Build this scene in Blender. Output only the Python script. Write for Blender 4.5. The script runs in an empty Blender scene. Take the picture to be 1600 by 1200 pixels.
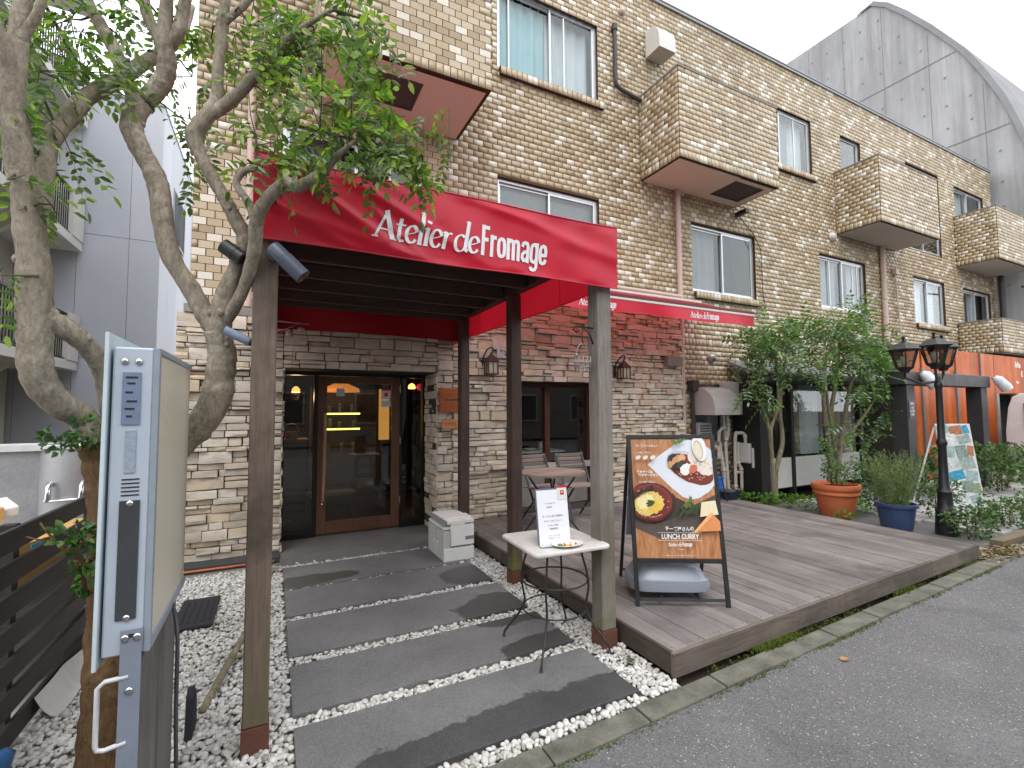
import bpy, bmesh, math, random
import numpy as np
from mathutils import Vector, Matrix, Quaternion

# ------------------------------------------------------------------ scene, camera, light
S = bpy.context.scene
COL = S.collection
random.seed(7)
RNG = np.random.default_rng(11)

cam_d = bpy.data.cameras.new("camera")
cam_d.sensor_fit = 'HORIZONTAL'
cam_d.sensor_width = 36.0
cam_d.lens = 16.58
cam_d.clip_start = 0.05
cam_d.clip_end = 600
cam = bpy.data.objects.new("camera", cam_d)
COL.objects.link(cam)
CAM_R = [(0.891901, -0.020214, -0.451778), (-0.452194, -0.052523, -0.890372), (-0.005731, 0.998415, -0.055986)]
cam.matrix_world = Matrix.Translation((0, 0, 1.6)) @ Matrix(CAM_R).to_4x4()
S.camera = cam

SUN_EL, SUN_AZ = math.radians(58), math.radians(205)     # azimuth of the sun, clockwise from +Y
w = bpy.data.worlds.new("World")
S.world = w
w.use_nodes = True
wn, wl = w.node_tree.nodes, w.node_tree.links
wn.clear()
wo = wn.new("ShaderNodeOutputWorld")
bg = wn.new("ShaderNodeBackground")
sky = wn.new("ShaderNodeTexSky")
sky.sky_type = 'NISHITA'
sky.sun_disc = False
sky.sun_elevation = SUN_EL
sky.sun_rotation = SUN_AZ
sky.dust_density = 4.0
cloud = wn.new("ShaderNodeMixRGB")          # an even white cloud deck over the blue sky
cloud.blend_type = 'MIX'
cloud.inputs[0].default_value = 0.93
cloud.inputs[2].default_value = (15.2, 15.5, 16.2, 1)
wl.new(sky.outputs[0], cloud.inputs[1])
wl.new(cloud.outputs[0], bg.inputs[0])
bg.inputs[1].default_value = 0.12
wl.new(bg.outputs[0], wo.inputs[0])

sun_d = bpy.data.lights.new("sun", 'SUN')
sun_d.energy = 0.9
sun_d.angle = math.radians(25)
sun_d.color = (1.0, 0.97, 0.92)
sun = bpy.data.objects.new("sun", sun_d)
COL.objects.link(sun)
sd = Vector((math.sin(SUN_AZ) * math.cos(SUN_EL), math.cos(SUN_AZ) * math.cos(SUN_EL), math.sin(SUN_EL)))
sun.rotation_euler = sd.to_track_quat('Z', 'Y').to_euler()
sun.location = (0, -6, 14)

vs = S.view_settings
vs.view_transform = 'Standard'
vs.look = 'None'
vs.exposure = 0.38
vs.gamma = 1.0
vs.use_curve_mapping = False
S.render.engine = 'CYCLES'
S.cycles.max_bounces = 8
S.cycles.diffuse_bounces = 4
S.cycles.glossy_bounces = 4
S.cycles.transmission_bounces = 6
S.cycles.transparent_max_bounces = 10
S.cycles.caustics_reflective = False
S.cycles.caustics_refractive = False
S.cycles.use_denoising = True

# ------------------------------------------------------------------ helpers
def wloc(o):
    v = Vector((0, 0, 0))
    while o is not None:
        v = v + o.location
        o = o.parent
    return v


class MB:
    """Collects shapes and links them as one mesh object."""
    def __init__(self):
        self.v, self.f, self.m = [], [], []

    def add(self, vs, fs, mi=0):
        b = len(self.v)
        self.v += [tuple(p) for p in vs]
        self.f += [tuple(b + i for i in f) for f in fs]
        self.m += [mi] * len(fs)
        return self

    def box(self, x0, x1, y0, y1, z0, z1, mi=0):
        return self.add([(x0, y0, z0), (x1, y0, z0), (x1, y1, z0), (x0, y1, z0), (x0, y0, z1), (x1, y0, z1), (x1, y1, z1), (x0, y1, z1)],
                        [(0, 3, 2, 1), (4, 5, 6, 7), (0, 1, 5, 4), (1, 2, 6, 5), (2, 3, 7, 6), (3, 0, 4, 7)], mi)

    def cbox(self, x0, x1, y0, y1, z0, z1, c=.01, mi=0):
        """A box with chamfered edges."""
        bm = bmesh.new()
        bmesh.ops.create_cube(bm, size=1)
        for p in bm.verts:
            p.co = Vector(((x0 + x1) / 2 + p.co.x * (x1 - x0), (y0 + y1) / 2 + p.co.y * (y1 - y0), (z0 + z1) / 2 + p.co.z * (z1 - z0)))
        bmesh.ops.bevel(bm, geom=list(bm.edges), offset=c, segments=1, profile=.5, affect='EDGES')
        return self.bm(bm, mi)

    def bm(self, bm, mi=0, mat=None):
        bm.verts.ensure_lookup_table()
        vs = [(mat @ p.co) if mat else p.co.copy() for p in bm.verts]
        fs = [[q.index for q in f.verts] for f in bm.faces]
        bm.verts.index_update()
        fs = [[q.index for q in f.verts] for f in bm.faces]
        self.add(vs, fs, mi)
        bm.free()
        return self

    def obox(self, c, ux, uy, uz, mi=0):
        """A box about c with half axes ux, uy, uz."""
        c, ux, uy, uz = Vector(c), Vector(ux), Vector(uy), Vector(uz)
        vs = [c + a * ux + b * uy + d * uz for d in (-1, 1) for a, b in ((-1, -1), (1, -1), (1, 1), (-1, 1))]
        return self.add(vs, [(0, 3, 2, 1), (4, 5, 6, 7), (0, 1, 5, 4), (1, 2, 6, 5), (2, 3, 7, 6), (3, 0, 4, 7)], mi)

    def bar(self, a, b, w, h, up=(0, 0, 1), mi=0):
        a, b, up = Vector(a), Vector(b), Vector(up)
        d = (b - a)
        n = d.normalized()
        s = n.cross(up)
        if s.length < 1e-4:
            s = n.cross(Vector((1, 0, 0)))
        s.normalize()
        t = s.cross(n)
        return self.obox((a + b) / 2, d / 2, s * w / 2, t * h / 2, mi)

    def tube(self, pts, r, n=8, mi=0, caps=True):
        pts = [Vector(p) for p in pts]
        rs = r if isinstance(r, (list, tuple)) else [r] * len(pts)
        k = len(pts)
        tang = []
        for i in range(k):
            t = pts[min(i + 1, k - 1)] - pts[max(i - 1, 0)]
            tang.append(t.normalized() if t.length > 1e-9 else Vector((0, 0, 1)))
        ref = Vector((0, 0, 1)) if abs(tang[0].z) < .9 else Vector((1, 0, 0))
        u = tang[0].cross(ref).normalized()
        vs, fs = [], []
        for i in range(k):
            u = (u - tang[i] * u.dot(tang[i]))
            u = u.normalized() if u.length > 1e-6 else tang[i].orthogonal().normalized()
            v = tang[i].cross(u)
            for j in range(n):
                a = 2 * math.pi * j / n
                vs.append(pts[i] + (u * math.cos(a) + v * math.sin(a)) * rs[i])
        for i in range(k - 1):
            for j in range(n):
                fs.append((i * n + j, i * n + (j + 1) % n, (i + 1) * n + (j + 1) % n, (i + 1) * n + j))
        if caps:
            fs.append(tuple(range(n - 1, -1, -1)))
            fs.append(tuple((k - 1) * n + j for j in range(n)))
        return self.add(vs, fs, mi)

    def lathe(self, c, prof, n=16, mi=0, sx=1.0, sy=1.0, caps=True):
        c = Vector(c)
        vs, fs = [], []
        for r, z in prof:
            for j in range(n):
                a = 2 * math.pi * (j + .5) / n
                vs.append(c + Vector((r * math.cos(a) * sx, r * math.sin(a) * sy, z)))
        k = len(prof)
        for i in range(k - 1):
            for j in range(n):
                fs.append((i * n + j, i * n + (j + 1) % n, (i + 1) * n + (j + 1) % n, (i + 1) * n + j))
        if caps:
            fs.append(tuple(range(n - 1, -1, -1)))
            fs.append(tuple((k - 1) * n + j for j in range(n)))
        return self.add(vs, fs, mi)

    def prism(self, poly, axis, a0, a1, mi=0):
        """poly: 2D outline, extruded along 'x', 'y' or 'z' from a0 to a1."""
        def P(p, a):
            return {'x': (a, p[0], p[1]), 'y': (p[0], a, p[1]), 'z': (p[0], p[1], a)}[axis]
        n = len(poly)
        vs = [P(p, a0) for p in poly] + [P(p, a1) for p in poly]
        fs = [tuple(range(n)), tuple(range(2 * n - 1, n - 1, -1))] + [(i, i + n, (i + 1) % n + n, (i + 1) % n) for i in range(n)]
        return self.add(vs, fs, mi)

    def quad(self, a, b, c, d, mi=0):
        return self.add([a, b, c, d], [(0, 1, 2, 3)], mi)

    def ball(self, c, r, n=12, k=8, mi=0, s=(1, 1, 1)):
        vs, fs = [], []
        for i in range(k + 1):
            t = math.pi * i / k
            for j in range(n):
                a = 2 * math.pi * j / n
                vs.append((c[0] + r * s[0] * math.sin(t) * math.cos(a), c[1] + r * s[1] * math.sin(t) * math.sin(a), c[2] + r * s[2] * math.cos(t)))
        for i in range(k):
            for j in range(n):
                fs.append((i * n + j, (i + 1) * n + j, (i + 1) * n + (j + 1) % n, i * n + (j + 1) % n))
        return self.add(vs, fs, mi)

    def move(self, fn):
        self.v = [tuple(fn(Vector(p))) for p in self.v]
        return self

    def build(self, name, mats, parent=None, smooth=False, label=None, kind=None, bevel=0, recalc=True):
        off = wloc(parent) if parent is not None else Vector((0, 0, 0))
        me = bpy.data.meshes.new(name)
        me.from_pydata([Vector(p) - off for p in self.v], [], self.f)
        mats = mats if isinstance(mats, (list, tuple)) else [mats]
        for m in mats:
            me.materials.append(m)
        if len(mats) > 1:
            me.polygons.foreach_set("material_index", self.m)
        if recalc or bevel:
            bm = bmesh.new()
            bm.from_mesh(me)
            if recalc:
                bmesh.ops.recalc_face_normals(bm, faces=bm.faces)
            if bevel:
                es = [e for e in bm.edges if len(e.link_faces) == 2 and e.calc_face_angle(0) > .6]
                bmesh.ops.bevel(bm, geom=es, offset=bevel, segments=2, profile=.6, affect='EDGES', clamp_overlap=True)
            bm.to_mesh(me)
            bm.free()
        if smooth:
            me.polygons.foreach_set("use_smooth", [True] * len(me.polygons))
            if smooth is not True:
                me.set_sharp_from_angle(angle=smooth)
        o = bpy.data.objects.new(name, me)
        COL.objects.link(o)
        if parent is not None:
            o.parent = parent
        if label:
            o["label"] = label
        if kind:
            o["kind"] = kind
        return o


def thing(name, label, cat, loc=(0, 0, 0), group=None):
    o = bpy.data.objects.new(name, None)
    o.empty_display_size = .1
    COL.objects.link(o)
    o.location = loc
    return tag(o, label, cat, group)


def tag(o, label, cat, group=None):
    o["label"] = label
    o["category"] = cat
    if group:
        o["group"] = group
    return o


def struct(o):
    o["kind"] = "structure"
    return o


def link_copy(src, parent, loc=None, rot=None, scale=None):
    c = src.copy()
    COL.objects.link(c)
    c.parent = parent
    if loc is not None:
        c.location = loc
    if rot is not None:
        c.rotation_euler = rot
    if scale is not None:
        c.scale = scale
    return c


def copy_tree(o, parent=None):
    c = o.copy()
    COL.objects.link(c)
    c.parent = parent
    for ch in list(o.children):
        copy_tree(ch, c)
    return c


def np_mesh(name, verts, faces, mat, parent=None, kind=None, smooth=False, k=4, label=None):
    """Mesh object from numpy arrays (faces all with k corners)."""
    off = wloc(parent) if parent is not None else Vector((0, 0, 0))
    verts = np.asarray(verts, dtype=np.float32) - np.array(off, dtype=np.float32)
    faces = np.asarray(faces, dtype=np.int32)
    me = bpy.data.meshes.new(name)
    me.vertices.add(len(verts))
    me.vertices.foreach_set("co", verts.ravel())
    me.loops.add(faces.size)
    me.loops.foreach_set("vertex_index", faces.ravel())
    me.polygons.add(len(faces))
    me.polygons.foreach_set("loop_start", np.arange(0, faces.size, k, dtype=np.int32))
    me.polygons.foreach_set("loop_total", np.full(len(faces), k, dtype=np.int32))
    if smooth:
        me.polygons.foreach_set("use_smooth", np.ones(len(faces), dtype=bool))
    me.materials.append(mat)
    me.update(calc_edges=True)
    me.validate()
    o = bpy.data.objects.new(name, me)
    COL.objects.link(o)
    if parent is not None:
        o.parent = parent
    if kind:
        o["kind"] = kind
    if label:
        o["label"] = label
    return o


def smooth_path(pts, k=5):
    """Catmull-Rom through (x, y, z, r) rows."""
    P = [np.array(p, float) for p in pts]
    P = [2 * P[0] - P[1]] + P + [2 * P[-1] - P[-2]]
    out = []
    for i in range(1, len(P) - 2):
        for j in range(k):
            t = j / k
            a, b, c, d = P[i - 1], P[i], P[i + 1], P[i + 2]
            out.append(.5 * ((2 * b) + (-a + c) * t + (2 * a - 5 * b + 4 * c - d) * t * t + (-a + 3 * b - 3 * c + d) * t ** 3))
    out.append(P[-2])
    return out


def text_mb(body, size=1.0, sx=1.0, bold=0.0, shear=0.0, align='LEFT', space=1.0):
    """Flat lettering as (verts 2D, faces), from Blender's own built-in typeface."""
    c = bpy.data.curves.new("lettering", 'FONT')
    c.body = body
    c.size = size
    c.offset = bold
    c.shear = shear
    c.align_x = align
    c.space_character = space
    c.resolution_u = 3
    o = bpy.data.objects.new("lettering", c)
    m = o.to_mesh()
    vs = [(p.co.x * sx, p.co.y) for p in m.vertices]
    fs = [tuple(p.vertices) for p in m.polygons]
    o.to_mesh_clear()
    bpy.data.objects.remove(o)
    bpy.data.curves.remove(c)
    return vs, fs


# ------------------------------------------------------------------ materials
def nt(name):
    m = bpy.data.materials.new(name)
    m.use_nodes = True
    t = m.node_tree
    b = t.nodes["Principled BSDF"]
    return m, t, b


def col4(c):
    return (c[0], c[1], c[2], 1.0)


def srgb(r, g, b):
    f = lambda u: (u / 12.92 if u <= .04045 else ((u + .055) / 1.055) ** 2.4)
    return (f(r / 255), f(g / 255), f(b / 255))


def noise(t, scale, detail=4, rough=.6, vec=None, dist=0):
    n = t.nodes.new("ShaderNodeTexNoise")
    n.inputs["Scale"].default_value = scale
    n.inputs["Detail"].default_value = detail
    n.inputs["Roughness"].default_value = rough
    n.inputs["Distortion"].default_value = dist
    if vec is not None:
        t.links.new(vec, n.inputs["Vector"])
    return n.outputs[0]


def ramp(t, fac, stops, interp='LINEAR'):
    r = t.nodes.new("ShaderNodeValToRGB")
    r.color_ramp.interpolation = interp
    e = r.color_ramp.elements
    while len(e) < len(stops):
        e.new(.5)
    for el, (p, c) in zip(e, stops):
        el.position = p
        el.color = col4(c) if not isinstance(c, (int, float)) else (c, c, c, 1)
    t.links.new(fac, r.inputs[0])
    return r.outputs[0]


def mixc(t, fac, a, b, mode='MIX'):
    m = t.nodes.new("ShaderNodeMixRGB")
    m.blend_type = mode
    for i, x in enumerate((fac, a, b)):
        if hasattr(x, "is_linked"):
            t.links.new(x, m.inputs[i])
        elif i == 0:
            m.inputs[0].default_value = x
        else:
            m.inputs[i].default_value = col4(x) if not isinstance(x, (int, float)) else (x, x, x, 1)
    return m.outputs[0]


def wpos(t, scale=(1, 1, 1)):
    g = t.nodes.new("ShaderNodeNewGeometry")
    mp = t.nodes.new("ShaderNodeMapping")
    mp.inputs["Scale"].default_value = scale
    t.links.new(g.outputs["Position"], mp.inputs["Vector"])
    return mp.outputs[0]


def bump(t, b, height, strength=.3, dist=.01):
    n = t.nodes.new("ShaderNodeBump")
    n.inputs["Strength"].default_value = strength
    n.inputs["Distance"].default_value = dist
    t.links.new(height, n.inputs["Height"])
    t.links.new(n.outputs[0], b.inputs["Normal"])
    return n


def setv(b, rough=None, spec=None, metal=None):
    if rough is not None:
        b.inputs["Roughness"].default_value = rough
    if spec is not None:
        b.inputs["Specular IOR Level"].default_value = spec
    if metal is not None:
        b.inputs["Metallic"].default_value = metal


def M(name, c, rough=.6, var=.14, scale=9, fine=80, bmp=.12, spec=.4, metal=0.0, stretch=(1, 1, 1), dist=.004):
    """Plain material: colour mottled at two scales, fine relief."""
    m, t, b = nt(name)
    p = wpos(t, stretch)
    n1 = noise(t, scale, 5, .6, p)
    n2 = noise(t, fine, 3, .6, p)
    lo = tuple(x * (1 - var) for x in c)
    hi = tuple(min(1, x * (1 + var)) for x in c)
    cc = ramp(t, n1, [(.3, lo), (.7, hi)])
    cc = mixc(t, .35 * min(1, var * 4), cc, ramp(t, n2, [(.35, tuple(x * .75 for x in c)), (.65, tuple(min(1, x * 1.2) for x in c))]))
    t.links.new(cc, b.inputs["Base Color"])
    setv(b, rough, spec, metal)
    rr = ramp(t, n1, [(.3, max(0, rough - .08)), (.7, min(1, rough + .08))])
    t.links.new(rr, b.inputs["Roughness"])
    if bmp:
        bump(t, b, n2, bmp, dist)
    return m


def WOOD(name, c1, c2, axis='z', rough=.6, scale=6, dirt=None, obj_random=True, spec=.3, moss=None):
    """Wood: grain stretched along an axis, a tone of its own for each piece."""
    m, t, b = nt(name)
    st = {'x': (.07, 1, 1), 'y': (1, .07, 1), 'z': (1, 1, .07)}[axis]
    p = wpos(t, st)
    g = noise(t, scale * 6, 6, .65, p, .6)
    g2 = noise(t, scale * 22, 3, .6, p)
    cc = ramp(t, g, [(.28, c1), (.72, c2)])
    cc = mixc(t, .3, cc, ramp(t, g2, [(.3, tuple(x * .5 for x in c1)), (.7, c2)]))
    big = noise(t, 2.2, 4, .6, wpos(t))
    cc = mixc(t, ramp(t, big, [(.42, 0.0), (.75, .5)]), cc, tuple(x * .55 for x in c1))
    if dirt:
        d2 = noise(t, 1.3, 5, .65, wpos(t))
        cc = mixc(t, ramp(t, d2, [(.5, 0.0), (.66, .7)]), cc, dirt)
    if moss:
        mz, mc = moss
        sx = t.nodes.new("ShaderNodeSeparateXYZ")
        t.links.new(wpos(t), sx.inputs[0])
        zr = ramp(t, sx.outputs[2], [(.1, 1.0), (mz, 0.0)])
        mm = mixc(t, 1.0, zr, ramp(t, noise(t, 9, 4, .6, wpos(t)), [(.35, 0.0), (.6, .8)]), 'MULTIPLY')
        cc = mixc(t, mm, cc, mc)
    if obj_random:
        oi = t.nodes.new("ShaderNodeObjectInfo")
        cc = mixc(t, .55, cc, mixc(t, 1.0, cc, ramp(t, oi.outputs["Random"], [(0, .55), (1, 1.35)]), 'MULTIPLY'))
    t.links.new(cc, b.inputs["Base Color"])
    setv(b, rough, spec)
    bump(t, b, g2, .35, .004)
    return m


def TILE(name, stops, random_by='island', rough=.42, spec=.5, stain=.25, fine=.12, interp='CONSTANT'):
    """Pieces of several colours, each piece its own; random_by 'island' for joined pieces, 'object' for single ones."""
    m, t, b = nt(name)
    if random_by == 'island':
        g = t.nodes.new("ShaderNodeNewGeometry")
        r = g.outputs["Random Per Island"]
    else:
        g = t.nodes.new("ShaderNodeObjectInfo")
        r = g.outputs["Random"]
    cc = ramp(t, r, stops, interp)
    n2 = noise(t, 60, 4, .6, wpos(t))
    cc = mixc(t, fine, cc, mixc(t, 1.0, cc, ramp(t, n2, [(.3, .3), (.7, 1.6)]), 'MULTIPLY'))
    st = noise(t, .9, 6, .65, wpos(t, (1, 1, .35)))
    cc = mixc(t, ramp(t, st, [(.45, 0.0), (.8, stain)]), cc, mixc(t, 1.0, cc, (.42, .40, .37), 'MULTIPLY'))
    t.links.new(cc, b.inputs["Base Color"])
    setv(b, rough, spec)
    bump(t, b, n2, .12, .002)
    return m


def GLASS(name, tint=(.9, .95, .95), refl=(1, 1, 1), ior=1.5):
    """Thin window pane: clear straight through, mirror-like at its face."""
    m = bpy.data.materials.new(name)
    m.use_nodes = True
    t = m.node_tree
    t.nodes.clear()
    o = t.nodes.new("ShaderNodeOutputMaterial")
    tr = t.nodes.new("ShaderNodeBsdfTransparent")
    tr.inputs[0].default_value = col4(tint)
    gl = t.nodes.new("ShaderNodeBsdfGlossy")
    gl.inputs["Roughness"].default_value = .01
    gl.inputs[0].default_value = col4(refl)
    fr = t.nodes.new("ShaderNodeFresnel")
    ge = t.nodes.new("ShaderNodeNewGeometry")
    io = t.nodes.new("ShaderNodeMapRange")          # the same mirror strength at the inner face
    io.inputs["To Min"].default_value = ior
    io.inputs["To Max"].default_value = 1 / ior
    t.links.new(ge.outputs["Backfacing"], io.inputs["Value"])
    t.links.new(io.outputs[0], fr.inputs[0])
    mx = t.nodes.new("ShaderNodeMixShader")
    t.links.new(fr.outputs[0], mx.inputs[0])
    t.links.new(tr.outputs[0], mx.inputs[1])
    t.links.new(gl.outputs[0], mx.inputs[2])
    t.links.new(mx.outputs[0], o.inputs[0])
    return m


def FABRIC(name, c, trans=.35, rough=.45, var=.06, spec=.4, tcol=None):
    """Coated cloth that lets light glow through."""
    m, t, b = nt(name)
    n1 = noise(t, 3, 5, .6, wpos(t))
    cc = ramp(t, n1, [(.3, tuple(x * (1 - var) for x in c)), (.7, tuple(x * (1 + var) for x in c))])
    t.links.new(cc, b.inputs["Base Color"])
    setv(b, rough, spec)
    bump(t, b, noise(t, 260, 2, .5, wpos(t)), .08, .001)
    tl = t.nodes.new("ShaderNodeBsdfTranslucent")
    if tcol:
        tl.inputs[0].default_value = col4(tcol)
    else:
        t.links.new(cc, tl.inputs[0])
    mx = t.nodes.new("ShaderNodeMixShader")
    mx.inputs[0].default_value = trans
    t.links.new(b.outputs[0], mx.inputs[1])
    t.links.new(tl.outputs[0], mx.inputs[2])
    t.links.new(mx.outputs[0], t.nodes["Material Output"].inputs[0])
    return m


def LEAF(name, stops, trans=.35, rough=.4, spec=.5):
    m, t, b = nt(name)
    g = t.nodes.new("ShaderNodeNewGeometry")
    cc = ramp(t, g.outputs["Random Per Island"], stops)
    t.links.new(cc, b.inputs["Base Color"])
    setv(b, rough, spec)
    tl = t.nodes.new("ShaderNodeBsdfTranslucent")
    c2 = mixc(t, 1.0, cc, (1.5, 1.9, .55), 'MULTIPLY')
    t.links.new(c2, tl.inputs[0])
    mx = t.nodes.new("ShaderNodeMixShader")
    mx.inputs[0].default_value = trans
    t.links.new(b.outputs[0], mx.inputs[1])
    t.links.new(tl.outputs[0], mx.inputs[2])
    t.links.new(mx.outputs[0], t.nodes["Material Output"].inputs[0])
    return m


def EMIT(name, c, s):
    m, t, b = nt(name)
    b.inputs["Base Color"].default_value = col4(c)
    b.inputs["Emission Color"].default_value = col4(c)
    b.inputs["Emission Strength"].default_value = s
    return m


METAL_BLACK = M("black_painted_metal", (.018, .017, .018), .45, .2, 12, 120, .08, .5)
METAL_GREY = M("grey_painted_metal", (.30, .34, .39), .38, .05, 4, 90, .03, .5)
STEEL = M("bright_steel", (.62, .62, .62), .22, .08, 12, 90, .02, .5, 1.0)
ALU = M("aluminium_frame", (.62, .63, .64), .35, .05, 5, 90, .03, .5, .6)
WHITE = M("white_plastic", (.74, .73, .69), .45, .05, 5, 90, .04, .5)
PAPER = M("white_paper", (.80, .81, .86), .7, .03, 6, 40, .03, .3)
INK = M("dark_ink", (.03, .03, .035), .7, .05, 6, 40, 0, .2)
INK_RED = M("red_ink", (.55, .03, .04), .6, .05, 6, 40, 0, .3)
CONCRETE = M("weathered_concrete", (.30, .29, .27), .85, .25, 3, 60, .35, .25)
PANE = GLASS("window_glass")
PANE_DARK = GLASS("tinted_window_glass", (.45, .5, .52))

# ------------------------------------------------------------------ ground, road, kerb, pebbles, paving
SOIL = M("dark_soil", (.075, .06, .045), .95, .35, 6, 70, .6, .2, dist=.02)


def asphalt():
    m, t, b = nt("asphalt")
    p = wpos(t)
    base = ramp(t, noise(t, 1.1, 7, .72, p), [(.32, (.072, .070, .073)), (.5, (.108, .105, .108)), (.68, (.17, .166, .168))])
    fine = ramp(t, noise(t, 130, 3, .7, p), [(.3, (.035, .034, .035)), (.72, (.27, .265, .262))])
    cc = mixc(t, .6, base, fine)
    v = t.nodes.new("ShaderNodeTexVoronoi")
    v.inputs["Scale"].default_value = 75
    t.links.new(p, v.inputs["Vector"])
    sp = t.nodes.new("ShaderNodeSeparateColor")
    t.links.new(v.outputs["Color"], sp.inputs[0])
    chip = mixc(t, 1.0, ramp(t, v.outputs["Distance"], [(.22, 1.0), (.36, 0.0)]), ramp(t, sp.outputs[0], [(.70, 0.0), (.80, 1.0)]), 'MULTIPLY')
    cc = mixc(t, chip, cc, ramp(t, sp.outputs[1], [(0, (.24, .23, .22)), (1, (.55, .54, .52))]))
    v2 = t.nodes.new("ShaderNodeTexVoronoi")
    v2.inputs["Scale"].default_value = 28
    t.links.new(p, v2.inputs["Vector"])
    sp2 = t.nodes.new("ShaderNodeSeparateColor")
    t.links.new(v2.outputs["Color"], sp2.inputs[0])
    chip2 = mixc(t, 1.0, ramp(t, v2.outputs["Distance"], [(.11, 1.0), (.2, 0.0)]), ramp(t, sp2.outputs[2], [(.70, 0.0), (.76, .95)]), 'MULTIPLY')
    cc = mixc(t, chip2, cc, (.5, .49, .47))
    # older patches and damp stains
    pat = noise(t, .55, 3, .5, p, 1.2)
    cc = mixc(t, ramp(t, pat, [(.50, 0.0), (.53, .38)]), cc, mixc(t, 1.0, cc, (.62, .62, .63), 'MULTIPLY'))
    # mossy green tinge along the kerb only
    g = t.nodes.new("ShaderNodeSeparateXYZ")
    t.links.new(p, g.inputs[0])
    mm = mixc(t, 1.0, ramp(t, g.outputs[1], [(0.0, 0.0), (1.0, 1.0)]), ramp(t, noise(t, 5, 5, .7, p), [(.45, 0.0), (.65, .55)]), 'MULTIPLY')
    cc = mixc(t, mixc(t, 1.0, mm, .0, 'MULTIPLY'), cc, (.06, .075, .03))
    t.links.new(cc, b.inputs["Base Color"])
    setv(b, .8, .35)
    bump(t, b, mixc(t, .5, noise(t, 130, 3, .7, p), chip), 1.0, .010)
    return m


def kerb_in(x):
    return 2.03 + .043 * (x - 1.2)


def kerb_out(x):
    return kerb_in(x) - .135


mb = MB()
mb.quad((-300, -300, -.08), (300, -300, -.08), (300, 300, -.08), (-300, 300, -.08))
struct(mb.build("ground", SOIL, recalc=False))

mb = MB()
XR = [-60, -8, -2, 0, 2, 4, 6, 8, 12, 20, 90]
for a, b_ in zip(XR[:-1], XR[1:]):
    mb.quad((a, -9, -.012), (b_, -9, -.012), (b_, kerb_out(b_) + .01, -.012), (a, kerb_out(a) + .01, -.012))
struct(mb.build("road", asphalt(), recalc=False))

KERB = M("mossy_kerb_concrete", (.135, .13, .105), .9, .6, 6, 70, .7, .25, dist=.008)
kerb = thing("kerb", "", "")
for k in ("label", "category"):
    del kerb[k]
struct(kerb)
x = -4.0 - .15
kx = []
while x < 16:
    kx.append(x)
    x += .6
off0 = 1.77 - [v for v in kx if v <= 1.77][-1]
for i, x in enumerate(kx):
    xa, xb = x + off0 + .006, x + off0 + .594
    z = .004 * math.sin(i * 2.1)
    m_ = MB()
    m_.add([(xa, kerb_out(xa), -.07), (xb, kerb_out(xb), -.07), (xb, kerb_in(xb), -.07), (xa, kerb_in(xa), -.07),
            (xa, kerb_out(xa) + .006, .004 + z), (xb, kerb_out(xb) + .006, .004 + z), (xb, kerb_in(xb), .008 + z), (xa, kerb_in(xa), .008 + z)],
           [(0, 3, 2, 1), (4, 5, 6, 7), (0, 1, 5, 4), (1, 2, 6, 5), (2, 3, 7, 6), (3, 0, 4, 7)])
    m_.build("kerb_stone", KERB, kerb, bevel=.007)

# moss along the kerb joint: small ragged cushions
MOSS = LEAF("moss_green", [(0, (.05, .075, .012)), (.6, (.09, .13, .02)), (1, (.16, .19, .04))], .1, .9, .2)
mv, mf = [], []
rr = random.Random(3)


def blade_tuft(px, py, pz, h, n, spread, out_v, out_f, rnd):
    for _ in range(n):
        a = rnd.uniform(0, 6.28)
        l = h * rnd.uniform(.5, 1.2)
        dx, dy = math.cos(a) * spread * rnd.uniform(.2, 1), math.sin(a) * spread * rnd.uniform(.2, 1)
        wx, wy = -math.sin(a) * .18 * l, math.cos(a) * .18 * l
        b = len(out_v)
        out_v += [(px + dx * .3 - wx, py + dy * .3 - wy, pz), (px + dx * .3 + wx, py + dy * .3 + wy, pz), (px + dx + wx * .4, py + dy + wy * .4, pz + l), (px + dx - wx * .4, py + dy - wy * .4, pz + l * .95)]
        out_f.append((b, b + 1, b + 2, b + 3))


for _ in range(2600):
    x = rr.uniform(.6, 7.2)
    if math.sin(x * 2.3) + math.sin(x * 5.1 + 1) < .1 and rr.random() < .75:
        continue
    which = rr.random()
    y = kerb_out(x) + rr.gauss(-.005, .012) if which < .55 else kerb_in(x) + rr.gauss(.02, .02)
    blade_tuft(x, y, -.012 if which < .55 else 0, .011, 4, .016, mv, mf, rr)
for cx_, n_ in ((2.95, 130), (3.1, 160), (3.25, 90), (4.9, 60), (5.05, 70)):
    for _ in range(n_):
        x = cx_ + rr.gauss(0, .06)
        blade_tuft(x, kerb_in(x) + .03 + rr.gauss(0, .02), 0, .02, 5, .02, mv, mf, rr)
o = np_mesh("moss", mv, mf, MOSS, kind="stuff")
o["label"] = "green moss growing along the kerb joints"
o["category"] = "moss"


# --- pebbles
def PEBBLE():
    m, t, b = nt("white_pebble")
    g = t.nodes.new("ShaderNodeNewGeometry")
    cc = ramp(t, g.outputs["Random Per Island"], [(0, (.30, .285, .255)), (.12, (.47, .455, .42)), (.5, (.60, .585, .555)), (1, (.70, .69, .665))])
    n = noise(t, 40, 4, .6, wpos(t))
    cc = mixc(t, .35, cc, mixc(t, 1.0, cc, ramp(t, n, [(.3, .45), (.7, 1.15)]), 'MULTIPLY'))
    dirt = noise(t, 1.6, 5, .6, wpos(t))
    cc = mixc(t, ramp(t, dirt, [(.52, 0.0), (.72, .45)]), cc, (.22, .2, .15))
    t.links.new(cc, b.inputs["Base Color"])
    setv(b, .55, .35)
    bump(t, b, n, .1, .003)
    return m


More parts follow.
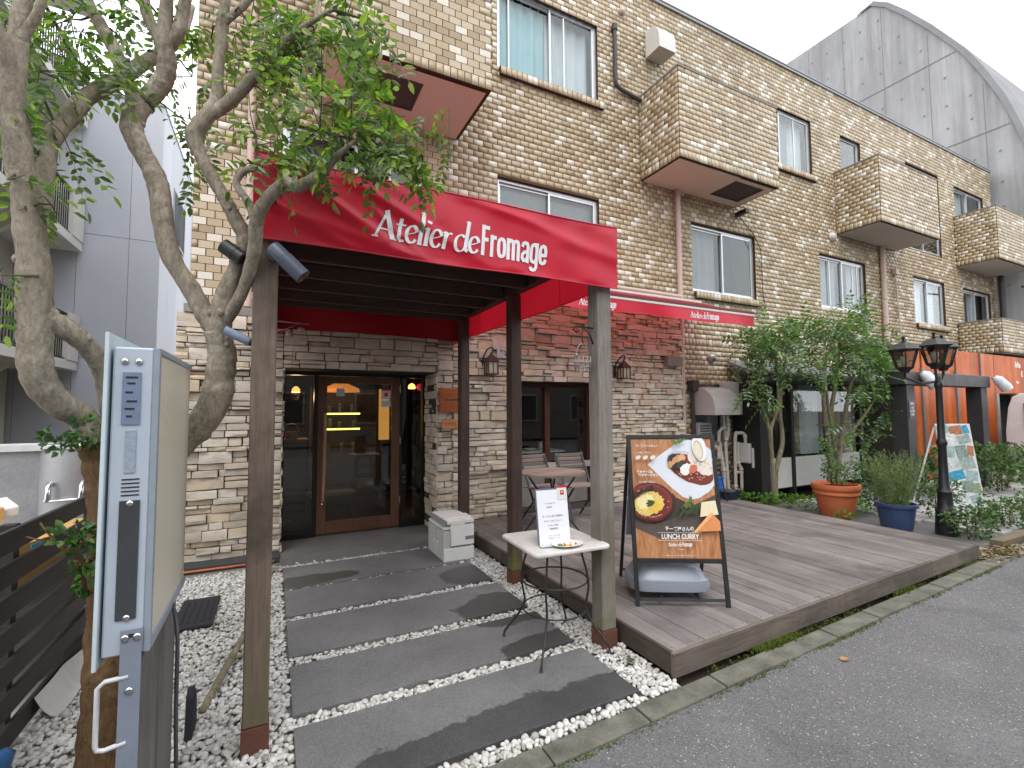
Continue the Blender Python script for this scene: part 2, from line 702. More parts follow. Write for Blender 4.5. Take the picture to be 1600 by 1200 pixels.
PEB = PEBBLE()
SLABS = [(4.74, 5.39), (4.12, 4.70), (3.44, 4.02), (2.79, 3.32), (2.13, 2.68)]
SLX0, SLX1 = .125, 1.875


def peb_ok(x, y):
    if y > 5.62 and x > .1:
        return False
    if y > 5.9 or y < kerb_in(x) + .005:
        return False
    if x > 2.14:
        return False
    for a, b in SLABS:
        if SLX0 - .011 < x < SLX1 + .011 and a - .012 < y < b + .012:
            return False
    return True


bm = bmesh.new()
bmesh.ops.create_icosphere(bm, subdivisions=2, radius=1)
ICO2_V = np.array([v.co[:] for v in bm.verts], np.float32)
bm.verts.index_update()
ICO2_F = np.array([[v.index for v in f.verts] for f in bm.faces], np.int32)
bm.free()
bm = bmesh.new()
bmesh.ops.create_icosphere(bm, subdivisions=1, radius=1)
bm.verts.index_update()
ICO1_V = np.array([v.co[:] for v in bm.verts], np.float32)
ICO1_F = np.array([[v.index for v in f.verts] for f in bm.faces], np.int32)
bm.free()


def rot_mats(n, rng, tilt=.35):
    """Random turns about z with a small tilt."""
    a = rng.uniform(0, 2 * np.pi, n)
    tx, ty = rng.normal(0, tilt, n), rng.normal(0, tilt, n)
    c, s = np.cos(a), np.sin(a)
    Rz = np.zeros((n, 3, 3)); Rz[:, 0, 0] = c; Rz[:, 0, 1] = -s; Rz[:, 1, 0] = s; Rz[:, 1, 1] = c; Rz[:, 2, 2] = 1
    c, s = np.cos(tx), np.sin(tx)
    Rx = np.zeros((n, 3, 3)); Rx[:, 0, 0] = 1; Rx[:, 1, 1] = c; Rx[:, 1, 2] = -s; Rx[:, 2, 1] = s; Rx[:, 2, 2] = c
    c, s = np.cos(ty), np.sin(ty)
    Ry = np.zeros((n, 3, 3)); Ry[:, 0, 0] = c; Ry[:, 0, 2] = s; Ry[:, 1, 1] = 1; Ry[:, 2, 0] = -s; Ry[:, 2, 2] = c
    return Rz @ Rx @ Ry


def scatter_stones(name, pts, sizes, rng, flat=(.45, .75), mat=None, kind="stuff", parent=None, lumps=True, ico=1):
    n = len(pts)
    base, F = (ICO1_V, ICO1_F) if ico == 1 else (ICO2_V, ICO2_F)
    k = len(base)
    sc = np.stack([sizes * rng.uniform(.85, 1.35, n), sizes * rng.uniform(.7, 1.0, n), sizes * rng.uniform(flat[0], flat[1], n)], 1)
    V = base[None] * sc[:, None, :]
    if lumps:
        am = .1 if ico == 1 else .0
        V = V * rng.uniform(1 - am, 1 + am, (n, k, 1)) * (1 + .13 * np.sin(base[None, :, :1] * rng.uniform(1, 3, (n, 1, 1)) + rng.uniform(0, 6, (n, 1, 1))))
    V = np.einsum('nij,nkj->nki', rot_mats(n, rng), V) + pts[:, None, :]
    FF = F[None] + (np.arange(n) * k)[:, None, None]
    return np_mesh(name, V.reshape(-1, 3), FF.reshape(-1, 3), mat, parent, kind, True, 3)


pts, sz = [], []
rp = random.Random(5)
sp_ = .0242
for iy in range(int((5.95 - 1.85) / sp_)):
    for ix in range(int((2.2 + 1.15) / sp_)):
        x = -1.15 + (ix + .5 * (iy % 2)) * sp_ + rp.uniform(-.011, .011)
        y = 1.85 + iy * sp_ * .9 + rp.uniform(-.011, .011)
        if y > 5.95 or not peb_ok(x, y):
            continue
        if x < -1.07:
            continue
        if x < -.75 and y < 3.0 and rp.random() < .35:
            continue
        s = rp.uniform(.012, .0205)
        if rp.random() < .04:
            s *= 1.4
        pts.append((x, y, s * .3 + (rp.uniform(-.010, .008) if .1 < x < 1.9 else rp.uniform(-.006, .012))))
        sz.append(s)
rngp = np.random.default_rng(4)
near = [i for i, q in enumerate(pts) if q[1] < 3.3]
far_ = [i for i, q in enumerate(pts) if q[1] >= 3.3]
PA_, SA_ = np.array(pts), np.array(sz)
o = scatter_stones("pebbles", PA_[near], SA_[near], rngp, mat=PEB, ico=2)
o["label"] = "large white rounded pebbles in the foreground round the slabs"
o["category"] = "pebbles"
o = scatter_stones("pebbles", PA_[far_], SA_[far_], rngp, mat=PEB)
o["label"] = "white rounded pebbles further back towards the shop door"
o["category"] = "pebbles"
mb = MB()
mb.quad((-1.118, 1.93, -.012), (2.16, 2.05, -.012), (2.16, 5.95, -.012), (-1.118, 5.95, -.012))
struct(mb.build("pebble_bed", M("dirty_gravel_bed", (.22, .21, .19), .95, .4, 30, 90, .6, .2), recalc=False))


# --- paving slabs
def SLATE():
    m, t, b = nt("dark_slate_slab")
    p = wpos(t)
    n1 = noise(t, 1.6, 6, .65, p)
    cc = ramp(t, n1, [(.3, (.088, .088, .090)), (.7, (.195, .193, .195))])
    cc = mixc(t, .4, cc, ramp(t, noise(t, 120, 3, .7, p), [(.3, (.055, .055, .055)), (.7, (.29, .29, .29))]))
    # rain-wet patches with a ragged edge along the kerb-side and deck-side ends
    wx = t.nodes.new("ShaderNodeSeparateXYZ")
    t.links.new(p, wx.inputs[0])
    edge = noise(t, 5, 5, .6, p)

    def patch(cx, cy, rx, ry):
        ma = t.nodes.new("ShaderNodeVectorMath"); ma.operation = 'SUBTRACT'
        t.links.new(p, ma.inputs[0]); ma.inputs[1].default_value = (cx, cy, 0)
        mb_ = t.nodes.new("ShaderNodeVectorMath"); mb_.operation = 'MULTIPLY'
        t.links.new(ma.outputs[0], mb_.inputs[0]); mb_.inputs[1].default_value = (1 / rx, 1 / ry, 0)
        le = t.nodes.new("ShaderNodeVectorMath"); le.operation = 'LENGTH'
        t.links.new(mb_.outputs[0], le.inputs[0])
        ad = t.nodes.new("ShaderNodeMath"); ad.operation = 'MULTIPLY_ADD'
        t.links.new(edge, ad.inputs[0]); ad.inputs[1].default_value = -.9
        t.links.new(le.outputs["Value"], ad.inputs[2])
        return ramp(t, ad.outputs[0], [(.50, 1.0), (.56, 0.0)])
    wet = patch(1.25, 2.13, 1.05, .26)
    for q in ((1.75, 2.85, .42, .14), (1.7, 3.5, .42, .32), (1.75, 4.35, .3, .26), (.3, 4.9, .5, .15)):
        wet = mixc(t, 1.0, wet, patch(*q), 'LIGHTEN')
    cc = mixc(t, mixc(t, 1.0, wet, .9, 'MULTIPLY'), cc, mixc(t, 1.0, cc, (.38, .38, .38), 'MULTIPLY'))
    t.links.new(cc, b.inputs["Base Color"])
    rg = mixc(t, wet, .72, .42)
    t.links.new(rg, b.inputs["Roughness"])
    setv(b, spec=.35)
    bump(t, b, noise(t, 90, 4, .7, p), .35, .004)
    return m


SLATE_M = SLATE()
path = bpy.data.objects.new("path", None)
COL.objects.link(path)
struct(path)
for i, (a, b) in enumerate(SLABS):
    mb = MB()
    mb.box(SLX0, SLX1, a, b, -.03, .022)
    mb.build("paving_slab", SLATE_M, path, bevel=.004)
mb = MB()
mb.box(.10, 2.1, 5.46, 6.62, -.03, .022)
struct(mb.build("entrance_floor", SLATE_M, bevel=.004))
mb = MB()
mb.box(-1.02, .098, 5.72, 6.0, -.03, .05)
struct(mb.build("plinth_strip", M("dark_plinth", (.055, .055, .06), .7, .15, 5, 60, .2), bevel=.004))
mb = MB()
mb.tube([(-.95, 5.705, .02), (-.5, 5.69, .022), (0.05, 5.7, .02)], .011, 8)
o = mb.build("orange_hose", M("orange_rubber", (.5, .14, .04), .5), smooth=True)
tag(o, "orange hose lying along the dark plinth under the stone wall", "hose")

# --- timber deck
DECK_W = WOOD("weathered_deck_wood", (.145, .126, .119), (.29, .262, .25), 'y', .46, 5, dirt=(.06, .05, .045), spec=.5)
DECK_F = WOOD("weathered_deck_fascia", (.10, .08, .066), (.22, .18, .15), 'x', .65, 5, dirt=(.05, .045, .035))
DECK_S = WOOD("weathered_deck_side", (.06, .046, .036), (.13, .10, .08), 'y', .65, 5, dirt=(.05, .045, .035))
DZ = .15
DX0, DX1 = 2.15, 6.72


def dfront(x):
    return 2.14 + .036 * (x - 2.15)


deck = bpy.data.objects.new("deck", None)
COL.objects.link(deck)
tag(deck, "low weathered timber deck of boards in front of the stone wall", "deck")
nb = 31
bw = (DX1 - DX0 - .05) / nb
NAIL = M("rusty_nail", (.03, .025, .02), .6)
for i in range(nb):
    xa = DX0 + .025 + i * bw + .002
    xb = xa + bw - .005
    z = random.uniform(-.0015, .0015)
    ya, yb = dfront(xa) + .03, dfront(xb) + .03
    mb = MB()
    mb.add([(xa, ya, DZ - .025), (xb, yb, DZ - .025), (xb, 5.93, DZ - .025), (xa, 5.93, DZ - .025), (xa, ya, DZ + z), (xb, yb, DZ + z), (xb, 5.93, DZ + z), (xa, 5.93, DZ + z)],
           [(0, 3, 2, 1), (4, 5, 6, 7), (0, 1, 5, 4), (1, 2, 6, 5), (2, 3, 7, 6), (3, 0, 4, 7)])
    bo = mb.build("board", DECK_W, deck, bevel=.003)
    mn = MB()
    for yy in (.035, 1.2, 2.4, 3.2):
        for xx in (xa + .025, xb - .025):
            mn.lathe((xx, dfront(xx) + .03 + yy, DZ + z + .0003), [(.0, 0), (.0045, 0), (.004, .0012), (0, .0014)], 6, caps=False)
    mn.build("nails", NAIL, bo, kind="stuff")
# front fascia of boards with mitred corner and a cap strip
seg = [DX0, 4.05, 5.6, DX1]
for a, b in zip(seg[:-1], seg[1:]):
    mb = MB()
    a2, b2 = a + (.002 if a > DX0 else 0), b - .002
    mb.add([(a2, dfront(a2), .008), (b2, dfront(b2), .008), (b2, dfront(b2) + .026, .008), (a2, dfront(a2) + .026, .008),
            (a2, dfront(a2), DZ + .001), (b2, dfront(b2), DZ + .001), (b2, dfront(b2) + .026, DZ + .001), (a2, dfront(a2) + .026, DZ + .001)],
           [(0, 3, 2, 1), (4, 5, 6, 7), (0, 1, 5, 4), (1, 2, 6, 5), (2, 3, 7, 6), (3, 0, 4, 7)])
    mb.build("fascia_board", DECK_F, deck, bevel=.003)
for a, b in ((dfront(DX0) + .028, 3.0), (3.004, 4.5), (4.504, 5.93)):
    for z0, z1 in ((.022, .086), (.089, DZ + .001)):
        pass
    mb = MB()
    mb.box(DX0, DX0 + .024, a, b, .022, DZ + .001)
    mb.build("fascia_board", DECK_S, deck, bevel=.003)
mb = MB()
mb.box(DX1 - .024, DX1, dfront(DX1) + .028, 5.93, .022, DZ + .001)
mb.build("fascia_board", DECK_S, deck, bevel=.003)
mb = MB()
for y in (2.5, 3.5, 4.5, 5.5):
    mb.box(DX0 + .1, DX1 - .1, y, y + .06, -.02, DZ - .028)
mb.build("joist", M("dark_joist", (.03, .026, .022), .8), deck)

# leaf litter and soil at the right end of the deck
FORE = M("pale_flagstone", (.36, .35, .34), .8, .25, 5, 60, .4)
fc = bpy.data.objects.new("forecourt", None)
COL.objects.link(fc)
struct(fc)
mb = MB()
mb.quad((6.9, 2.2, -.03), (17.0, 2.6, -.03), (17.0, 5.25, -.03), (6.9, 5.25, -.03))
mb.build("forecourt_bed", M("mortar_bed", (.13, .125, .12), .9, .3, 6, 60, .4), fc, recalc=False)
rf = random.Random(8)
rows_y = 2.62
flag_protos = []
cnt = 0
fl = MB()
while rows_y < 5.15:
    h = rf.uniform(.14, .2)
    x = 8.35 + rf.uniform(-.2, 0)
    while x < 16.5:
        wv = rf.uniform(.16, .34)
        z = rf.uniform(.0, .006)
        j = lambda s=.016: rf.uniform(-s, s)
        top = [(x + .01 + j(), rows_y + .01 + j(), z), (x + wv - .01 + j(), rows_y + .01 + j(), z), (x + wv - .01 + j(), rows_y + h - .01 + j(), z), (x + .01 + j(), rows_y + h - .01 + j(), z)]
        tgt = MB()
        bot = [(p[0], p[1], -.03) for p in top]
        FS = [(4, 5, 6, 7), (0, 1, 5, 4), (1, 2, 6, 5), (2, 3, 7, 6), (3, 0, 4, 7)]
        if x < 11.6 and cnt < 150:
            tgt.add(bot + top, FS)
            tgt.build("flagstone", FORE, fc, bevel=.004)
            cnt += 1
        else:
            fl.add(bot + top, FS)
        x += wv
    rows_y += h
fl.build("flagstone_field", FORE, fc, kind="stuff")

# ------------------------------------------------------------------ the tiled apartment building with the shop in its ground floor
CAM_RI = Matrix(CAM_R).transposed()


def to_px(p):
    """Where a point shows in the picture, in 1600 x 1200 pixels; only used to choose which pieces show largest."""
    v = CAM_RI @ (Vector(p) - Vector((0, 0, 1.6)))
    if v.z > -.05:
        return None
    return (800 + 736.9 * v.x / -v.z, 600 - 736.9 * v.y / -v.z, -v.z)


CREAM, TAN_L, TAN, BROWN = srgb(212, 204, 188), srgb(186, 171, 145), srgb(175, 156, 125), srgb(158, 138, 108)
STOPS = [(0, CREAM), (.14, TAN_L), (.28, srgb(182, 165, 136)), (.44, TAN), (.62, srgb(178, 160, 132)), (.76, BROWN), (.92, srgb(165, 146, 116))]
TILE_F = TILE("glazed_tile_field", STOPS, 'island', stain=.42)
TILE_O = TILE("glazed_tile", STOPS, 'object', stain=.42)
MORTAR = M("tile_mortar", srgb(82, 67, 52), .9, .15, 8, 80, .3, .2)
YT = 6.1
XL, XE = -.83, 20.05
bld = thing("apartment_building", "three storey apartment building clad in cream and brown tiles above a stone clad shop front", "building", (XL, YT, 0))

# openings: x0, x1, z0, z1
W1 = (2.88, 4.74, 6.72, 8.08); W2 = (2.88, 4.72, 3.78, 5.04); W3 = (.04, 1.76, 3.8, 5.08); W4 = (6.82, 8.60, 3.77, 5.05)
W5 = (10.78, 12.63, 3.85, 5.05); W6 = (14.9, 16.6, 3.82, 5.05); W7 = (17.74, 19.55, 3.5, 5.05)
W8 = (8.85, 10.66, 6.78, 8.05); W9 = (11.8, 12.65, 5.8, 8.07); W10 = (17.52, 19.43, 6.8, 8.05)
D1 = (6.77, 7.70, 5.8, 8.06); D2 = (14.79, 16.58, 5.8, 8.10); WG = (6.78, 7.62, .95, 2.08)
UPPER = [W1, W2, W3, W4, W5, W6, W7, W8, W9, W10, D1, D2, WG]
ENTR = (.10, 1.92, .02, 2.10)
SWIN = (2.94, 4.62, .15, 2.02)
LEDGE_Z = 2.76
STONE_X1 = 6.36
SRX, STONE_TOP = 2.13, 3.50


def wall_cells(mb, y, x0, x1, z0, z1, holes, depth):
    """Wall face at y with openings; each opening gets its reveal back to y + depth."""
    xs = sorted({x0, x1} | {v for h in holes for v in h[:2] if x0 < v < x1})
    zs = sorted({z0, z1} | {v for h in holes for v in h[2:] if z0 < v < z1})
    for a, b in zip(xs[:-1], xs[1:]):
        for c, d in zip(zs[:-1], zs[1:]):
            mx, mz = (a + b) / 2, (c + d) / 2
            if any(h[0] < mx < h[1] and h[2] < mz < h[3] for h in holes):
                continue
            mb.quad((a, y, c), (b, y, c), (b, y, d), (a, y, d))
    for h in holes:
        a, b, c, d = h
        if a >= x1 or b <= x0 or c >= z1 or d <= z0:
            continue
        e = y + depth
        mb.quad((a, y, c), (a, e, c), (a, e, d), (a, y, d))
        mb.quad((b, y, c), (b, y, d), (b, e, d), (b, e, c))
        mb.quad((a, y, d), (a, e, d), (b, e, d), (b, y, d))
        mb.quad((a, y, c), (b, y, c), (b, e, c), (a, e, c))


mb = MB()
wall_cells(mb, YT + .004, XL, SRX, LEDGE_Z - .06, 9.0, [W3], .14)
wall_cells(mb, YT + .004, SRX, STONE_X1, STONE_TOP, 9.0, [W1, W2], .14)
wall_cells(mb, YT + .004, STONE_X1, XE, LEDGE_Z - .06, 9.0, [h for h in UPPER if h not in (WG, W1, W2, W3)], .14)
wall_cells(mb, YT + .004, STONE_X1, XE, 0, LEDGE_Z - .06, [WG], .14)
mb.quad((XL, YT + .004, 0), (XL, 10.2, 0), (XL, 10.2, 9), (XL, YT + .004, 9))
mb.quad((XE, YT + .004, 0), (XE, YT + .004, 9), (XE, 10.2, 9), (XE, 10.2, 0))
mb.quad((XL, YT + .004, 9), (XL, 10.2, 9), (XE, 10.2, 9), (XE, YT + .004, 9))
mb.quad((XL, 10.2, 0), (XE, 10.2, 0), (XE, 10.2, 9), (XL, 10.2, 9))
wall = mb.build("wall", MORTAR, bld, recalc=False)

# --- tiles
TW, TH, JX, RZ = .152, .0875, .009, .0875


def rows_of_tiles(u0, u1, v0, v1, holes, phase=0.0, soldier=0, top_soldier=0):
    """Rectangles (ua, ub, va, vb) of running-bond tiles with the openings left free."""
    out = []
    if soldier:
        n = max(1, int(round((u1 - u0) / .0875)))
        s = (u1 - u0) / n
        for i in range(n):
            a, b = u0 + i * s + .004, u0 + (i + 1) * s - .004
            if not any(h[0] < (a + b) / 2 < h[1] and h[2] < v0 + soldier / 2 < h[3] for h in holes):
                out.append((a, b, v0 + .004, v0 + soldier - .004))
        v0 += soldier
    nr = int((v1 - v0) / RZ + .5)
    rz = (v1 - v0) / max(nr, 1)
    for r in range(nr):
        va, vb = v0 + r * rz + .0032, v0 + (r + 1) * rz - .0032
        vm = (va + vb) / 2
        cuts = sorted((max(h[0], u0), min(h[1], u1)) for h in holes if h[2] < vm < h[3] and h[0] < u1 and h[1] > u0)
        free, p = [], u0
        for a, b in cuts:
            if a > p:
                free.append((p, a))
            p = max(p, b)
        if p < u1:
            free.append((p, u1))
        for fa, fb in free:
            k = math.floor((fa - u0 - phase) / TW) - 1
            while True:
                a = u0 + phase + (k + .5 * (r % 2)) * TW
                if a > fb:
                    break
                ca, cb = max(a + .005, fa + .002), min(a + TW - .005, fb - .002)
                if cb - ca > .02:
                    out.append((ca, cb, va, vb))
                k += 1
    return out


TILE_FACES = [(4, 5, 6, 7), (0, 1, 5, 4), (1, 2, 6, 5), (2, 3, 7, 6), (3, 0, 4, 7)]


def tile_field(name, rects, to3, parent, mat=TILE_F):
    """Joined tiles; to3(u, v, out) maps wall coordinates to space."""
    v, f = [], []
    for a, b, c, d in rects:
        k = len(v)
        e = .0005
        o_ = random.uniform(-.0008, .0008)
        v += [to3(a, c, 0), to3(b, c, 0), to3(b, d, 0), to3(a, d, 0),
              to3(a + e, c + e, .003 + o_), to3(b - e, c + e, .003 + o_), to3(b - e, d - e, .003 + o_), to3(a + e, d - e, .003 + o_)]
        f += [tuple(k + i for i in q) for q in TILE_FACES]
    if v:
        return np_mesh(name, v, f, mat, parent, "stuff")


_tile_mesh = {}


def tile_part(rect, to3, parent):
    """One tile as an object of its own; tiles of a size share their mesh (front plane faces -Y)."""
    a, b, c, d = rect
    key = (round(b - a, 3), round(d - c, 3))
    if key not in _tile_mesh:
        hw, hh, e = key[0] / 2, key[1] / 2, .0005
        m = MB()
        m.add([(-hw, 0, -hh), (hw, 0, -hh), (hw, 0, hh), (-hw, 0, hh), (-hw + e, -.003, -hh + e), (hw - e, -.003, -hh + e), (hw - e, -.003, hh - e), (-hw + e, -.003, hh - e)], TILE_FACES)
        me = bpy.data.meshes.new("tile")
        me.from_pydata(m.v, [], m.f)
        me.materials.append(TILE_O)
        _tile_mesh[key] = me
    o = bpy.data.objects.new("tile", _tile_mesh[key])
    COL.objects.link(o)
    o.parent = parent
    o.location = Vector(to3((a + b) / 2, (c + d) / 2, random.uniform(-.0008, .0008))) - wloc(parent)
    return o


def front(y):
    return lambda u, v, o: (u, y + .004 - o, v)


def pick(rects, to3, n, ok):
    sc = []
    for r in rects:
        q = to_px(to3((r[0] + r[1]) / 2, (r[2] + r[3]) / 2, 0))
        s = -1
        if q and -10 < q[0] < 1610 and -10 < q[1] < 1210 and ok(q[0], q[1]):
            s = (r[1] - r[0]) * (r[3] - r[2]) / q[2] ** 2
        sc.append(s)
    order = sorted(range(len(rects)), key=lambda i: -sc[i])
    chosen = {i for i in order[:n] if sc[i] > 0}
    return [rects[i] for i in chosen], [r for i, r in enumerate(rects) if i not in chosen]


def see_wall(x, y):
    if x < 415:
        return y > 235 and y < 485 and x > 290
    return y < 230 + (x - 415) * .205 and x > 600 or x > 960


BALC_HOLES = [(5.62, 8.07, 5.57, 7.05), (11.49, 14.08, 5.6, 7.04), (17.4, 19.9, 5.64, 7.08), (17.3, 19.9, 3.08, 3.97), (.36, 2.27, 5.43, 6.95)]
rects = rows_of_tiles(XL, XE, LEDGE_Z, 9.0, UPPER + [(SRX, STONE_X1, 0, STONE_TOP)], .06, soldier=.13)
rects = [r for r in rects if not any(h[0] < (r[0] + r[1]) / 2 < h[1] and h[2] < (r[2] + r[3]) / 2 < h[3] for h in BALC_HOLES if h[0] > 17)]
low = rows_of_tiles(STONE_X1 + .01, XE, .02, LEDGE_Z, UPPER, .02)
single, rest = pick(rects, front(YT), 220, see_wall)
for r in single:
    tile_part(r, front(YT), wall)
tile_field("tile_field", rest + low, front(YT), wall)

COPING = M("zinc_coping", (.33, .34, .35), .5, .1, 5, 60, .1)
mb = MB()
mb.box(XL - .02, XE + .02, YT - .03, YT + .3, 9.002, 9.05)
mb.box(XL - .03, XE + .03, YT - .045, YT + .32, 9.052, 9.075)
mb.build("roof_coping", COPING, bld, bevel=.004)
LEDGE_M = M("grey_render_ledge", (.24, .225, .20), .85, .2, 4, 60, .3)
mb = MB()
mb.box(XL - .03, SRX - .01, 5.955, YT + .006, 2.665, LEDGE_Z - .004)
mb.box(SRX - .005, STONE_X1 + .01, 5.955, YT + .006, STONE_TOP + .002, STONE_TOP + .05)
mb.build("ledge", LEDGE_M, bld, bevel=.006)

# --- balconies
SOFFIT = M("pink_soffit_paint", srgb(232, 218, 204), .8, .07, 1.2, 40, .15, .2)
SOFFIT_G = M("grey_soffit_paint", srgb(196, 188, 178), .8, .08, 1.2, 40, .15, .2)
HATCH = M("hatch_shadow_grey", (.09, .085, .08), .8)


def balcony(x0, x1, yf, z0, z1, soffit, hatch=None, label=None, singles=0):
    t = .12
    mb = MB()
    mb.box(x0, x1, yf + .004, YT - .004, z0 + .004, z0 + .11)                # floor slab
    mb.box(x0, x1, yf + .004, yf + t, z0 + .112, z1)                         # front parapet
    mb.box(x0, x0 + t, yf + t + .002, YT - .004, z0 + .112, z1)
    mb.box(x1 - t, x1, yf + t + .002, YT - .004, z0 + .112, z1)
    bal = mb.build("balcony", MORTAR, bld, label=label)
    m2 = MB()
    if hatch:
        hx0, hx1, hy0, hy1 = hatch
        X = [x0 + .05, hx0, hx1, x1 - .05]
        Y = [yf + .06, hy0, hy1, YT - .01]
        for i in range(3):
            for j in range(3):
                if (i, j) != (1, 1):
                    m2.quad((X[i], Y[j], z0 - .012), (X[i + 1], Y[j], z0 - .012), (X[i + 1], Y[j + 1], z0 - .012), (X[i], Y[j + 1], z0 - .012))
        m2.box(x0 + .05, hx0 - .001, yf + .06, YT - .01, z0 - .011, z0 + .002)
        m2.build("soffit", soffit, bal, recalc=False)
        m3 = MB()
        for a, b, c, d in ((hx0, hx1, hy0, hy0 + .03), (hx0, hx1, hy1 - .03, hy1), (hx0, hx0 + .03, hy0 + .031, hy1 - .031), (hx1 - .03, hx1, hy0 + .031, hy1 - .031)):
            m3.box(a, b, c, d, z0 - .018, z0 + .0)
        m3.box(hx0 + .031, hx1 - .031, hy0 + .031, hy1 - .031, z0 - .006, z0 + .001)
        m3.build("hatch", HATCH, bal)
    else:
        m2.box(x0 + .05, x1 - .05, yf + .06, YT - .01, z0 - .012, z0 + .002)
        m2.build("soffit", soffit, bal)
    # tile skins: front, both ends, tops
    fr = rows_of_tiles(x0, x1, z0, z1, [], 0, soldier=.13)
    if singles:
        one, fr = pick(fr, front(yf), singles, lambda x, y: x > 600 or y < 0)
        for r in one:
            tile_part(r, front(yf), bal)
    F = [(fr, front(yf))]
    F.append((rows_of_tiles(yf + .012, YT, z0, z1, [], 0, soldier=.13), lambda u, v, o: (x0 + .001 - o, u, v)))
    F.append((rows_of_tiles(yf + .012, YT, z0, z1, [], 0, soldier=.13), lambda u, v, o: (x1 - .001 + o, u, v)))
    v, f = [], []
    for rs, to3 in F:
        for a, b, c, d in rs:
            k = len(v)
            e = .0005
            v += [to3(a, c, 0), to3(b, c, 0), to3(b, d, 0), to3(a, d, 0), to3(a + e, c + e, .003), to3(b - e, c + e, .003), to3(b - e, d - e, .003), to3(a + e, d - e, .003)]
            f += [tuple(k + i for i in q) for q in TILE_FACES]
    np_mesh("tile_field", v, f, TILE_F, bal, "stuff")
    m4 = MB()
    m4.box(x0 - .012, x1 + .012, yf - .008, yf + t + .01, z1 + .001, z1 + .03)
    for xa, xb in ((x0 - .012, x0 + t + .01), (x1 - t - .01, x1 + .012)):
        m4.box(xa, xb, yf + t + .012, YT - .004, z1 + .001, z1 + .03)
    m4.build("parapet_cap", LEDGE_M, bal)
    return bal


balcony(.36, 2.27, 4.96, 5.43, 7.05, SOFFIT, (.75, 1.5, 5.2, 5.75), "tiled balcony with pink soffit over the left window", 80)
balcony(5.62, 8.07, 5.2, 5.57, 7.05, SOFFIT, (7.1, 7.85, 5.35, 5.9), "tiled balcony with pink soffit and dark hatch")
balcony(11.49, 14.08, 5.2, 5.6, 7.04, SOFFIT_G, None, "tiled balcony with grey soffit in the middle of the top storey")
balcony(17.4, 19.9, 5.2, 5.64, 7.08, SOFFIT_G, None, "tiled balcony at the far end of the top storey")
balcony(17.3, 19.9, 5.2, 3.08, 3.97, SOFFIT_G, None, "tiled balcony above the orange timber shop front")

# --- windows of the flats
CURT_W = M("white_curtain", (.62, .60, .62), .9, .08, 3, 60, .1, .1)
CURT_B = M("pale_blue_curtain", (.36, .52, .56), .9, .08, 3, 60, .1, .1)
CURT_G = M("grey_net_curtain", (.30, .29, .30), .9, .08, 3, 60, .1, .1)
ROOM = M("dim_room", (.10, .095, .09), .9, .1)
BLIND = M("white_blind_slat", (.62, .63, .63), .6, .05)


def curtain(mb, x0, x1, z0, z1, y, n=10, amp=.025, seed=0):
    r = random.Random(seed)
    k = n * 6
    pts = []
    for i in range(k + 1):
        x = x0 + (x1 - x0) * i / k
        pts.append((x, y + amp * math.sin(i / k * n * 2 * math.pi + r.uniform(-.25, .25)) + amp * .4 * math.sin(i * .7 + seed)))
    for (xa, ya), (xb, yb) in zip(pts[:-1], pts[1:]):
        mb.quad((xa, ya, z0), (xb, yb, z0), (xb, yb, z1), (xa, ya, z1))


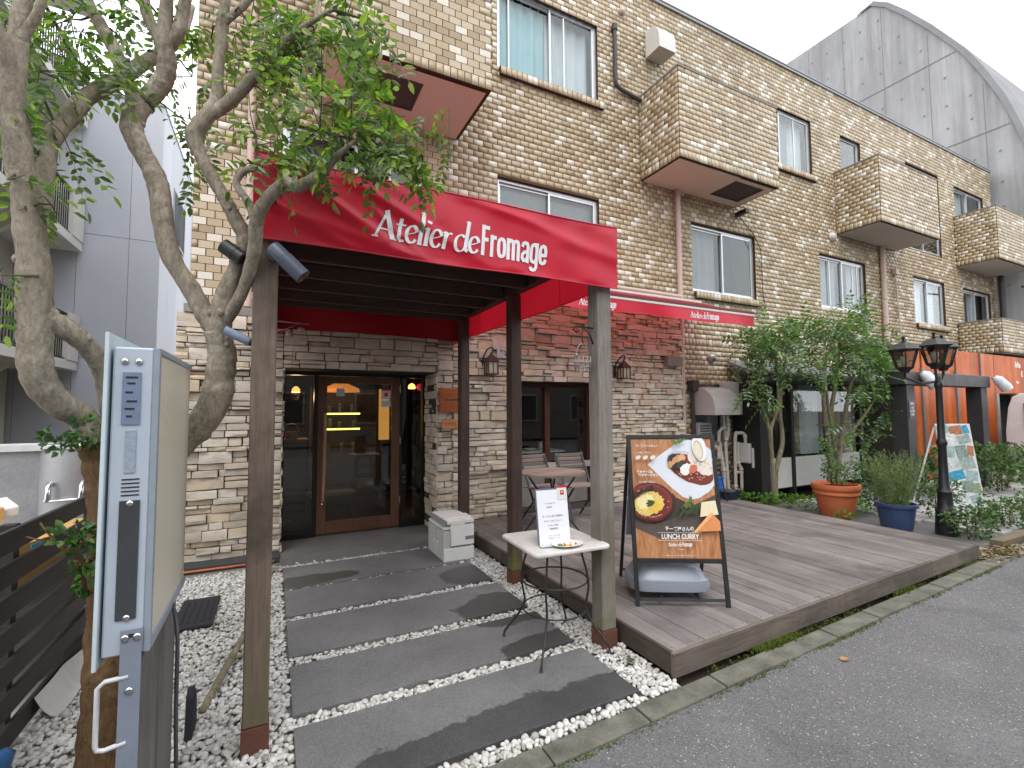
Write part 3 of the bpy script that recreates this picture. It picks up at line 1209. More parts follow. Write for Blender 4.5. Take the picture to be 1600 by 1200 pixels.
def window(rect, split=.5, curt=None, sill=True, frame_mat=ALU, blind=False, mull=(), glass=None, seed=0, label=None, lean=0):
    x0, x1, z0, z1 = rect
    y = YT + .055
    fw = .045
    xm = x0 + (x1 - x0) * split
    mb = MB()
    mb.box(x0, x1, y, y + .07, z1 - fw, z1)
    mb.box(x0, x1, y - .012, y + .07, z0, z0 + fw)
    mb.box(x0, x0 + fw, y, y + .07, z0 + fw + .001, z1 - fw - .001)
    mb.box(x1 - fw, x1, y, y + .07, z0 + fw + .001, z1 - fw - .001)
    # two sashes on two tracks
    for k, (a, b, yy) in enumerate(((x0 + fw + .001, xm + .022, y + .036), (xm - .022, x1 - fw - .001, y + .006))):
        s = .034
        mb.box(a, a + s, yy, yy + .025, z0 + fw + .001, z1 - fw - .001)
        mb.box(b - s, b, yy, yy + .025, z0 + fw + .001, z1 - fw - .001)
        mb.box(a + s + .001, b - s - .001, yy, yy + .025, z0 + fw + .001, z0 + fw + s)
        mb.box(a + s + .001, b - s - .001, yy, yy + .025, z1 - fw - s, z1 - fw - .001)
    for q in mull:
        xq = x0 + (x1 - x0) * q
        mb.box(xq - .012, xq + .012, y + .01, y + .03, z0 + fw + .036, z1 - fw - .036)
    win = mb.build("window", frame_mat, bld, label=label)
    for a, b, yy in ((x0 + fw + .036, xm - .014, y + .046), (xm + .014, x1 - fw - .036, y + .016)):
        m2 = MB()
        m2.box(a, b, yy, yy + .004, z0 + fw + .035, z1 - fw - .035)
        m2.build("pane", glass or PANE, win)
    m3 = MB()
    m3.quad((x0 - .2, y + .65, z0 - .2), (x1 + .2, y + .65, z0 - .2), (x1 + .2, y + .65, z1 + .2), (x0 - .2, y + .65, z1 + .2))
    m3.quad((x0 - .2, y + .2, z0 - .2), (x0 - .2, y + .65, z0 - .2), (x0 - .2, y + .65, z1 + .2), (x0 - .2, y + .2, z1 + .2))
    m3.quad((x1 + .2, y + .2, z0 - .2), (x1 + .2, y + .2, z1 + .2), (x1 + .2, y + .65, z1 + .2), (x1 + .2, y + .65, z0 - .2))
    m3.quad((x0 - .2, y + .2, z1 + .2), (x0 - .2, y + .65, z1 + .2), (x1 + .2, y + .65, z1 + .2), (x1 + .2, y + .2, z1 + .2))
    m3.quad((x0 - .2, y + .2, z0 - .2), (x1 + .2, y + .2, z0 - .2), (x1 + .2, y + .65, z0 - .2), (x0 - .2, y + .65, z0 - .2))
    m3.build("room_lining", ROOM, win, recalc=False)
    for i, (a, b, m) in enumerate(curt or ()):
        m4 = MB()
        curtain(m4, x0 + (x1 - x0) * a, x0 + (x1 - x0) * b, z0 + .02, z1 - .03, y + .16 + .03 * i, max(3, int(10 * (b - a))), .022, seed + i)
        m4.build("curtain", m, win, smooth=True, recalc=False)
    if blind:
        m5 = MB()
        z = z0 + .06
        while z < z1 - .06:
            m5.add([(x0 + .06, y + .12, z), (x1 - .06, y + .12, z), (x1 - .06, y + .10, z + .022), (x0 + .06, y + .10, z + .022)], [(0, 1, 2, 3)])
            z += .028
        m5.build("blind", BLIND, win, recalc=False, kind="stuff")
    if sill:
        sx0, sx1 = x0 + .03, x1 + .08
        m6 = MB()
        m6.box(sx0, sx1, YT - .058, YT - .002, z0 - .135, z0 - .012)
        si = m6.build("sill", MORTAR, win)
        n = int((sx1 - sx0) / .0875)
        s = (sx1 - sx0) / n
        tile_field("tile_field", [(sx0 + i * s + .004, sx0 + (i + 1) * s - .004, z0 - .131, z0 - .016) for i in range(n)], lambda u, v, o: (u, YT - .058 - o, v), win)
    return win


window(W1, .52, [(0, .5, CURT_B), (.52, .97, CURT_W)], mull=(.12, .66), seed=1, label="window with pale blue and white curtains")
window(W2, .5, None, sill=True, blind=True, seed=2, label="window with a white slatted blind")
window(W3, .5, [(0, .4, CURT_G)], sill=False, seed=3, mull=(.75,))
window(W4, .5, [(0, .48, CURT_G)], glass=PANE, seed=4)
window(W5, .52, [(0, .5, CURT_G), (.8, 1, CURT_W)], mull=(.25, .75, .86), sill=False, seed=5)
window(W6, .5, [(0, .48, CURT_W), (.72, .95, CURT_W)], seed=6)
window(W7, .5, [(.45, .62, CURT_W)], sill=False, seed=7)
window(W8, .42, [(.42, .7, CURT_G), (.72, 1, CURT_W)], mull=(.7,), seed=8)
window(W9, .05, None, sill=False, seed=9)
window(W10, .5, [(0, .5, CURT_W)], sill=False, seed=10)
window(D1, .5, None, sill=False, seed=11)
window(D2, .5, None, sill=False, seed=12)
window(WG, .5, [(0, 1, CURT_W)], sill=False, seed=13)

# --- pipes, vents and hoods fixed to the facade
PIPE = M("pinkish_beige_pipe_paint", srgb(196, 172, 160), .55, .06, 4, 60, .05)
PIPE_B = M("brown_pipe_paint", (.055, .045, .04), .5, .1)
mb = MB()
mb.tube([(6.43, 6.035, 5.56), (6.43, 6.035, .0)], .046, 14)
for z in (5.2, 3.0, 1.6):
    mb.tube([(6.43, 6.035, z), (6.43, 6.035, z + .03)], .052, 14)
mb.build("drainpipe", PIPE, bld, smooth=.6)
mb = MB()
mb.tube([(-.28, 6.03, 8.9), (-.28, 6.03, 4.9), (-.28, 6.03, 2.78)], .04, 12)
mb.build("drainpipe", PIPE, bld, smooth=.6)
mb = MB()
mb.tube([(13.3, 6.04, 5.6), (13.3, 6.04, 2.9)], .06, 12)
mb.build("drainpipe", PIPE, bld, smooth=.6)
mb = MB()
mb.tube([(19.75, 5.9, 5.6), (19.75, 5.9, 3.2)], .07, 12)
mb.build("drainpipe", PIPE_B, bld, smooth=.6)
mb = MB()
mb.tube([(5.07, 6.05, 8.14), (5.07, 6.05, 7.2), (5.085, 6.05, 7.11), (5.15, 6.05, 7.06), (5.63, 6.05, 6.98)], .036, 12)
mb.tube([(5.07, 6.05, 8.06), (5.07, 6.05, 8.16)], .05, 12)
mb.tube([(5.07, 6.07, 8.1), (5.07, 6.2, 8.1)], .036, 12)
mb.build("drainpipe", PIPE_B, bld, smooth=.6)
mb = MB()
mb.tube([(13.9, 6.06, 4.95), (14.05, 6.06, 3.3)], .018, 8)
mb.box(13.83, 13.97, 6.0, 6.09, 4.95, 5.1)
mb.build("cable_pipe", PIPE, bld)
mb = MB()
prof = [(6.08, 7.82), (5.74, 7.82), (5.74, 7.98), (5.745, 8.06), (5.765, 8.13), (5.795, 8.19), (5.84, 8.24), (5.89, 8.275), (5.95, 8.295), (6.0, 8.3), (6.08, 8.3)]
mb.prism(prof, 'x', 5.78, 6.16)
mb.build("vent_hood", M("off_white_hood_paint", (.62, .60, .56), .5, .06, 5, 60), bld, bevel=.006)


def vent_cap(x, z, r, m, y=YT):
    mb = MB()
    mb.ball((x, y - .02, z), r, 14, 8, s=(1, .9, 1))
    mb.tube([(x, y, z), (x, y - .03, z)], r * 1.05, 14)
    mb.build("vent_cap", m, bld, smooth=True)


vent_cap(7.23, 2.55, .09, M("steel_vent", (.35, .34, .33), .4, .1, metal=.7))
vent_cap(11.27, 5.5, .1, M("white_vent", (.55, .54, .52), .5))
vent_cap(5.27, 8.5, .06, PIPE)
mb = MB()
mb.box(8.02, 8.12, 5.85, 6.09, 5.38, 5.45)
mb.tube([(8.1, 6.07, 5.4), (8.5, 6.06, 5.1), (8.72, 6.06, 4.8), (8.74, 6.06, 3.9), (8.78, 6.06, 3.72)], .008, 6)
mb.build("cable", METAL_BLACK, bld)

# --- stone cladding
def STONE_MAT(name, by):
    m, t, b = nt(name)
    if by == 'island':
        r = t.nodes.new("ShaderNodeNewGeometry").outputs["Random Per Island"]
    else:
        r = t.nodes.new("ShaderNodeObjectInfo").outputs["Random"]
    cc = ramp(t, r, [(0, srgb(208, 197, 180)), (.3, srgb(217, 208, 194)), (.5, srgb(196, 186, 172)), (.68, srgb(208, 191, 166)), (.84, srgb(186, 174, 158)), (1, srgb(212, 203, 190))])
    p = wpos(t, (.6, .6, 1.6))
    n = noise(t, 9, 6, .7, p, .6)
    cc = mixc(t, .55, cc, mixc(t, 1.0, cc, ramp(t, n, [(.28, (.45, .43, .42)), (.5, (.95, .94, .92)), (.75, (1.2, 1.17, 1.12))]), 'MULTIPLY'))
    big = noise(t, 1.7, 5, .65, wpos(t))
    cc = mixc(t, ramp(t, big, [(.5, 0.0), (.72, .45)]), cc, mixc(t, 1.0, cc, (.45, .42, .40), 'MULTIPLY'))
    t.links.new(cc, b.inputs["Base Color"])
    setv(b, .85, .25)
    bump(t, b, noise(t, 45, 5, .7, p, .5), .7, .008)
    return m


STONE_F, STONE_O = STONE_MAT("ledge_stone_field", 'island'), STONE_MAT("ledge_stone", 'object')
STONE_BACK = M("stone_joint_shadow", (.055, .048, .042), .95, .2)
YS = 6.0


def ledge_rows(u0, u1, v0, v1, rnd, hs=(.05, .065, .08, .095, .11, .13, .075), lw=1.0):
    """Stones of stacked ledge cladding: rows of uneven height, stones of uneven length, some of two thin ones."""
    out = []
    v = v0
    while v < v1 - .012:
        h = rnd.choice(hs)
        if v1 - v - h < .035:
            h = v1 - v
        u = u0 + (0 if rnd.random() < .5 else 0)
        first = True
        while u < u1 - .01:
            w_ = lw * rnd.uniform(.10, .32) * (1.15 if h > .07 else .95)
            if first:
                w_ *= rnd.uniform(.4, 1)
                first = False
            if u1 - u - w_ < .07:
                w_ = u1 - u
            if h > .085 and rnd.random() < .38:
                s = h * rnd.uniform(.38, .62)
                out.append((u, u + w_, v, v + s))
                if rnd.random() < .3 and w_ > .2:
                    q = w_ * rnd.uniform(.4, .6)
                    out.append((u, u + q, v + s, v + h))
                    out.append((u + q, u + w_, v + s, v + h))
                else:
                    out.append((u, u + w_, v + s, v + h))
            else:
                out.append((u, u + w_, v, v + h))
            u += w_
        v += h
    return out


def stone_shape(a, b, c, d, to3, rnd):
    """A split-face stone: 4 x 3 grid of front points, uneven."""
    g = .0058
    a, b, c, d = a + g * rnd.uniform(.3, 1.4), b - g * rnd.uniform(.3, 1.4), c + g * rnd.uniform(.3, 1.4), d - g * rnd.uniform(.3, 1.4)
    out = rnd.choice([.025, .04, .05, .06, .072, .085, .1])
    nu = 4 if b - a > .16 else 3
    V, F = [], []
    jt = min(.012, (d - c) * .12)
    for j in range(3):
        for i in range(nu):
            e = (i in (0, nu - 1)) + (j in (0, 2))
            o = out + rnd.uniform(-.009, .009) - (.005 * e)
            V.append(to3(a + (b - a) * i / (nu - 1) + (rnd.uniform(-jt, jt) if 0 < i < nu - 1 else rnd.uniform(-.002, .002)),
                         c + (d - c) * j / 2 + (rnd.uniform(-jt, jt) if j == 1 else rnd.uniform(-.0028, .0028)), o))
    for j in range(2):
        for i in range(nu - 1):
            k = j * nu + i
            F.append((k, k + 1, k + nu + 1, k + nu))
    ring = [i for i in range(nu)] + [nu + nu - 1] + [2 * nu + i for i in range(nu - 1, -1, -1)] + [nu]
    b0 = len(V)
    for i in ring:
        x = V[i]
    uv = [(a + (b - a) * (i % nu) / (nu - 1), c + (d - c) * (i // nu) / 2) for i in ring]
    V += [to3(u, v_, 0) for u, v_ in uv]
    n = len(ring)
    for q in range(n):
        F.append((ring[q], b0 + q, b0 + (q + 1) % n, ring[(q + 1) % n]))
    return V, F


rst = random.Random(21)
fr = lambda u, v, o: (u, YS - o, v)
faces = []
for reg in ((XL - .09, .10, .05, 2.66), (.10, 1.92, 2.10, 2.66), (1.92, 2.13, .15, 2.66), (2.13, 2.94, .15, STONE_TOP), (2.94, 4.62, 2.02, STONE_TOP), (4.62, STONE_X1 - .02, .15, STONE_TOP)):
    thin = reg[0] > 4
    faces += [(r, fr) for r in (ledge_rows(*reg, rst, (.045, .06, .07, .085, .1), .85) if thin else ledge_rows(*reg, rst))]
jr = lambda u, v, o: (1.92 - o * .3 + .008, u, v)
jl = lambda u, v, o: (.10 + o * .3 - .008, u, v)
wl_ = lambda u, v, o: (2.94 + o * .3 - .008, u, v)
wr_ = lambda u, v, o: (4.62 - o * .3 + .008, u, v)
ex = lambda u, v, o: (STONE_X1 - .02 + o * .3, u, v)
ret = []
for to3, z1_, z0_, y1 in ((jr, 2.1, .03, 6.48), (jl, 2.1, .03, 6.48), (wl_, 2.02, .16, 6.25), (wr_, 2.02, .16, 6.25)):
    ret += [(r, to3) for r in ledge_rows(YS - .05, y1, z0_, z1_, rst)]
ret += [(r, ex) for r in ledge_rows(YS - .05, YT, .15, STONE_TOP, rst)]
mb = MB()
wall_cells(mb, YS, XL - .09, SRX, 0, 2.66, [ENTR], .5)
wall_cells(mb, YS, SRX, STONE_X1 - .02, 0, STONE_TOP, [SWIN], .5)
mb.quad((STONE_X1 - .02, YS, 0), (STONE_X1 - .02, YT + .006, 0), (STONE_X1 - .02, YT + .006, STONE_TOP), (STONE_X1 - .02, YS, STONE_TOP))
mb.quad((XL - .09, YS, 0), (XL - .09, YS, 2.66), (XL - .09, YT + .2, 2.66), (XL - .09, YT + .2, 0))
swall = mb.build("stone_wall", STONE_BACK, bld, recalc=False)


def see_stone(x, y):
    if x < 268 or (375 < x < 447 and y > 450):
        return False
    if y < 500 + (x - 600) * -.1 and x < 720:
        return False
    if 715 < x < 737 or 790 < x < 820 or 918 < x < 962:
        return False
    if x > 965 and y > 680:
        return False
    if 323 < x < 365 and y < 640:
        return False
    return True


sc = []
for i, (r, to3) in enumerate(faces):
    q = to_px(to3((r[0] + r[1]) / 2, (r[2] + r[3]) / 2, .05))
    s = (r[1] - r[0]) * (r[3] - r[2]) / q[2] ** 2 if q and see_stone(q[0], q[1]) else -1
    sc.append((s, i))
big = {i for s, i in sorted(sc, reverse=True)[:300] if s > 0}
fm = MB()
for i, (r, to3) in enumerate(faces + ret):
    V, F = stone_shape(*r, to3, rst)
    if i in big and i < len(faces):
        m1 = MB()
        m1.add(V, F)
        so = m1.build("stone", STONE_O, swall, smooth=.5)
    else:
        fm.add(V, F)
fm.build("stone_field", STONE_F, swall, smooth=.5, kind="stuff")

# --- shop entrance: dark framed glazing with a brown timber door, set back in the stone
DARKFRAME = M("near_black_frame", (.012, .010, .009), .4, .1, 6, 80, .05)
DOORWOOD = WOOD("red_brown_door_wood", (.10, .045, .024), (.175, .082, .045), 'z', .4, 5, obj_random=False, spec=.5)
HANDLEWOOD = WOOD("pale_handle_wood", (.32, .17, .10), (.46, .28, .18), 'z', .45, 6, obj_random=False)
YD = 6.50
fr_ = MB()
for x0, x1 in ((.10, .135), (.47, .512), (1.566, 1.60), (1.885, 1.92)):
    fr_.box(x0, x1, YD, YD + .09, .024, 2.06)
fr_.box(.10, 1.92, YD - .01, YD + .09, 2.062, 2.10)
fr_.box(.136, .469, YD, YD + .08, .024, .09)
fr_.box(1.601, 1.884, YD, YD + .08, .024, .09)
entrance = fr_.build("entrance_frame", DARKFRAME, bld)
for a, b in ((.136, .469), (1.601, 1.884)):
    mb = MB()
    mb.box(a, b, YD + .04, YD + .046, .091, 2.061)
    mb.build("side_light", PANE, entrance)
dm = MB()
for x0, x1 in ((.515, .625), (1.452, 1.562)):
    dm.box(x0, x1, YD - .004, YD + .045, .05, 2.055)
dm.box(.626, 1.451, YD - .002, YD + .043, .05, .20)
dm.box(.626, 1.451, YD - .002, YD + .043, 1.965, 2.055)
door = dm.build("door", DOORWOOD, bld, bevel=.004)
mb = MB()
mb.box(.627, 1.45, YD + .018, YD + .026, .201, 1.964)
mb.build("door_glass", PANE, door)
mb = MB()
mb.tube([(.585, YD - .075, .47), (.59, YD - .078, .8), (.597, YD - .08, 1.2), (.60, YD - .078, 1.58)], [.016, .02, .022, .019], 8)
mb.build("handle", HANDLEWOOD, door, smooth=.7)
mb = MB()
for z in (.47, 1.5):
    mb.tube([(.59, YD - .07, z), (.59, YD - .002, z)], .009, 8)
mb.ball((.58, YD - .03, .43), .016, 8, 6)
mb.build("handle_bracket", STEEL, door)
for z in (.35, 1.15, 1.85):
    mb = MB()
    mb.tube([(1.566, YD - .012, z), (1.566, YD - .012, z + .1)], .008, 8)
    mb.build("hinge", STEEL, door)
stk_b = M("pale_blue_sticker", (.55, .62, .66), .5, .05)
for nm, x0, x1, z0, z1, m in (("sticker", .74, .84, 1.80, 1.90, stk_b), ("sticker", 1.315, 1.44, 1.76, 1.90, M("white_sticker", (.7, .68, .66), .5, .05)), ("sticker", 1.315, 1.44, 1.66, 1.745, stk_b)):
    mb = MB()
    mb.box(x0, x1, YD + .012, YD + .0165, z0, z1)
    s_ = mb.build(nm, m, door)
mb = MB()
mb.box(1.355, 1.40, YD + .0095, YD + .0115, 1.80, 1.85)
mb.box(1.315, 1.44, YD + .0095, YD + .0115, 1.875, 1.90)
mb.build("sticker_mark", INK_RED, door)

# shop room behind the glass
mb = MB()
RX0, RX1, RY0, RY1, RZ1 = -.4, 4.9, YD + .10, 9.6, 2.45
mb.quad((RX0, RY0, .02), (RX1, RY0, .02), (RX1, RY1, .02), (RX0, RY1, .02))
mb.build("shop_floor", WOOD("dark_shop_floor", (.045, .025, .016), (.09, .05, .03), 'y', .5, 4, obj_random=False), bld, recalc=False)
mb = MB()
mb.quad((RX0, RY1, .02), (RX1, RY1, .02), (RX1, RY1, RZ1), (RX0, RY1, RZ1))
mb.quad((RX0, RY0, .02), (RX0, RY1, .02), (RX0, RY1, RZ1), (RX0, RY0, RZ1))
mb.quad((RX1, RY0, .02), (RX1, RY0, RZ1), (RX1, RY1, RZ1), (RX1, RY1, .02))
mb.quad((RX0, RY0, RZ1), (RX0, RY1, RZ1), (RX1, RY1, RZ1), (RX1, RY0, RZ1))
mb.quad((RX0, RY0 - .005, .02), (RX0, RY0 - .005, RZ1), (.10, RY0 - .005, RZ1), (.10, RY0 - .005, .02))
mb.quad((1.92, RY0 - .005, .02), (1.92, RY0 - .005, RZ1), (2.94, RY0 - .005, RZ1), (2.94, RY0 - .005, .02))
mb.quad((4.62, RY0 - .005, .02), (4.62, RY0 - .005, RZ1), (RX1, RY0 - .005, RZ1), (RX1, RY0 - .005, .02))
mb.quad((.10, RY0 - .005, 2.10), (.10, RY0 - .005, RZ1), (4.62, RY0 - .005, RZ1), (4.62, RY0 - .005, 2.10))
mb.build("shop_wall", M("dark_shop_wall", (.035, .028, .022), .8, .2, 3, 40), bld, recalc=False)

# window onto the deck
RED_FRAME = WOOD("dark_red_window_wood", (.055, .018, .012), (.10, .032, .02), 'z', .45, 5, obj_random=False)
YW = 6.27
mb = MB()
mb.box(2.945, 3.03, YW, YW + .08, .15, 2.015)
mb.box(3.74, 3.83, YW - .01, YW + .08, .15, 2.015)
mb.box(4.53, 4.615, YW, YW + .08, .15, 2.015)
mb.box(3.031, 3.739, YW, YW + .08, 1.95, 2.015)
mb.box(3.831, 4.529, YW, YW + .08, 1.95, 2.015)
win = mb.build("shop_window", RED_FRAME, bld, bevel=.003)
for a, b in ((3.031, 3.739), (3.831, 4.529)):
    mb = MB()
    mb.box(a, b, YW + .03, YW + .036, .83, 1.949)
    mb.build("pane", PANE, win)
    mb = MB()
    mb.box(a, b, YW + .01, YW + .05, .16, .70)
    mb.build("lower_panel", M("grey_panel", (.22, .21, .20), .7, .15, 4, 50, .1), win)
mb = MB()
mb.box(2.95, 4.61, YW - .05, YW - .012, .705, .80)
mb.build("sill", M("pale_stone_sill", (.42, .40, .38), .7, .1), win, bevel=.004)
mb = MB()
mb.box(3.0, 3.08, YW - .008, YW - .004, 1.72, 1.92)
mb.build("sticker", WHITE, win)

# ------------------------------------------------------------------ lettering drawn with a broad pen
def arc(cx, cy, rx, ry, a0, a1, n=10):
    return [(cx + rx * math.cos(math.radians(a0 + (a1 - a0) * i / n)), cy + ry * math.sin(math.radians(a0 + (a1 - a0) * i / n))) for i in range(n + 1)]


PEN = {
    'A': (.56, [([(.03, 0), (.27, .72)], .8), ([(.25, .74), (.36, .42), (.51, 0)], 1.35), ([(.13, .25), (.43, .25)], .7), ([(-.05, .012), (.12, .012)], .7), ([(.42, .012), (.62, .012)], .7)]),
    't': (.27, [([(.12, .60), (.10, .3), (.10, .09), (.15, .015), (.26, .03)], 1.1), ([(.0, .44), (.26, .45)], .8)]),
    'e': (.34, [([(.05, .22), (.18, .26), (.29, .31)], .7), (arc(.175, .235, .145, .225, 20, 330, 18), 1.05)]),
    'l': (.17, [([(.09, .86), (.09, .5), (.08, 0)], 1.2), ([(.01, .83), (.09, .87)], .7), ([(.02, .012), (.15, .012)], .7)]),
    'i': (.19, [([(.09, .46), (.085, 0)], 1.2), ([(.0, .42), (.09, .465)], .8), ([(.095, .585), (.115, .655)], 1.6), ([(.02, .012), (.15, .012)], .7)]),
    'r': (.28, [([(.09, .46), (.085, 0)], 1.2), ([(.0, .42), (.09, .465)], .8), ([(.09, .27), (.14, .39), (.21, .44), (.28, .43)], 1.1)]),
    'd': (.43, [(arc(.19, .225, .16, .225, 50, 330, 18), 1.0), ([(.37, .86), (.355, .4), (.345, .07), (.43, .02)], 1.2), ([(.29, .83), (.37, .87)], .7)]),
    ' ': (.09, []),
}


# heavy condensed letters of even stroke for the second word
BOLD = {
    'F': (.36, [[(.08, 0), (.08, .87)], [(.08, .805), (.33, .805)], [(.08, .46), (.29, .46)]]),
    'r': (.29, [[(.08, 0), (.08, .63)], [(.08, .42), (.11, .53), (.17, .57), (.27, .565)]]),
    'o': (.39, [[(.195 + .125 * math.copysign(abs(math.cos(q)) ** .6, math.cos(q)), .315 + .25 * math.copysign(abs(math.sin(q)) ** .8, math.sin(q))) for q in [2 * math.pi * i / 20 for i in range(21)]]]),
    'm': (.60, [[(.08, 0), (.08, .63)], [(.08, .44), (.11, .54), (.19, .575), (.26, .55), (.29, .46), (.29, 0)], [(.29, .44), (.32, .54), (.40, .575), (.47, .55), (.50, .46), (.50, 0)]]),
    'a': (.39, [[(.07, .45), (.10, .55), (.19, .575), (.28, .55), (.31, .46), (.31, 0)], [(.31, .33), (.16, .30), (.075, .22), (.075, .12), (.13, .06), (.22, .07), (.31, .16)]]),
    'g': (.40, [[(.32, .63), (.32, -.06), (.28, -.15), (.19, -.175), (.09, -.15), (.07, -.09)], [(.32, .42), (.28, .54), (.19, .575), (.10, .53), (.07, .42), (.07, .20), (.10, .10), (.19, .06), (.28, .09), (.32, .2)]]),
    'e': (.37, [[(.07, .305), (.31, .305), (.31, .42), (.275, .54), (.19, .575), (.105, .54), (.07, .42), (.07, .20), (.105, .095), (.19, .06), (.28, .09), (.31, .19)]]),
}


def stroke_set(letters, shear, nib, nmin, flat=False):
    V, F, x, k = [], [], 0.0, 0
    for adv, strokes in letters:
        for pts, wgt in strokes:
            P = []
            for (ax, ay), (bx, by) in zip(pts[:-1], pts[1:]):
                n = max(1, int(math.hypot(bx - ax, by - ay) / .06))
                P += [(ax + (bx - ax) * i / n, ay + (by - ay) * i / n) for i in range(n)]
            P.append(pts[-1])
            b = len(V)
            for i, (px, py) in enumerate(P):
                q0, q1 = P[max(0, i - 1)], P[min(len(P) - 1, i + 1)]
                dx, dy = q1[0] - q0[0], q1[1] - q0[1]
                L = math.hypot(dx, dy) or 1
                dx, dy = dx / L, dy / L
                w_ = (nmin + nib * abs(dx * math.sin(math.radians(20)) - dy * math.cos(math.radians(20)))) * wgt / 2
                for s_ in (1, -1):
                    qx, qy = px - dy * w_ * s_, py + dx * w_ * s_
                    V.append((x + qx + qy * shear, qy, k * .0003))
            for i in range(len(P) - 1):
                F.append((b + 2 * i, b + 2 * i + 1, b + 2 * i + 3, b + 2 * i + 2))
            k += 1
        x += adv
    return V, F, x


def logo(width):
    """The shop name as (verts (x, z, depth), faces), set `width` wide with its baseline at 0."""
    V, F, x = stroke_set([PEN[c] for c in "Atelier de"], .17, .062, .034)
    s = width * .56 / x
    sz = s * 1.08
    out = [(p[0] * s, p[1] * sz, p[2]) for p in V]
    fs = list(F)
    V2, F2, x2 = stroke_set([(BOLD[c][0], [(q, 1.0) for q in BOLD[c][1]]) for c in "Fromage"], .10, .045, .092)
    s2 = width * .425 / x2
    b = len(out)
    out += [(width * .575 + p[0] * s2, p[1] * sz, p[2]) for p in V2]
    fs += [tuple(b + i for i in f) for f in F2]
    return out, fs


# ------------------------------------------------------------------ the pergola with its red canvas
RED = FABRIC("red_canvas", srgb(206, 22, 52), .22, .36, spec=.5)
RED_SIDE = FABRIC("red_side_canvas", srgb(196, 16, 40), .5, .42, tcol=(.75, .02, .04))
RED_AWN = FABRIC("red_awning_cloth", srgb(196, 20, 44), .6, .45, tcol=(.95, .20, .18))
RED_SHADED = FABRIC("red_shaded_canvas", srgb(150, 10, 26), .04, .5)  # darker copy of the canvas, the shade under the pergola put into its colour
RED_HEM = FABRIC("red_canvas_hem", srgb(205, 60, 78), .2, .4)
LETTER = M("white_lettering", (.72, .72, .73), .6, .03, 5, 40, 0, .3)
POST = WOOD("weathered_post_wood", (.125, .090, .068), (.225, .172, .136), 'z', .7, 5, dirt=(.05, .036, .03), obj_random=False, moss=(.7, (.13, .125, .05)))
POST_G = WOOD("silvered_post_wood", (.16, .138, .12), (.31, .28, .25), 'z', .75, 5, dirt=(.13, .10, .08), obj_random=False, moss=(1.0, (.14, .145, .075)))
POST_D = WOOD("dark_post_wood", (.06, .035, .028), (.115, .075, .06), 'z', .65, 5, dirt=(.04, .026, .02), obj_random=False, moss=(.5, (.16, .17, .05)))
BEAM = WOOD("dark_beam_wood", (.05, .036, .030), (.105, .076, .064), 'x', .65, 5, obj_random=False)
BASE = M("rust_brown_post_shoe", srgb(98, 62, 50), .6, .2, 8, 60, .15)
perg = thing("entrance_pergola", "timber entrance pergola hung with red canvas lettered with the shop name", "pergola", (1.0, 2.6, 0))


def post(x0, x1, y0, y1, z1, m, lab=None):
    mb = MB()
    mb.cbox(x0, x1, y0, y1, .13, z1, .006)
    # checks and splits along the grain
    p = mb.build("post", m, perg, label=lab)
    mb = MB()
    mb.box(x0 - .004, x1 + .004, y0 - .004, y1 + .004, -.02, .128)
    mb.build("post_shoe", BASE, p, bevel=.003)
    return p


post(-.098, .012, 2.585, 2.695, 2.60, POST)
post(1.985, 2.10, 2.60, 2.72, 2.60, POST_G, "silver grey weathered front post with green algae")
post(1.985, 2.095, 3.925, 4.035, 2.70, POST_D)
post(1.985, 2.095, 5.25, 5.36, 2.70, POST_D)
post(-.098, .012, 5.25, 5.36, 2.70, POST_D)
mb = MB()
mb.box(-.10, 2.11, 2.60, 2.69, 2.602, 2.79)
mb.build("beam", BEAM, perg, bevel=.004)
for y in (3.16, 3.62, 4.08, 4.52, 4.96, 5.26):
    mb = MB()
    mb.box(.015, 1.98, y, y + .045, 2.68, 2.79)
    mb.build("rafter", BEAM, perg, bevel=.003)
BEAM_Y = WOOD("dark_side_beam_wood", (.035, .024, .020), (.075, .052, .044), 'y', .65, 5, obj_random=False)
for x in (-.09, 1.99):
    mb = MB()
    mb.box(x, x + .09, 2.73, 5.9, 2.702, 2.80)
    mb.build("beam", BEAM_Y, perg, bevel=.004)
for i in range(9):
    y = 2.6 + i * .375
    mb = MB()
    mb.box(-.09, 2.10, y, y + .37, 2.802, 2.82)
    mb.build("roof_board", BEAM, perg)


def fold(x, z):
    """How far the front canvas bulges out at x, z: slanting drag folds from the left corner, soft waves elsewhere."""
    y = 0.0
    for cx, cz, ang, wd, am, ln in ((.05, 2.80, -32, .028, .020, .55), (.18, 2.74, -30, .024, .016, .6), (.40, 2.80, -24, .030, .016, .6), (.02, 2.62, -26, .03, .018, .5),
                                    (.55, 2.62, -40, .018, .008, .25), (.60, 2.56, 30, .014, .007, .2), (.25, 2.56, -14, .03, .012, .5), (1.1, 2.86, -12, .03, .012, .6), (1.75, 2.70, -8, .05, .012, .5)):
        a = math.radians(ang)
        u = (x - cx) * math.cos(a) + (z - cz) * math.sin(a)
        v = -(x - cx) * math.sin(a) + (z - cz) * math.cos(a)
        y += am * math.exp(-(v / wd) ** 2) * math.exp(-(u / ln) ** 2 if u > 0 else -(u / .15) ** 2)
    y += .004 * math.sin(x * 9 + z * 14) + .003 * math.sin(x * 21 - z * 8)
    return y


FX0, FX1, FZ0, FZ1, FY = -.105, 2.125, 2.445, 2.875, 2.556


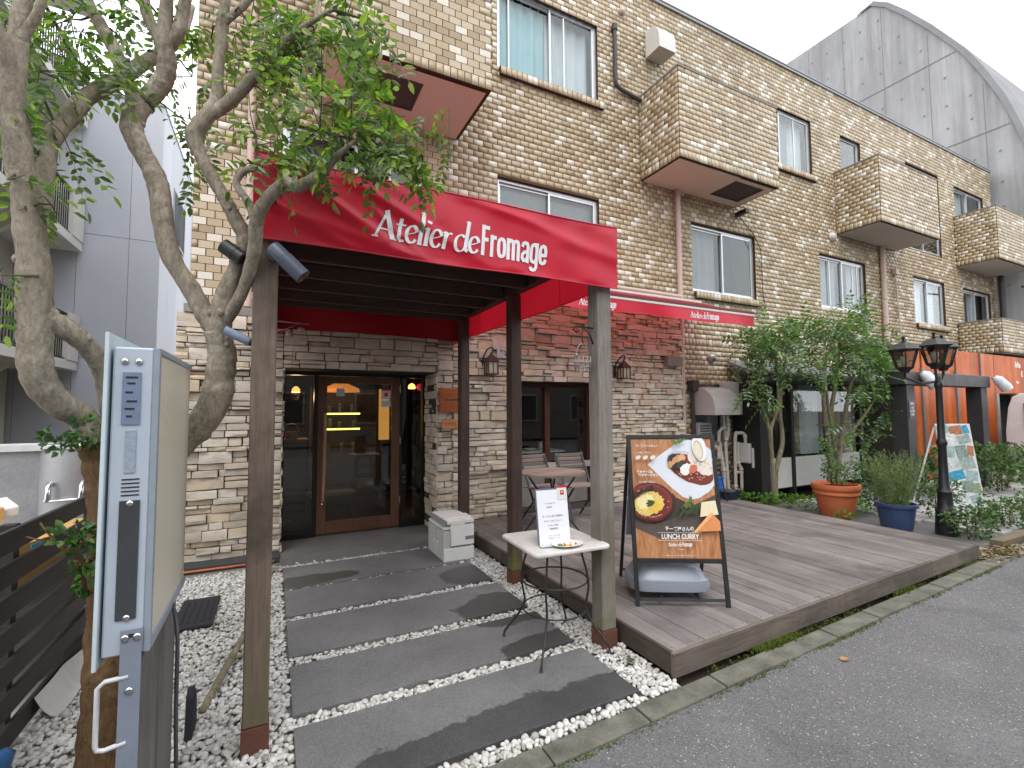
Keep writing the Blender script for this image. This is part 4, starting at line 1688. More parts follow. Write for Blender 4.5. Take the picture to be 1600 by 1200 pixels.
def sheet(mb, fn, nu, nv):
    b = len(mb.v)
    vs = [fn(i / nu, j / nv) for j in range(nv + 1) for i in range(nu + 1)]
    fs = [(j * (nu + 1) + i, j * (nu + 1) + i + 1, (j + 1) * (nu + 1) + i + 1, (j + 1) * (nu + 1) + i) for j in range(nv) for i in range(nu)]
    mb.add(vs, fs)
    return mb


def fpt(u, v):
    x = FX0 + (FX1 - FX0) * u
    zt = FZ1 - .012 * math.sin(math.pi * u) - .006 * math.sin(u * 9)
    zb = FZ0 + .004 * math.sin(u * 11)
    z = zb + (zt - zb) * v
    e = min(1, (1 - v) * 8 + .0, v * 12 + .25)
    return (x, FY - fold(x, z) * e, z)


val = sheet(MB(), fpt, 150, 34).build("front_valance", RED, perg, smooth=True)
for v in (0, 1):
    mb = MB()
    mb.tube([tuple(Vector(fpt(i / 60, v)) + Vector((0, -.001, 0))) for i in range(61)], .0045, 6)
    mb.build("hem", RED_HEM, val, smooth=True)
V, F = logo(1.085)
mb = MB()
# subdivide long faces by fanning into the fold function point by point
mb.add([(.462 + p[0], FY - fold(.462 + p[0], 2.535 + p[1] - .012 * p[0]) - .0035 - p[2] * .5, 2.535 + p[1] - .012 * p[0]) for p in V], F)
mb.build("lettering", LETTER, val, recalc=False)


def side(x, y0, y1, z0, z1, name, bul=1):
    def fn(u, v):
        y = y0 + (y1 - y0) * u
        z = z0 + (z1 - z0) * v - .01 * math.sin(u * 6)
        return (x + bul * (.008 * math.sin(y * 5 + z * 9) + .006 * math.sin(y * 13) * (1 - v)), y, z)
    o = sheet(MB(), fn, 60, 10).build(name, RED_SIDE, perg, smooth=True)
    mb = MB()
    mb.tube([tuple(Vector(fn(i / 40, 0))) for i in range(41)], .004, 6)
    for u in (.22, .47, .73):
        mb.tube([tuple(Vector(fn(u, j / 6)) + Vector((-.002 * bul, 0, 0))) for j in range(7)], .002, 5)
    mb.build("hem", RED, o, smooth=True)


side(2.128, 2.56, 5.93, 2.48, 2.87, "side_valance")
side(-.108, 2.56, 5.93, 2.46, 2.87, "side_valance", -1)
sheet(MB(), lambda u, v: (-.09 + 2.19 * u, 5.40 + .012 * math.sin(u * 9 + v * 3), 2.455 + .40 * v + .008 * math.sin(u * 4)), 50, 8).build("rear_valance", RED_SHADED, perg, smooth=True)
sheet(MB(), lambda u, v: (FX0 + (FX1 - FX0) * u, FY + 3.38 * v, 2.868 + .012 * math.sin(u * 6) * math.sin(v * 11)), 30, 40).build("canvas_roof", RED_SHADED, perg, smooth=True)

# spotlights on the left post
LAMPMETAL = M("blue_grey_lamp_metal", (.055, .07, .10), .4, .1, 8, 90, .05, .5)


def spotlight(name, label, base, axis, r, ln, mount, m=LAMPMETAL):
    b, a = Vector(base), Vector(axis).normalized()
    t = thing(name, label, "spotlight", base, "spotlights on the left post of the pergola")
    mb = MB()
    mb.tube([b - a * ln * .35, b - a * ln * .3, b + a * ln * .05, b + a * ln * .06, b + a * ln * .5, b + a * ln * .65], [r * .82, r * .95, r * .95, r, r, r], 18)
    mb.build("housing", m, t, smooth=.6)
    mb = MB()
    mb.tube([b + a * ln * .651, b + a * ln * .66], r * .85, 16)
    mb.build("lens", M("dark_lamp_glass", (.02, .02, .025), .1, .05, 5, 50, 0, .6), t)
    mb = MB()
    mb.tube([b, Vector(mount)], r * .28, 8)
    mb.tube([Vector(mount) - Vector((0, .012, 0)), Vector(mount) + Vector((0, .012, 0))], r * .8, 12)
    mb.build("bracket", METAL_BLACK, t, smooth=.6)
    return t


spotlight("spotlight", "dark blue grey spotlight aimed down to the right on the left post", (.03, 2.40, 2.315), (.62, -.15, -.62), .038, .19, (-.01, 2.545, 2.36))
spotlight("spotlight", "black spotlight with a white rim turned away behind the tree stem", (-.17, 2.60, 2.36), (-.7, .2, .5), .036, .11, (-.11, 2.63, 2.34), METAL_BLACK)
spotlight("spotlight", "small grey blue spotlight low down on the left side of the left post", (-.145, 2.62, 1.96), (-.75, -.1, .35), .022, .12, (-.10, 2.63, 1.94), M("grey_blue_lamp", (.22, .27, .36), .4, .1))

# retractable awning over the deck window
aw = thing("awning", "red retractable awning with twice printed shop name over the deck window", "awning", (4.6, 6.0, 3.4))
AX0, AX1, AYF = 2.36, 6.82, 4.92


def aslope(u, v):
    return (AX0 + (AX1 - AX0) * u, AYF + 1.03 * v, 3.155 + .36 * v - .02 * math.sin(math.pi * v))


sheet(MB(), aslope, 30, 12).build("awning_cloth", RED_AWN, aw, smooth=True)


def aval(u, v):
    x = AX0 + (AX1 - AX0) * u
    z = 2.905 + .165 * v + (.010 * math.sin(x * 3.1) if v < .5 else 0)
    return (x, AYF - .022 - (1 - v) * (.008 * math.sin(x * 6.3) + .010 * math.sin(x * 2.3 + 1)), z)


avo = sheet(MB(), aval, 90, 6).build("valance", RED, aw, smooth=True)
for xs in (3.44, 5.40):
    V, F = logo(.60)
    mb = MB()
    mb.add([(xs + p[0], aval((xs + p[0] - AX0) / (AX1 - AX0), (2.94 + p[1] - 2.905) / .165)[1] - .003 - p[2] * .4, 2.94 + p[1]) for p in V], F)
    mb.build("lettering", LETTER, avo, recalc=False)
mb = MB()
mb.box(AX0, AX1 + .02, AYF - .03, AYF + .03, 3.072, 3.105)
mb.build("front_bar", M("ivory_bar_paint", (.55, .52, .47), .4, .05), aw, bevel=.005)
mb = MB()
mb.box(AX0, AX1 + .03, AYF - .02, AYF + .04, 3.107, 3.15)
mb.build("front_case", M("dark_red_case", srgb(92, 14, 26), .4, .1), aw, bevel=.005)
mb = MB()
mb.tube([(AX0, 5.95, 3.50), (AX1, 5.95, 3.50)], .05, 12)
mb.build("roller", M("roller_grey", (.45, .43, .41), .5), aw, smooth=.6)
mb = MB()
for x in (3.0, 6.2):
    mb.tube([(x, 5.95, 3.42), (x + .55, 5.42, 3.28), (x + .1, 4.95, 3.10)], .018, 8)
mb.build("folding_arm", ALU, aw, smooth=.6)
mb = MB()
mb.tube([(2.2, 5.98, 3.60), (6.38, 5.98, 3.585)], .035, 12)
mb.build("gutter_pipe", PIPE, bld, smooth=.6)

# ------------------------------------------------------------------ things on the deck and by the door
def place(root, loc, rz=0.0):
    root.location = loc
    root.rotation_euler = (0, 0, rz)
    return root


IRON = M("dark_wrought_iron", (.022, .02, .02), .45, .2, 12, 120, .08, .5)
# --- small stone topped table
MARBLE = M("pale_marble", (.60, .57, .54), .45, .12, 7, 40, .05, .4)
TBX, TBY = 1.735, 2.80
tab = thing("bistro_table", "small square marble topped table with curved iron legs beside the front post", "table", (TBX, TBY, .014))
bm = bmesh.new()
bmesh.ops.create_cube(bm, size=1)
for p in bm.verts:
    p.co = Vector((p.co.x * .56, p.co.y * .56, p.co.z * .026))
bmesh.ops.bevel(bm, geom=[e for e in bm.edges if abs(e.verts[0].co.z - e.verts[1].co.z) > .01], offset=.045, segments=5, profile=.5, affect='EDGES')
bmesh.ops.bevel(bm, geom=[e for e in bm.edges if abs(e.verts[0].co.z - e.verts[1].co.z) < .001 and len(e.link_faces) == 2 and e.calc_face_angle(0) > 1], offset=.010, segments=3, profile=.5, affect='EDGES')
mb = MB()
mb.bm(bm, 0, Matrix.Translation((TBX, TBY, .707)) @ Matrix.Rotation(math.radians(-3), 4, 'Z'))
mb.build("table_top", MARBLE, tab, smooth=.5)
for sx, sy in ((1, 1), (1, -1), (-1, 1), (-1, -1)):
    prof = [(.13, .69), (.135, .62), (.155, .52), (.165, .42), (.155, .33), (.15, .27), (.18, .18), (.23, .09), (.255, .04), (.258, .002)]
    z0 = .016 if sx < 0 or sy < 0 else .012
    mb = MB()
    mb.tube([tuple(q[:3]) for q in smooth_path([(TBX + sx * r, TBY + sy * r, z + z0, .0) for r, z in prof], 4)], .0075, 8)
    mb.lathe((TBX + sx * .258, TBY + sy * .258, z0 - .003), [(.013, 0), (.015, .006), (.011, .014), (.007, .02)], 10)
    mb.build("leg", IRON, tab, smooth=.7)
mb = MB()
mb.tube([(TBX + .225 * math.cos(a), TBY + .225 * math.sin(a), .46) for a in np.linspace(0, 2 * math.pi, 41)], .006, 7, caps=False)
mb.tube([(TBX + .215 * math.cos(a), TBY + .215 * math.sin(a), .27) for a in np.linspace(0, 2 * math.pi, 41)], .005, 7, caps=False)
mb.build("ring", IRON, tab, smooth=True)

# menu card in a slanted stand
MX, MY = 1.665, 2.66
menu = thing("menu_stand", "upright white menu card with a red topped tag on the marble table", "menu", (MX + .1, MY, .72))
AX = Vector((.97, -.10, 0)).normalized()
UPV = Vector((-.02, .10, .99)).normalized()
NV = AX.cross(UPV)                     # towards the viewer
ORG = Vector((1.555, 2.685, .722))


def mpt(u, v, d=0.0):
    return tuple(ORG + AX * u + UPV * v + NV * d)


def mpanel(u0, u1, v0, v1, d0, d1, name, m, par=menu):
    mb = MB()
    mb.add([mpt(u0, v0, d0), mpt(u1, v0, d0), mpt(u1, v1, d0), mpt(u0, v1, d0), mpt(u0, v0, d1), mpt(u1, v0, d1), mpt(u1, v1, d1), mpt(u0, v1, d1)],
           [(0, 3, 2, 1), (4, 5, 6, 7), (0, 1, 5, 4), (1, 2, 6, 5), (2, 3, 7, 6), (3, 0, 4, 7)])
    return mb.build(name, m, par)


mpanel(-.004, .228, 0, .362, -.012, -.002, "backing_board", M("grey_blue_board", (.13, .15, .19), .5, .1))
mpanel(.004, .226, 0, .352, -.001, .0005, "paper", PAPER)
mb = MB()
fw_ = [mpt(u, v, .0008) for u, v in ((0, 0), (.23, 0), (.23, -.0), (0, -.0))]
foot = MB()
foot.add([mpt(-.004, 0, -.012), mpt(.228, 0, -.012), mpt(.228, 0, .05), mpt(-.004, 0, .05), mpt(-.004, .006, -.012), mpt(.228, .006, -.012), mpt(.228, .004, .05), mpt(-.004, .004, .05)],
         [(0, 3, 2, 1), (4, 5, 6, 7), (0, 1, 5, 4), (1, 2, 6, 5), (2, 3, 7, 6), (3, 0, 4, 7)])
foot.build("foot", M("clear_acrylic_grey", (.5, .52, .55), .2), menu)
tg = mpanel(.152, .226, .285, .376, .001, .003, "tag", WHITE)
mpanel(.152, .226, .362, .376, .0032, .004, "tag_band", INK_RED, menu)
mpanel(.176, .204, .316, .345, .0032, .0038, "tag_mark", INK_RED, menu)
mpanel(.182, .198, .330, .337, .0039, .0043, "tag_mark", WHITE, menu)


def mtext(s, u, v, size, m, sx=1.0, parent=menu, bold=0.0):
    V, F = text_mb(s, size, sx, bold, align='CENTER')
    mb = MB()
    mb.add([mpt(u + p[0], v + p[1], .0014) for p in V], F)
    mb.build("lettering", m, parent, recalc=False)


mtext("PayPay", .189, .300, .013, INK)
mtext("9/1~9/30までの", .10, .262, .011, INK)
mtext("期間限定", .09, .238, .010, INK)
mtext("チーズと彩り野菜の", .112, .176, .0175, M("brown_red_ink", (.22, .04, .06), .6, .05, 6, 40, 0), 1)
mtext("チキンカツカレー", .112, .146, .0175, M("brown_red_ink_dark", (.14, .05, .07), .6, .05, 6, 40, 0), 1)
mtext("￥1,000（税込）", .112, .120, .0125, INK)
mtext("【数量限定】", .112, .098, .0125, INK)
mtext("サラダ・ドリンク付き", .108, .055, .009, INK)
mtext("※写真はイメージです", .112, .040, .008, INK)

# plate with a food sample
pl = thing("plate", "white oval plate with a small colourful food sample on the marble table", "plate", (1.725, 2.615, .721))
mb = MB()
mb.lathe((1.725, 2.615, .7205), [(.035, 0), (.055, .001), (.085, .010), (.108, .017), (.112, .019), (.108, .020), (.084, .014), (.055, .006), (.001, .005)], 36, sy=.72, caps=False)
mb.build("dish", M("glazed_white_china", (.72, .71, .70), .15, .03, 5, 40, 0, .5), pl, smooth=True)
rq = random.Random(12)
for c, nm, k in ((srgb(214, 178, 120), "rice_heap", 7), (srgb(150, 66, 40), "curry_heap", 4), (srgb(240, 236, 226), "cheese_heap", 6), (srgb(96, 120, 60), "green_leaf", 4), (srgb(200, 96, 70), "carrot_heap", 3)):
    mb = MB()
    for _ in range(k):
        a, r = rq.uniform(0, 6.28), rq.uniform(.0, .058)
        mb.ball((1.725 + r * math.cos(a), 2.615 + r * .65 * math.sin(a), .7275 + rq.uniform(0, .008)), rq.uniform(.009, .016), 8, 6, s=(1.2, 1, .7))
    mb.build(nm, M(nm, c, .5, .2, 60, 200, .1), pl, smooth=True)

# --- poster A-board
PA, PB = Vector((2.425, 2.775, 0)), Vector((3.02, 2.432, 0))
ad = (PB - PA).normalized()
an = Vector((-ad.y, ad.x, 0))                       # away from the viewer
AW = (PB - PA).length
AH, OFF = 1.245, .25
asl = (an * OFF + Vector((0, 0, AH)))
AL = asl.length
aup = asl.normalized()
afr = ad.cross(aup)                                 # towards the viewer
if afr.dot(an) > 0:
    afr = -afr
AO = PA + Vector((0, 0, DZ + .002))
board = thing("poster_board", "black framed pavement sign with a lunch curry poster on the deck", "sign", tuple((PA + PB) / 2 + Vector((0, 0, DZ))))


def apt(u, v, d=0.0):
    return tuple(AO + ad * u + aup * v + afr * d)


def apanel(u0, u1, v0, v1, d0, d1, name, m, par, **kw):
    mb = MB()
    mb.add([apt(u0, v0, d0), apt(u1, v0, d0), apt(u1, v1, d0), apt(u0, v1, d0), apt(u0, v0, d1), apt(u1, v0, d1), apt(u1, v1, d1), apt(u0, v1, d1)],
           [(0, 3, 2, 1), (4, 5, 6, 7), (0, 1, 5, 4), (1, 2, 6, 5), (2, 3, 7, 6), (3, 0, 4, 7)])
    return mb.build(name, m, par, **kw)


BL = METAL_BLACK
apanel(0, .030, 0, AL, -.02, .008, "leg", BL, board, bevel=.003)
apanel(AW - .030, AW, 0, AL, -.02, .008, "leg", BL, board, bevel=.003)
PV0 = .335
apanel(.031, AW - .031, AL - .032, AL, -.02, .008, "frame_rail", BL, board, bevel=.003)
apanel(.031, AW - .031, PV0 - .034, PV0, -.02, .008, "frame_rail", BL, board, bevel=.003)
apanel(.031, AW - .031, .035, .055, -.016, .004, "foot_bar", M("grey_black_bar", (.05, .05, .055), .3, .1), board)
# rear frame
RO = [PA + an * .64, PB + an * .64]
mb = MB()
for k, q in enumerate(RO):
    top = Vector(apt(.02 if k == 0 else AW - .02, AL - .03, -.03))
    mb.bar(tuple(q + Vector((0, 0, DZ + .004))), tuple(top), .026, .026, up=tuple(an))
mb.build("rear_frame", BL, board, bevel=.003)
mb = MB()
r0, r1 = RO[0] + Vector((0, 0, DZ + .06)), RO[1] + Vector((0, 0, DZ + .06))
mb.bar(tuple(r0 + ad * .016), tuple(r1 - ad * .016), .02, .02)
mb.build("rear_bar", STEEL, board)
mb = MB()
for u in (.2, .48):
    mb.bar(tuple(AO + ad * u + Vector((0, 0, .045)) + an * .02), tuple(AO + ad * u + an * .63 + Vector((0, 0, .055))), .022, .018)
mb.build("floor_bar", BL, board)
# grey rear panel
mb = MB()
rt0, rt1 = Vector(apt(.03, AL - .06, -.035)), Vector(apt(AW - .03, AL - .06, -.035))
rb0, rb1 = RO[0] + Vector((0, 0, DZ + .38)) + ad * .02, RO[1] + Vector((0, 0, DZ + .38)) - ad * .02
lerp = lambda a, b, t: a + (b - a) * t
fl0, fl1 = lerp(RO[0] + Vector((0, 0, DZ)), rt0, .33) + ad * .02, lerp(RO[1] + Vector((0, 0, DZ)), rt1, .33) - ad * .02
mb.add([tuple(p) for p in (fl0, fl1, rt1, rt0)] + [tuple(p - an * .008) for p in (fl0, fl1, rt1, rt0)], [(0, 3, 2, 1), (4, 5, 6, 7), (0, 1, 5, 4), (1, 2, 6, 5), (2, 3, 7, 6), (3, 0, 4, 7)])
mb.build("rear_panel", M("grey_panel_board", (.24, .26, .29), .5, .08), board)

# the poster: flat print in thin layers on the panel
PW = AW - .062
PH = AL - .032 - PV0
PWOOD = None


def poster_wood():
    m, t, b = nt("printed_wood")
    tc = t.nodes.new("ShaderNodeTexCoord")
    mp = t.nodes.new("ShaderNodeMapping")
    mp.inputs["Scale"].default_value = (14, 14, 1.0)
    t.links.new(tc.outputs["Object"], mp.inputs["Vector"])
    n = noise(t, 3, 5, .6, mp.outputs[0], .5)
    cc = ramp(t, n, [(.3, srgb(150, 98, 62)), (.55, srgb(186, 132, 92)), (.75, srgb(205, 156, 112))])
    t.links.new(cc, b.inputs["Base Color"])
    setv(b, .35, .5)
    return m


poster = apanel(.031, .031 + PW, PV0 + .001, PV0 + PH - .001, -.010, .0, "poster", poster_wood(), board)


def pu(x, y):
    """Poster coordinates 0..1 (x right, y up) to the panel."""
    return .031 + x * PW, PV0 + y * PH


_pl = [0]


def pprint(outline, c, name, z=None, rough=.35, var=.06, scale=40):
    _pl[0] += 1
    d = .0004 + .00035 * _pl[0]
    mb = MB()
    mb.add([apt(*pu(max(0.0, min(1, x)), max(0.0, min(1, y))), d) for x, y in outline], [tuple(range(len(outline)))])
    m = M("print_" + name, c, rough, var, scale, 160, 0, .5)
    return mb.build(name, m, poster, recalc=False)


def ell(cx, cy, rx, ry, rot=0, n=40, a0=0, a1=360, wob=0, seed=0):
    r = random.Random(seed)
    out = []
    for i in range(n):
        a = math.radians(a0 + (a1 - a0) * i / n)
        k = 1 + r.uniform(-wob, wob)
        x, y = rx * k * math.cos(a), ry * k * math.sin(a)
        c, s = math.cos(math.radians(rot)), math.sin(math.radians(rot))
        out.append((cx + x * c - y * s, cy + x * s + y * c))
    return out


ASP = PW / PH
# shadow behind the food, printed as flat dark shapes
pprint([(0, .42), (.06, .33), (.3, .30), (.5, .36), (.75, .44), (1, .52), (1, .30), (.8, .26), (.55, .17), (.30, .15), (.0, .24)], srgb(88, 78, 72), "print_shade", var=.2, scale=14)
pprint([(.0, .345), (.22, .27), (.45, .315), (.62, .36), (.62, .46), (.5, .5), (.4, .42)], srgb(66, 58, 54), "print_shade", var=.2, scale=14)
# white leaf-shaped plate
plate_o = [(.195, .775), (.34, .85), (.5, .925), (.62, .985), (.74, .99), (.88, .965), (1, .90), (1, .60), (.93, .545), (.80, .49), (.70, .475), (.60, .50), (.45, .59), (.30, .70)]
pprint(plate_o, srgb(214, 219, 228), "print_plate", var=.03, scale=8)
pprint(ell(.73, .755, .30, .125, -14, 44), srgb(190, 196, 206), "print_plate_hollow", var=.05, scale=10)
pprint([p for p in ell(.72, .735, .285, .115, -16, 48, wob=.02, seed=3)], srgb(120, 58, 46), "print_curry", var=.25, scale=60)
pprint(ell(.85, .79, .16, .085, -30, 40, wob=.06, seed=4), srgb(226, 216, 204), "print_rice", var=.12, scale=90)
rpz = random.Random(5)
for i in range(26):
    x, y = .83 + rpz.gauss(0, .07), .78 + rpz.gauss(0, .035)
    pprint(ell(x, y, .016, .008, rpz.uniform(0, 180), 10), srgb(240, 232, 220) if i % 2 else srgb(205, 192, 178), "print_rice_grain")
for x, y, rx, ry, c in ((.50, .83, .06, .035, srgb(52, 46, 50)), (.56, .80, .07, .05, srgb(196, 146, 96)), (.62, .83, .05, .03, srgb(214, 170, 118)), (.55, .76, .05, .03, srgb(46, 42, 40)), (.61, .77, .06, .04, srgb(70, 62, 60)),
                        (.66, .735, .075, .045, srgb(232, 228, 222)), (.75, .735, .05, .035, srgb(206, 108, 84)), (.47, .775, .03, .03, srgb(200, 150, 90)), (.66, .70, .04, .02, srgb(236, 226, 214))):
    pprint(ell(x, y, rx, ry, 20, 18, wob=.14, seed=int(x * 999)), c, "print_topping", var=.2, scale=80)
for i in range(22):
    pprint(ell(.56 + rpz.uniform(0, .32), .665 + rpz.uniform(-.025, .03), .008, .004, rpz.uniform(0, 180), 8), srgb(226, 178, 160), "print_gloss")
# sauce boat
pprint(ell(.845, .915, .115, .085, -70, 36), srgb(226, 226, 226), "print_sauce_boat", var=.03)
pprint(ell(.83, .90, .085, .055, -75, 30), srgb(186, 180, 166), "print_sauce_rim", var=.04)
pprint(ell(.825, .895, .072, .044, -75, 30), srgb(222, 210, 184), "print_sauce", var=.04)
# casserole
pprint(ell(.195, .455, .285, .165, 0, 48), srgb(74, 40, 36), "print_pot", var=.15, scale=12)
pprint([(.42, .50), (.47, .53), (.50, .50), (.48, .455), (.43, .44)], srgb(82, 44, 38), "print_pot_handle")
pprint(ell(.19, .460, .262, .150, 0, 48), srgb(128, 58, 52), "print_pot_rim", var=.15, scale=12)
pprint(ell(.185, .452, .238, .132, 0, 48), srgb(112, 46, 40), "print_sauce", var=.3, scale=60)
pprint(ell(.17, .445, .185, .098, 6, 44, wob=.09, seed=8), srgb(222, 196, 112), "print_cheese", var=.18, scale=50)
pprint(ell(.13, .46, .11, .06, 10, 30, wob=.12, seed=9), srgb(236, 222, 166), "print_cheese", var=.14, scale=60)
pprint(ell(.24, .42, .08, .05, 0, 26, wob=.14, seed=10), srgb(226, 188, 80), "print_cheese", var=.2, scale=60)
pprint(ell(.19, .445, .05, .028, 0, 26, wob=.3, seed=11), srgb(62, 82, 44), "print_herb", var=.3, scale=90)
for i in range(30):
    a = rpz.uniform(0, 360)
    pprint(ell(.185 + .22 * math.cos(math.radians(a)), .452 + .12 * math.sin(math.radians(a)), .008, .005, 0, 8), srgb(216, 160, 140), "print_gloss")
# herbs, cheeses
for x, y, s, r in ((.62, .435, .05, 20), (.67, .46, .05, 80), (.70, .42, .05, -40), (.58, .39, .045, 130), (.66, .38, .06, 10), (.74, .40, .05, 60), (.55, .36, .05, 30), (.60, .975, .05, 20), (.53, .965, .04, -30), (.66, .99, .03, 0)):
    pprint(ell(x, y, s, s * .5 * ASP, r, 14, wob=.35, seed=int(x * 500 + y * 77)), srgb(84, 118, 56) if y > .42 else srgb(58, 74, 44), "print_herb", var=.3, scale=60)
pprint([(.80, .455), (.97, .47), (.99, .355), (.77, .335)], srgb(226, 214, 178), "print_cheese_block", var=.06)
pprint([(.90, .375), (1, .30), (1, .225), (.68, .215)], srgb(214, 142, 88), "print_cheese_wedge", var=.08)
pprint([(.90, .375), (.68, .215), (.70, .205), (.92, .35)], srgb(232, 176, 122), "print_cheese_rind", var=.08)
pprint([(0, .52), (.10, .56), (.22, .60), (.24, .57), (.1, .53), (.0, .49)], srgb(60, 48, 44), "print_spoon", var=.1)
WHT = M("print_white_ink", (.78, .77, .75), .4, .02, 5, 40, 0, .4)


def ptext(s, x, y, size, m=WHT, sx=1.0, bold=0.0, align='CENTER', arch=0.0):
    V, F = text_mb(s, size, sx, bold, align=align)
    _pl[0] += 1
    d = .0004 + .00035 * _pl[0]
    mb = MB()
    u0, v0 = pu(x, y)
    mb.add([apt(u0 + p[0], v0 + p[1] - arch * (p[0] ** 2), d) for p in V], F)
    mb.build("lettering", m, poster, recalc=False)


ptext("チーズ屋さんの", .51, .222, .034, bold=.0009, arch=-.55, sx=.9)
# LUNCH CURRY in roman capitals: the built-in face with thick stems and thin serifs added
ptext("LUNCH CURRY", .51, .158, .050, sx=.80, bold=.0014)
for dy in (.206, .143):
    u0, v0 = pu(.25, dy)
    u1, _ = pu(.77, dy)
    apanel(u0, u1, v0, v0 + .0022, .034, .0343, "rule", WHT, poster)
# serifs
sv, sf = text_mb("LUNCH CURRY", .066, .72, .0016, align='CENTER')
xs_ = sorted({round(p[0], 3) for p in sv})
V, F = logo(.18)
mb = MB()
u0, v0 = pu(.36, .098)
mb.add([apt(u0 + p[0], v0 + p[1], .0345 + p[2] * .1) for p in V], F)
mb.build("lettering", WHT, poster, recalc=False)
_pl[0] = 100
ptext("Karuizawa", .51, .072, .012)
ptext("※写真はイメージです。価格はすべて税込です。", .5, .022, .0105)
ptext("チーズソースカレー", .19, .925, .020, bold=.0006)
ptext("￥880（税込）", .15, .868, .018)
ptext("焼きチーズ&", .14, .70, .022, bold=.0008)
ptext("焼きチーズカレー", .20, .672, .022, bold=.0008)
ptext("￥1,000（税込）", .17, .615, .019)
for x in (.09, .18, .27):
    pprint(ell(x - .02, .832, .035, .017, 15, 18, wob=.1, seed=int(x * 100)), srgb(226, 216, 208), "print_bread")

# water filled ballast on the floor bars
bal_m = M("grey_ballast_plastic", (.25, .28, .33), .35, .05, 4, 60, .04, .5)
bc = AO + ad * .29 + an * .27 + Vector((0, 0, .068))
wt = thing("ballast_tank", "grey blue plastic water ballast with a carrying handle under the poster board", "weight", tuple(bc))


def bpt(u, w_, z):
    return tuple(bc + ad * u + an * w_ + Vector((0, 0, z)))


bm = bmesh.new()
prof = [(.295, .19, 0), (.305, .20, .008), (.31, .20, .05), (.30, .195, .085), (.285, .18, .095), (.24, .15, .165), (.22, .135, .182), (.16, .10, .186)]
rings = []
for a, b, z in prof:
    ring = []
    for i in range(32):
        t_ = 2 * math.pi * i / 32
        cx = math.copysign(abs(math.cos(t_)) ** .45, math.cos(t_)) * a
        cy = math.copysign(abs(math.sin(t_)) ** .45, math.sin(t_)) * b
        if z <= .001 and i % 4 == 0:
            zz = z + .012
        else:
            zz = z
        ring.append(bm.verts.new(bpt(cx, cy, zz)))
    rings.append(ring)
for r0_, r1_ in zip(rings[:-1], rings[1:]):
    for i in range(32):
        bm.faces.new((r0_[i], r0_[(i + 1) % 32], r1_[(i + 1) % 32], r1_[i]))
bm.faces.new(list(reversed(rings[0])))
hr = [bm.verts.new(bpt(math.cos(2 * math.pi * i / 32) * .115, math.sin(2 * math.pi * i / 32) * .06, .183)) for i in range(32)]
for i in range(32):
    bm.faces.new((rings[-1][i], rings[-1][(i + 1) % 32], hr[(i + 1) % 32], hr[i]))
h2 = [bm.verts.new(bpt(math.cos(2 * math.pi * i / 32) * .10, math.sin(2 * math.pi * i / 32) * .048, .135)) for i in range(32)]
for i in range(32):
    bm.faces.new((hr[i], hr[(i + 1) % 32], h2[(i + 1) % 32], h2[i]))
bm.faces.new(h2)
mb = MB()
mb.bm(bm)
mb.build("tank", bal_m, wt, smooth=.7)
mb = MB()
mb.tube([bpt(-.12, 0, .180), bpt(-.06, 0, .196), bpt(.06, 0, .196), bpt(.12, 0, .180)], .014, 8)
mb.build("handle", bal_m, wt, smooth=True)

# --- white slotted box by the entrance
BOXW = M("cream_white_lacquer", (.78, .77, .72), .55, .05, 5, 60, .04)
GREYP = M("box_panel_grey", (.50, .50, .48), .55, .05, 5, 60, .04)
wb = thing("umbrella_box", "cream white slotted box standing on the slab by the entrance", "box", (1.78, 5.0, .014))
X0, X1, Y0, Y1 = 1.63, 1.965, 4.80, 5.36
ZB = .016


def part(nm, m, boxes, bev=.003):
    mb = MB()
    for q in boxes:
        mb.box(*q)
    mb.build(nm, m, wb, bevel=bev)


part("lower_body", BOXW, [(X0, X1, Y0, Y1, ZB, .150)])
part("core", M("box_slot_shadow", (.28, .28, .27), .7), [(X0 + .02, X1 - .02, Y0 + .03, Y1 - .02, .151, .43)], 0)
part("upper_body", BOXW, [(X0 + .075, X1, Y0, Y1, .172, .385), (X0 + .075, X1 - .10, Y0, Y1, .386, .40), (X0 + .04, X1, Y0 + .0, Y1, .401, .435)])
part("side_panel", GREYP, [(X0 - .004, X0 + .073, Y0 + .012, Y0 + .25, .024, .33), (X0 - .004, X0 + .073, Y0 + .27, Y1 - .01, .024, .33)])
part("knob", BOXW, [(X0 - .014, X0 - .005, Y0 + .20, Y0 + .225, .17, .195), (X0 - .014, X0 - .005, Y0 + .30, Y0 + .325, .17, .195)])
part("top_slot", BOXW, [(X0 - .002, X0 + .16, Y0 + .02, Y0 + .06, .345, .37), (X0 - .002, X0 + .16, Y0 + .09, Y0 + .27, .345, .37), (X0 - .002, X0 + .16, Y0 + .30, Y1 - .02, .345, .37), (X0 + .02, X1, Y0 + .08, Y0 + .25, .436, .452)])
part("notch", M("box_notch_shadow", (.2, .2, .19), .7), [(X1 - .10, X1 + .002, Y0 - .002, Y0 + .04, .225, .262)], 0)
mb = MB()
mb.tube([(X1 + .02, Y0 + .03, .275), (X1 + .055, Y0 + .03, .275)], .012, 10)
mb.build("hook", METAL_BLACK, wb)

# --- wall lanterns
LAMPGLASS = M("frosted_lamp_glass", (.42, .36, .28), .35, .15, 10, 60, .05, .5)


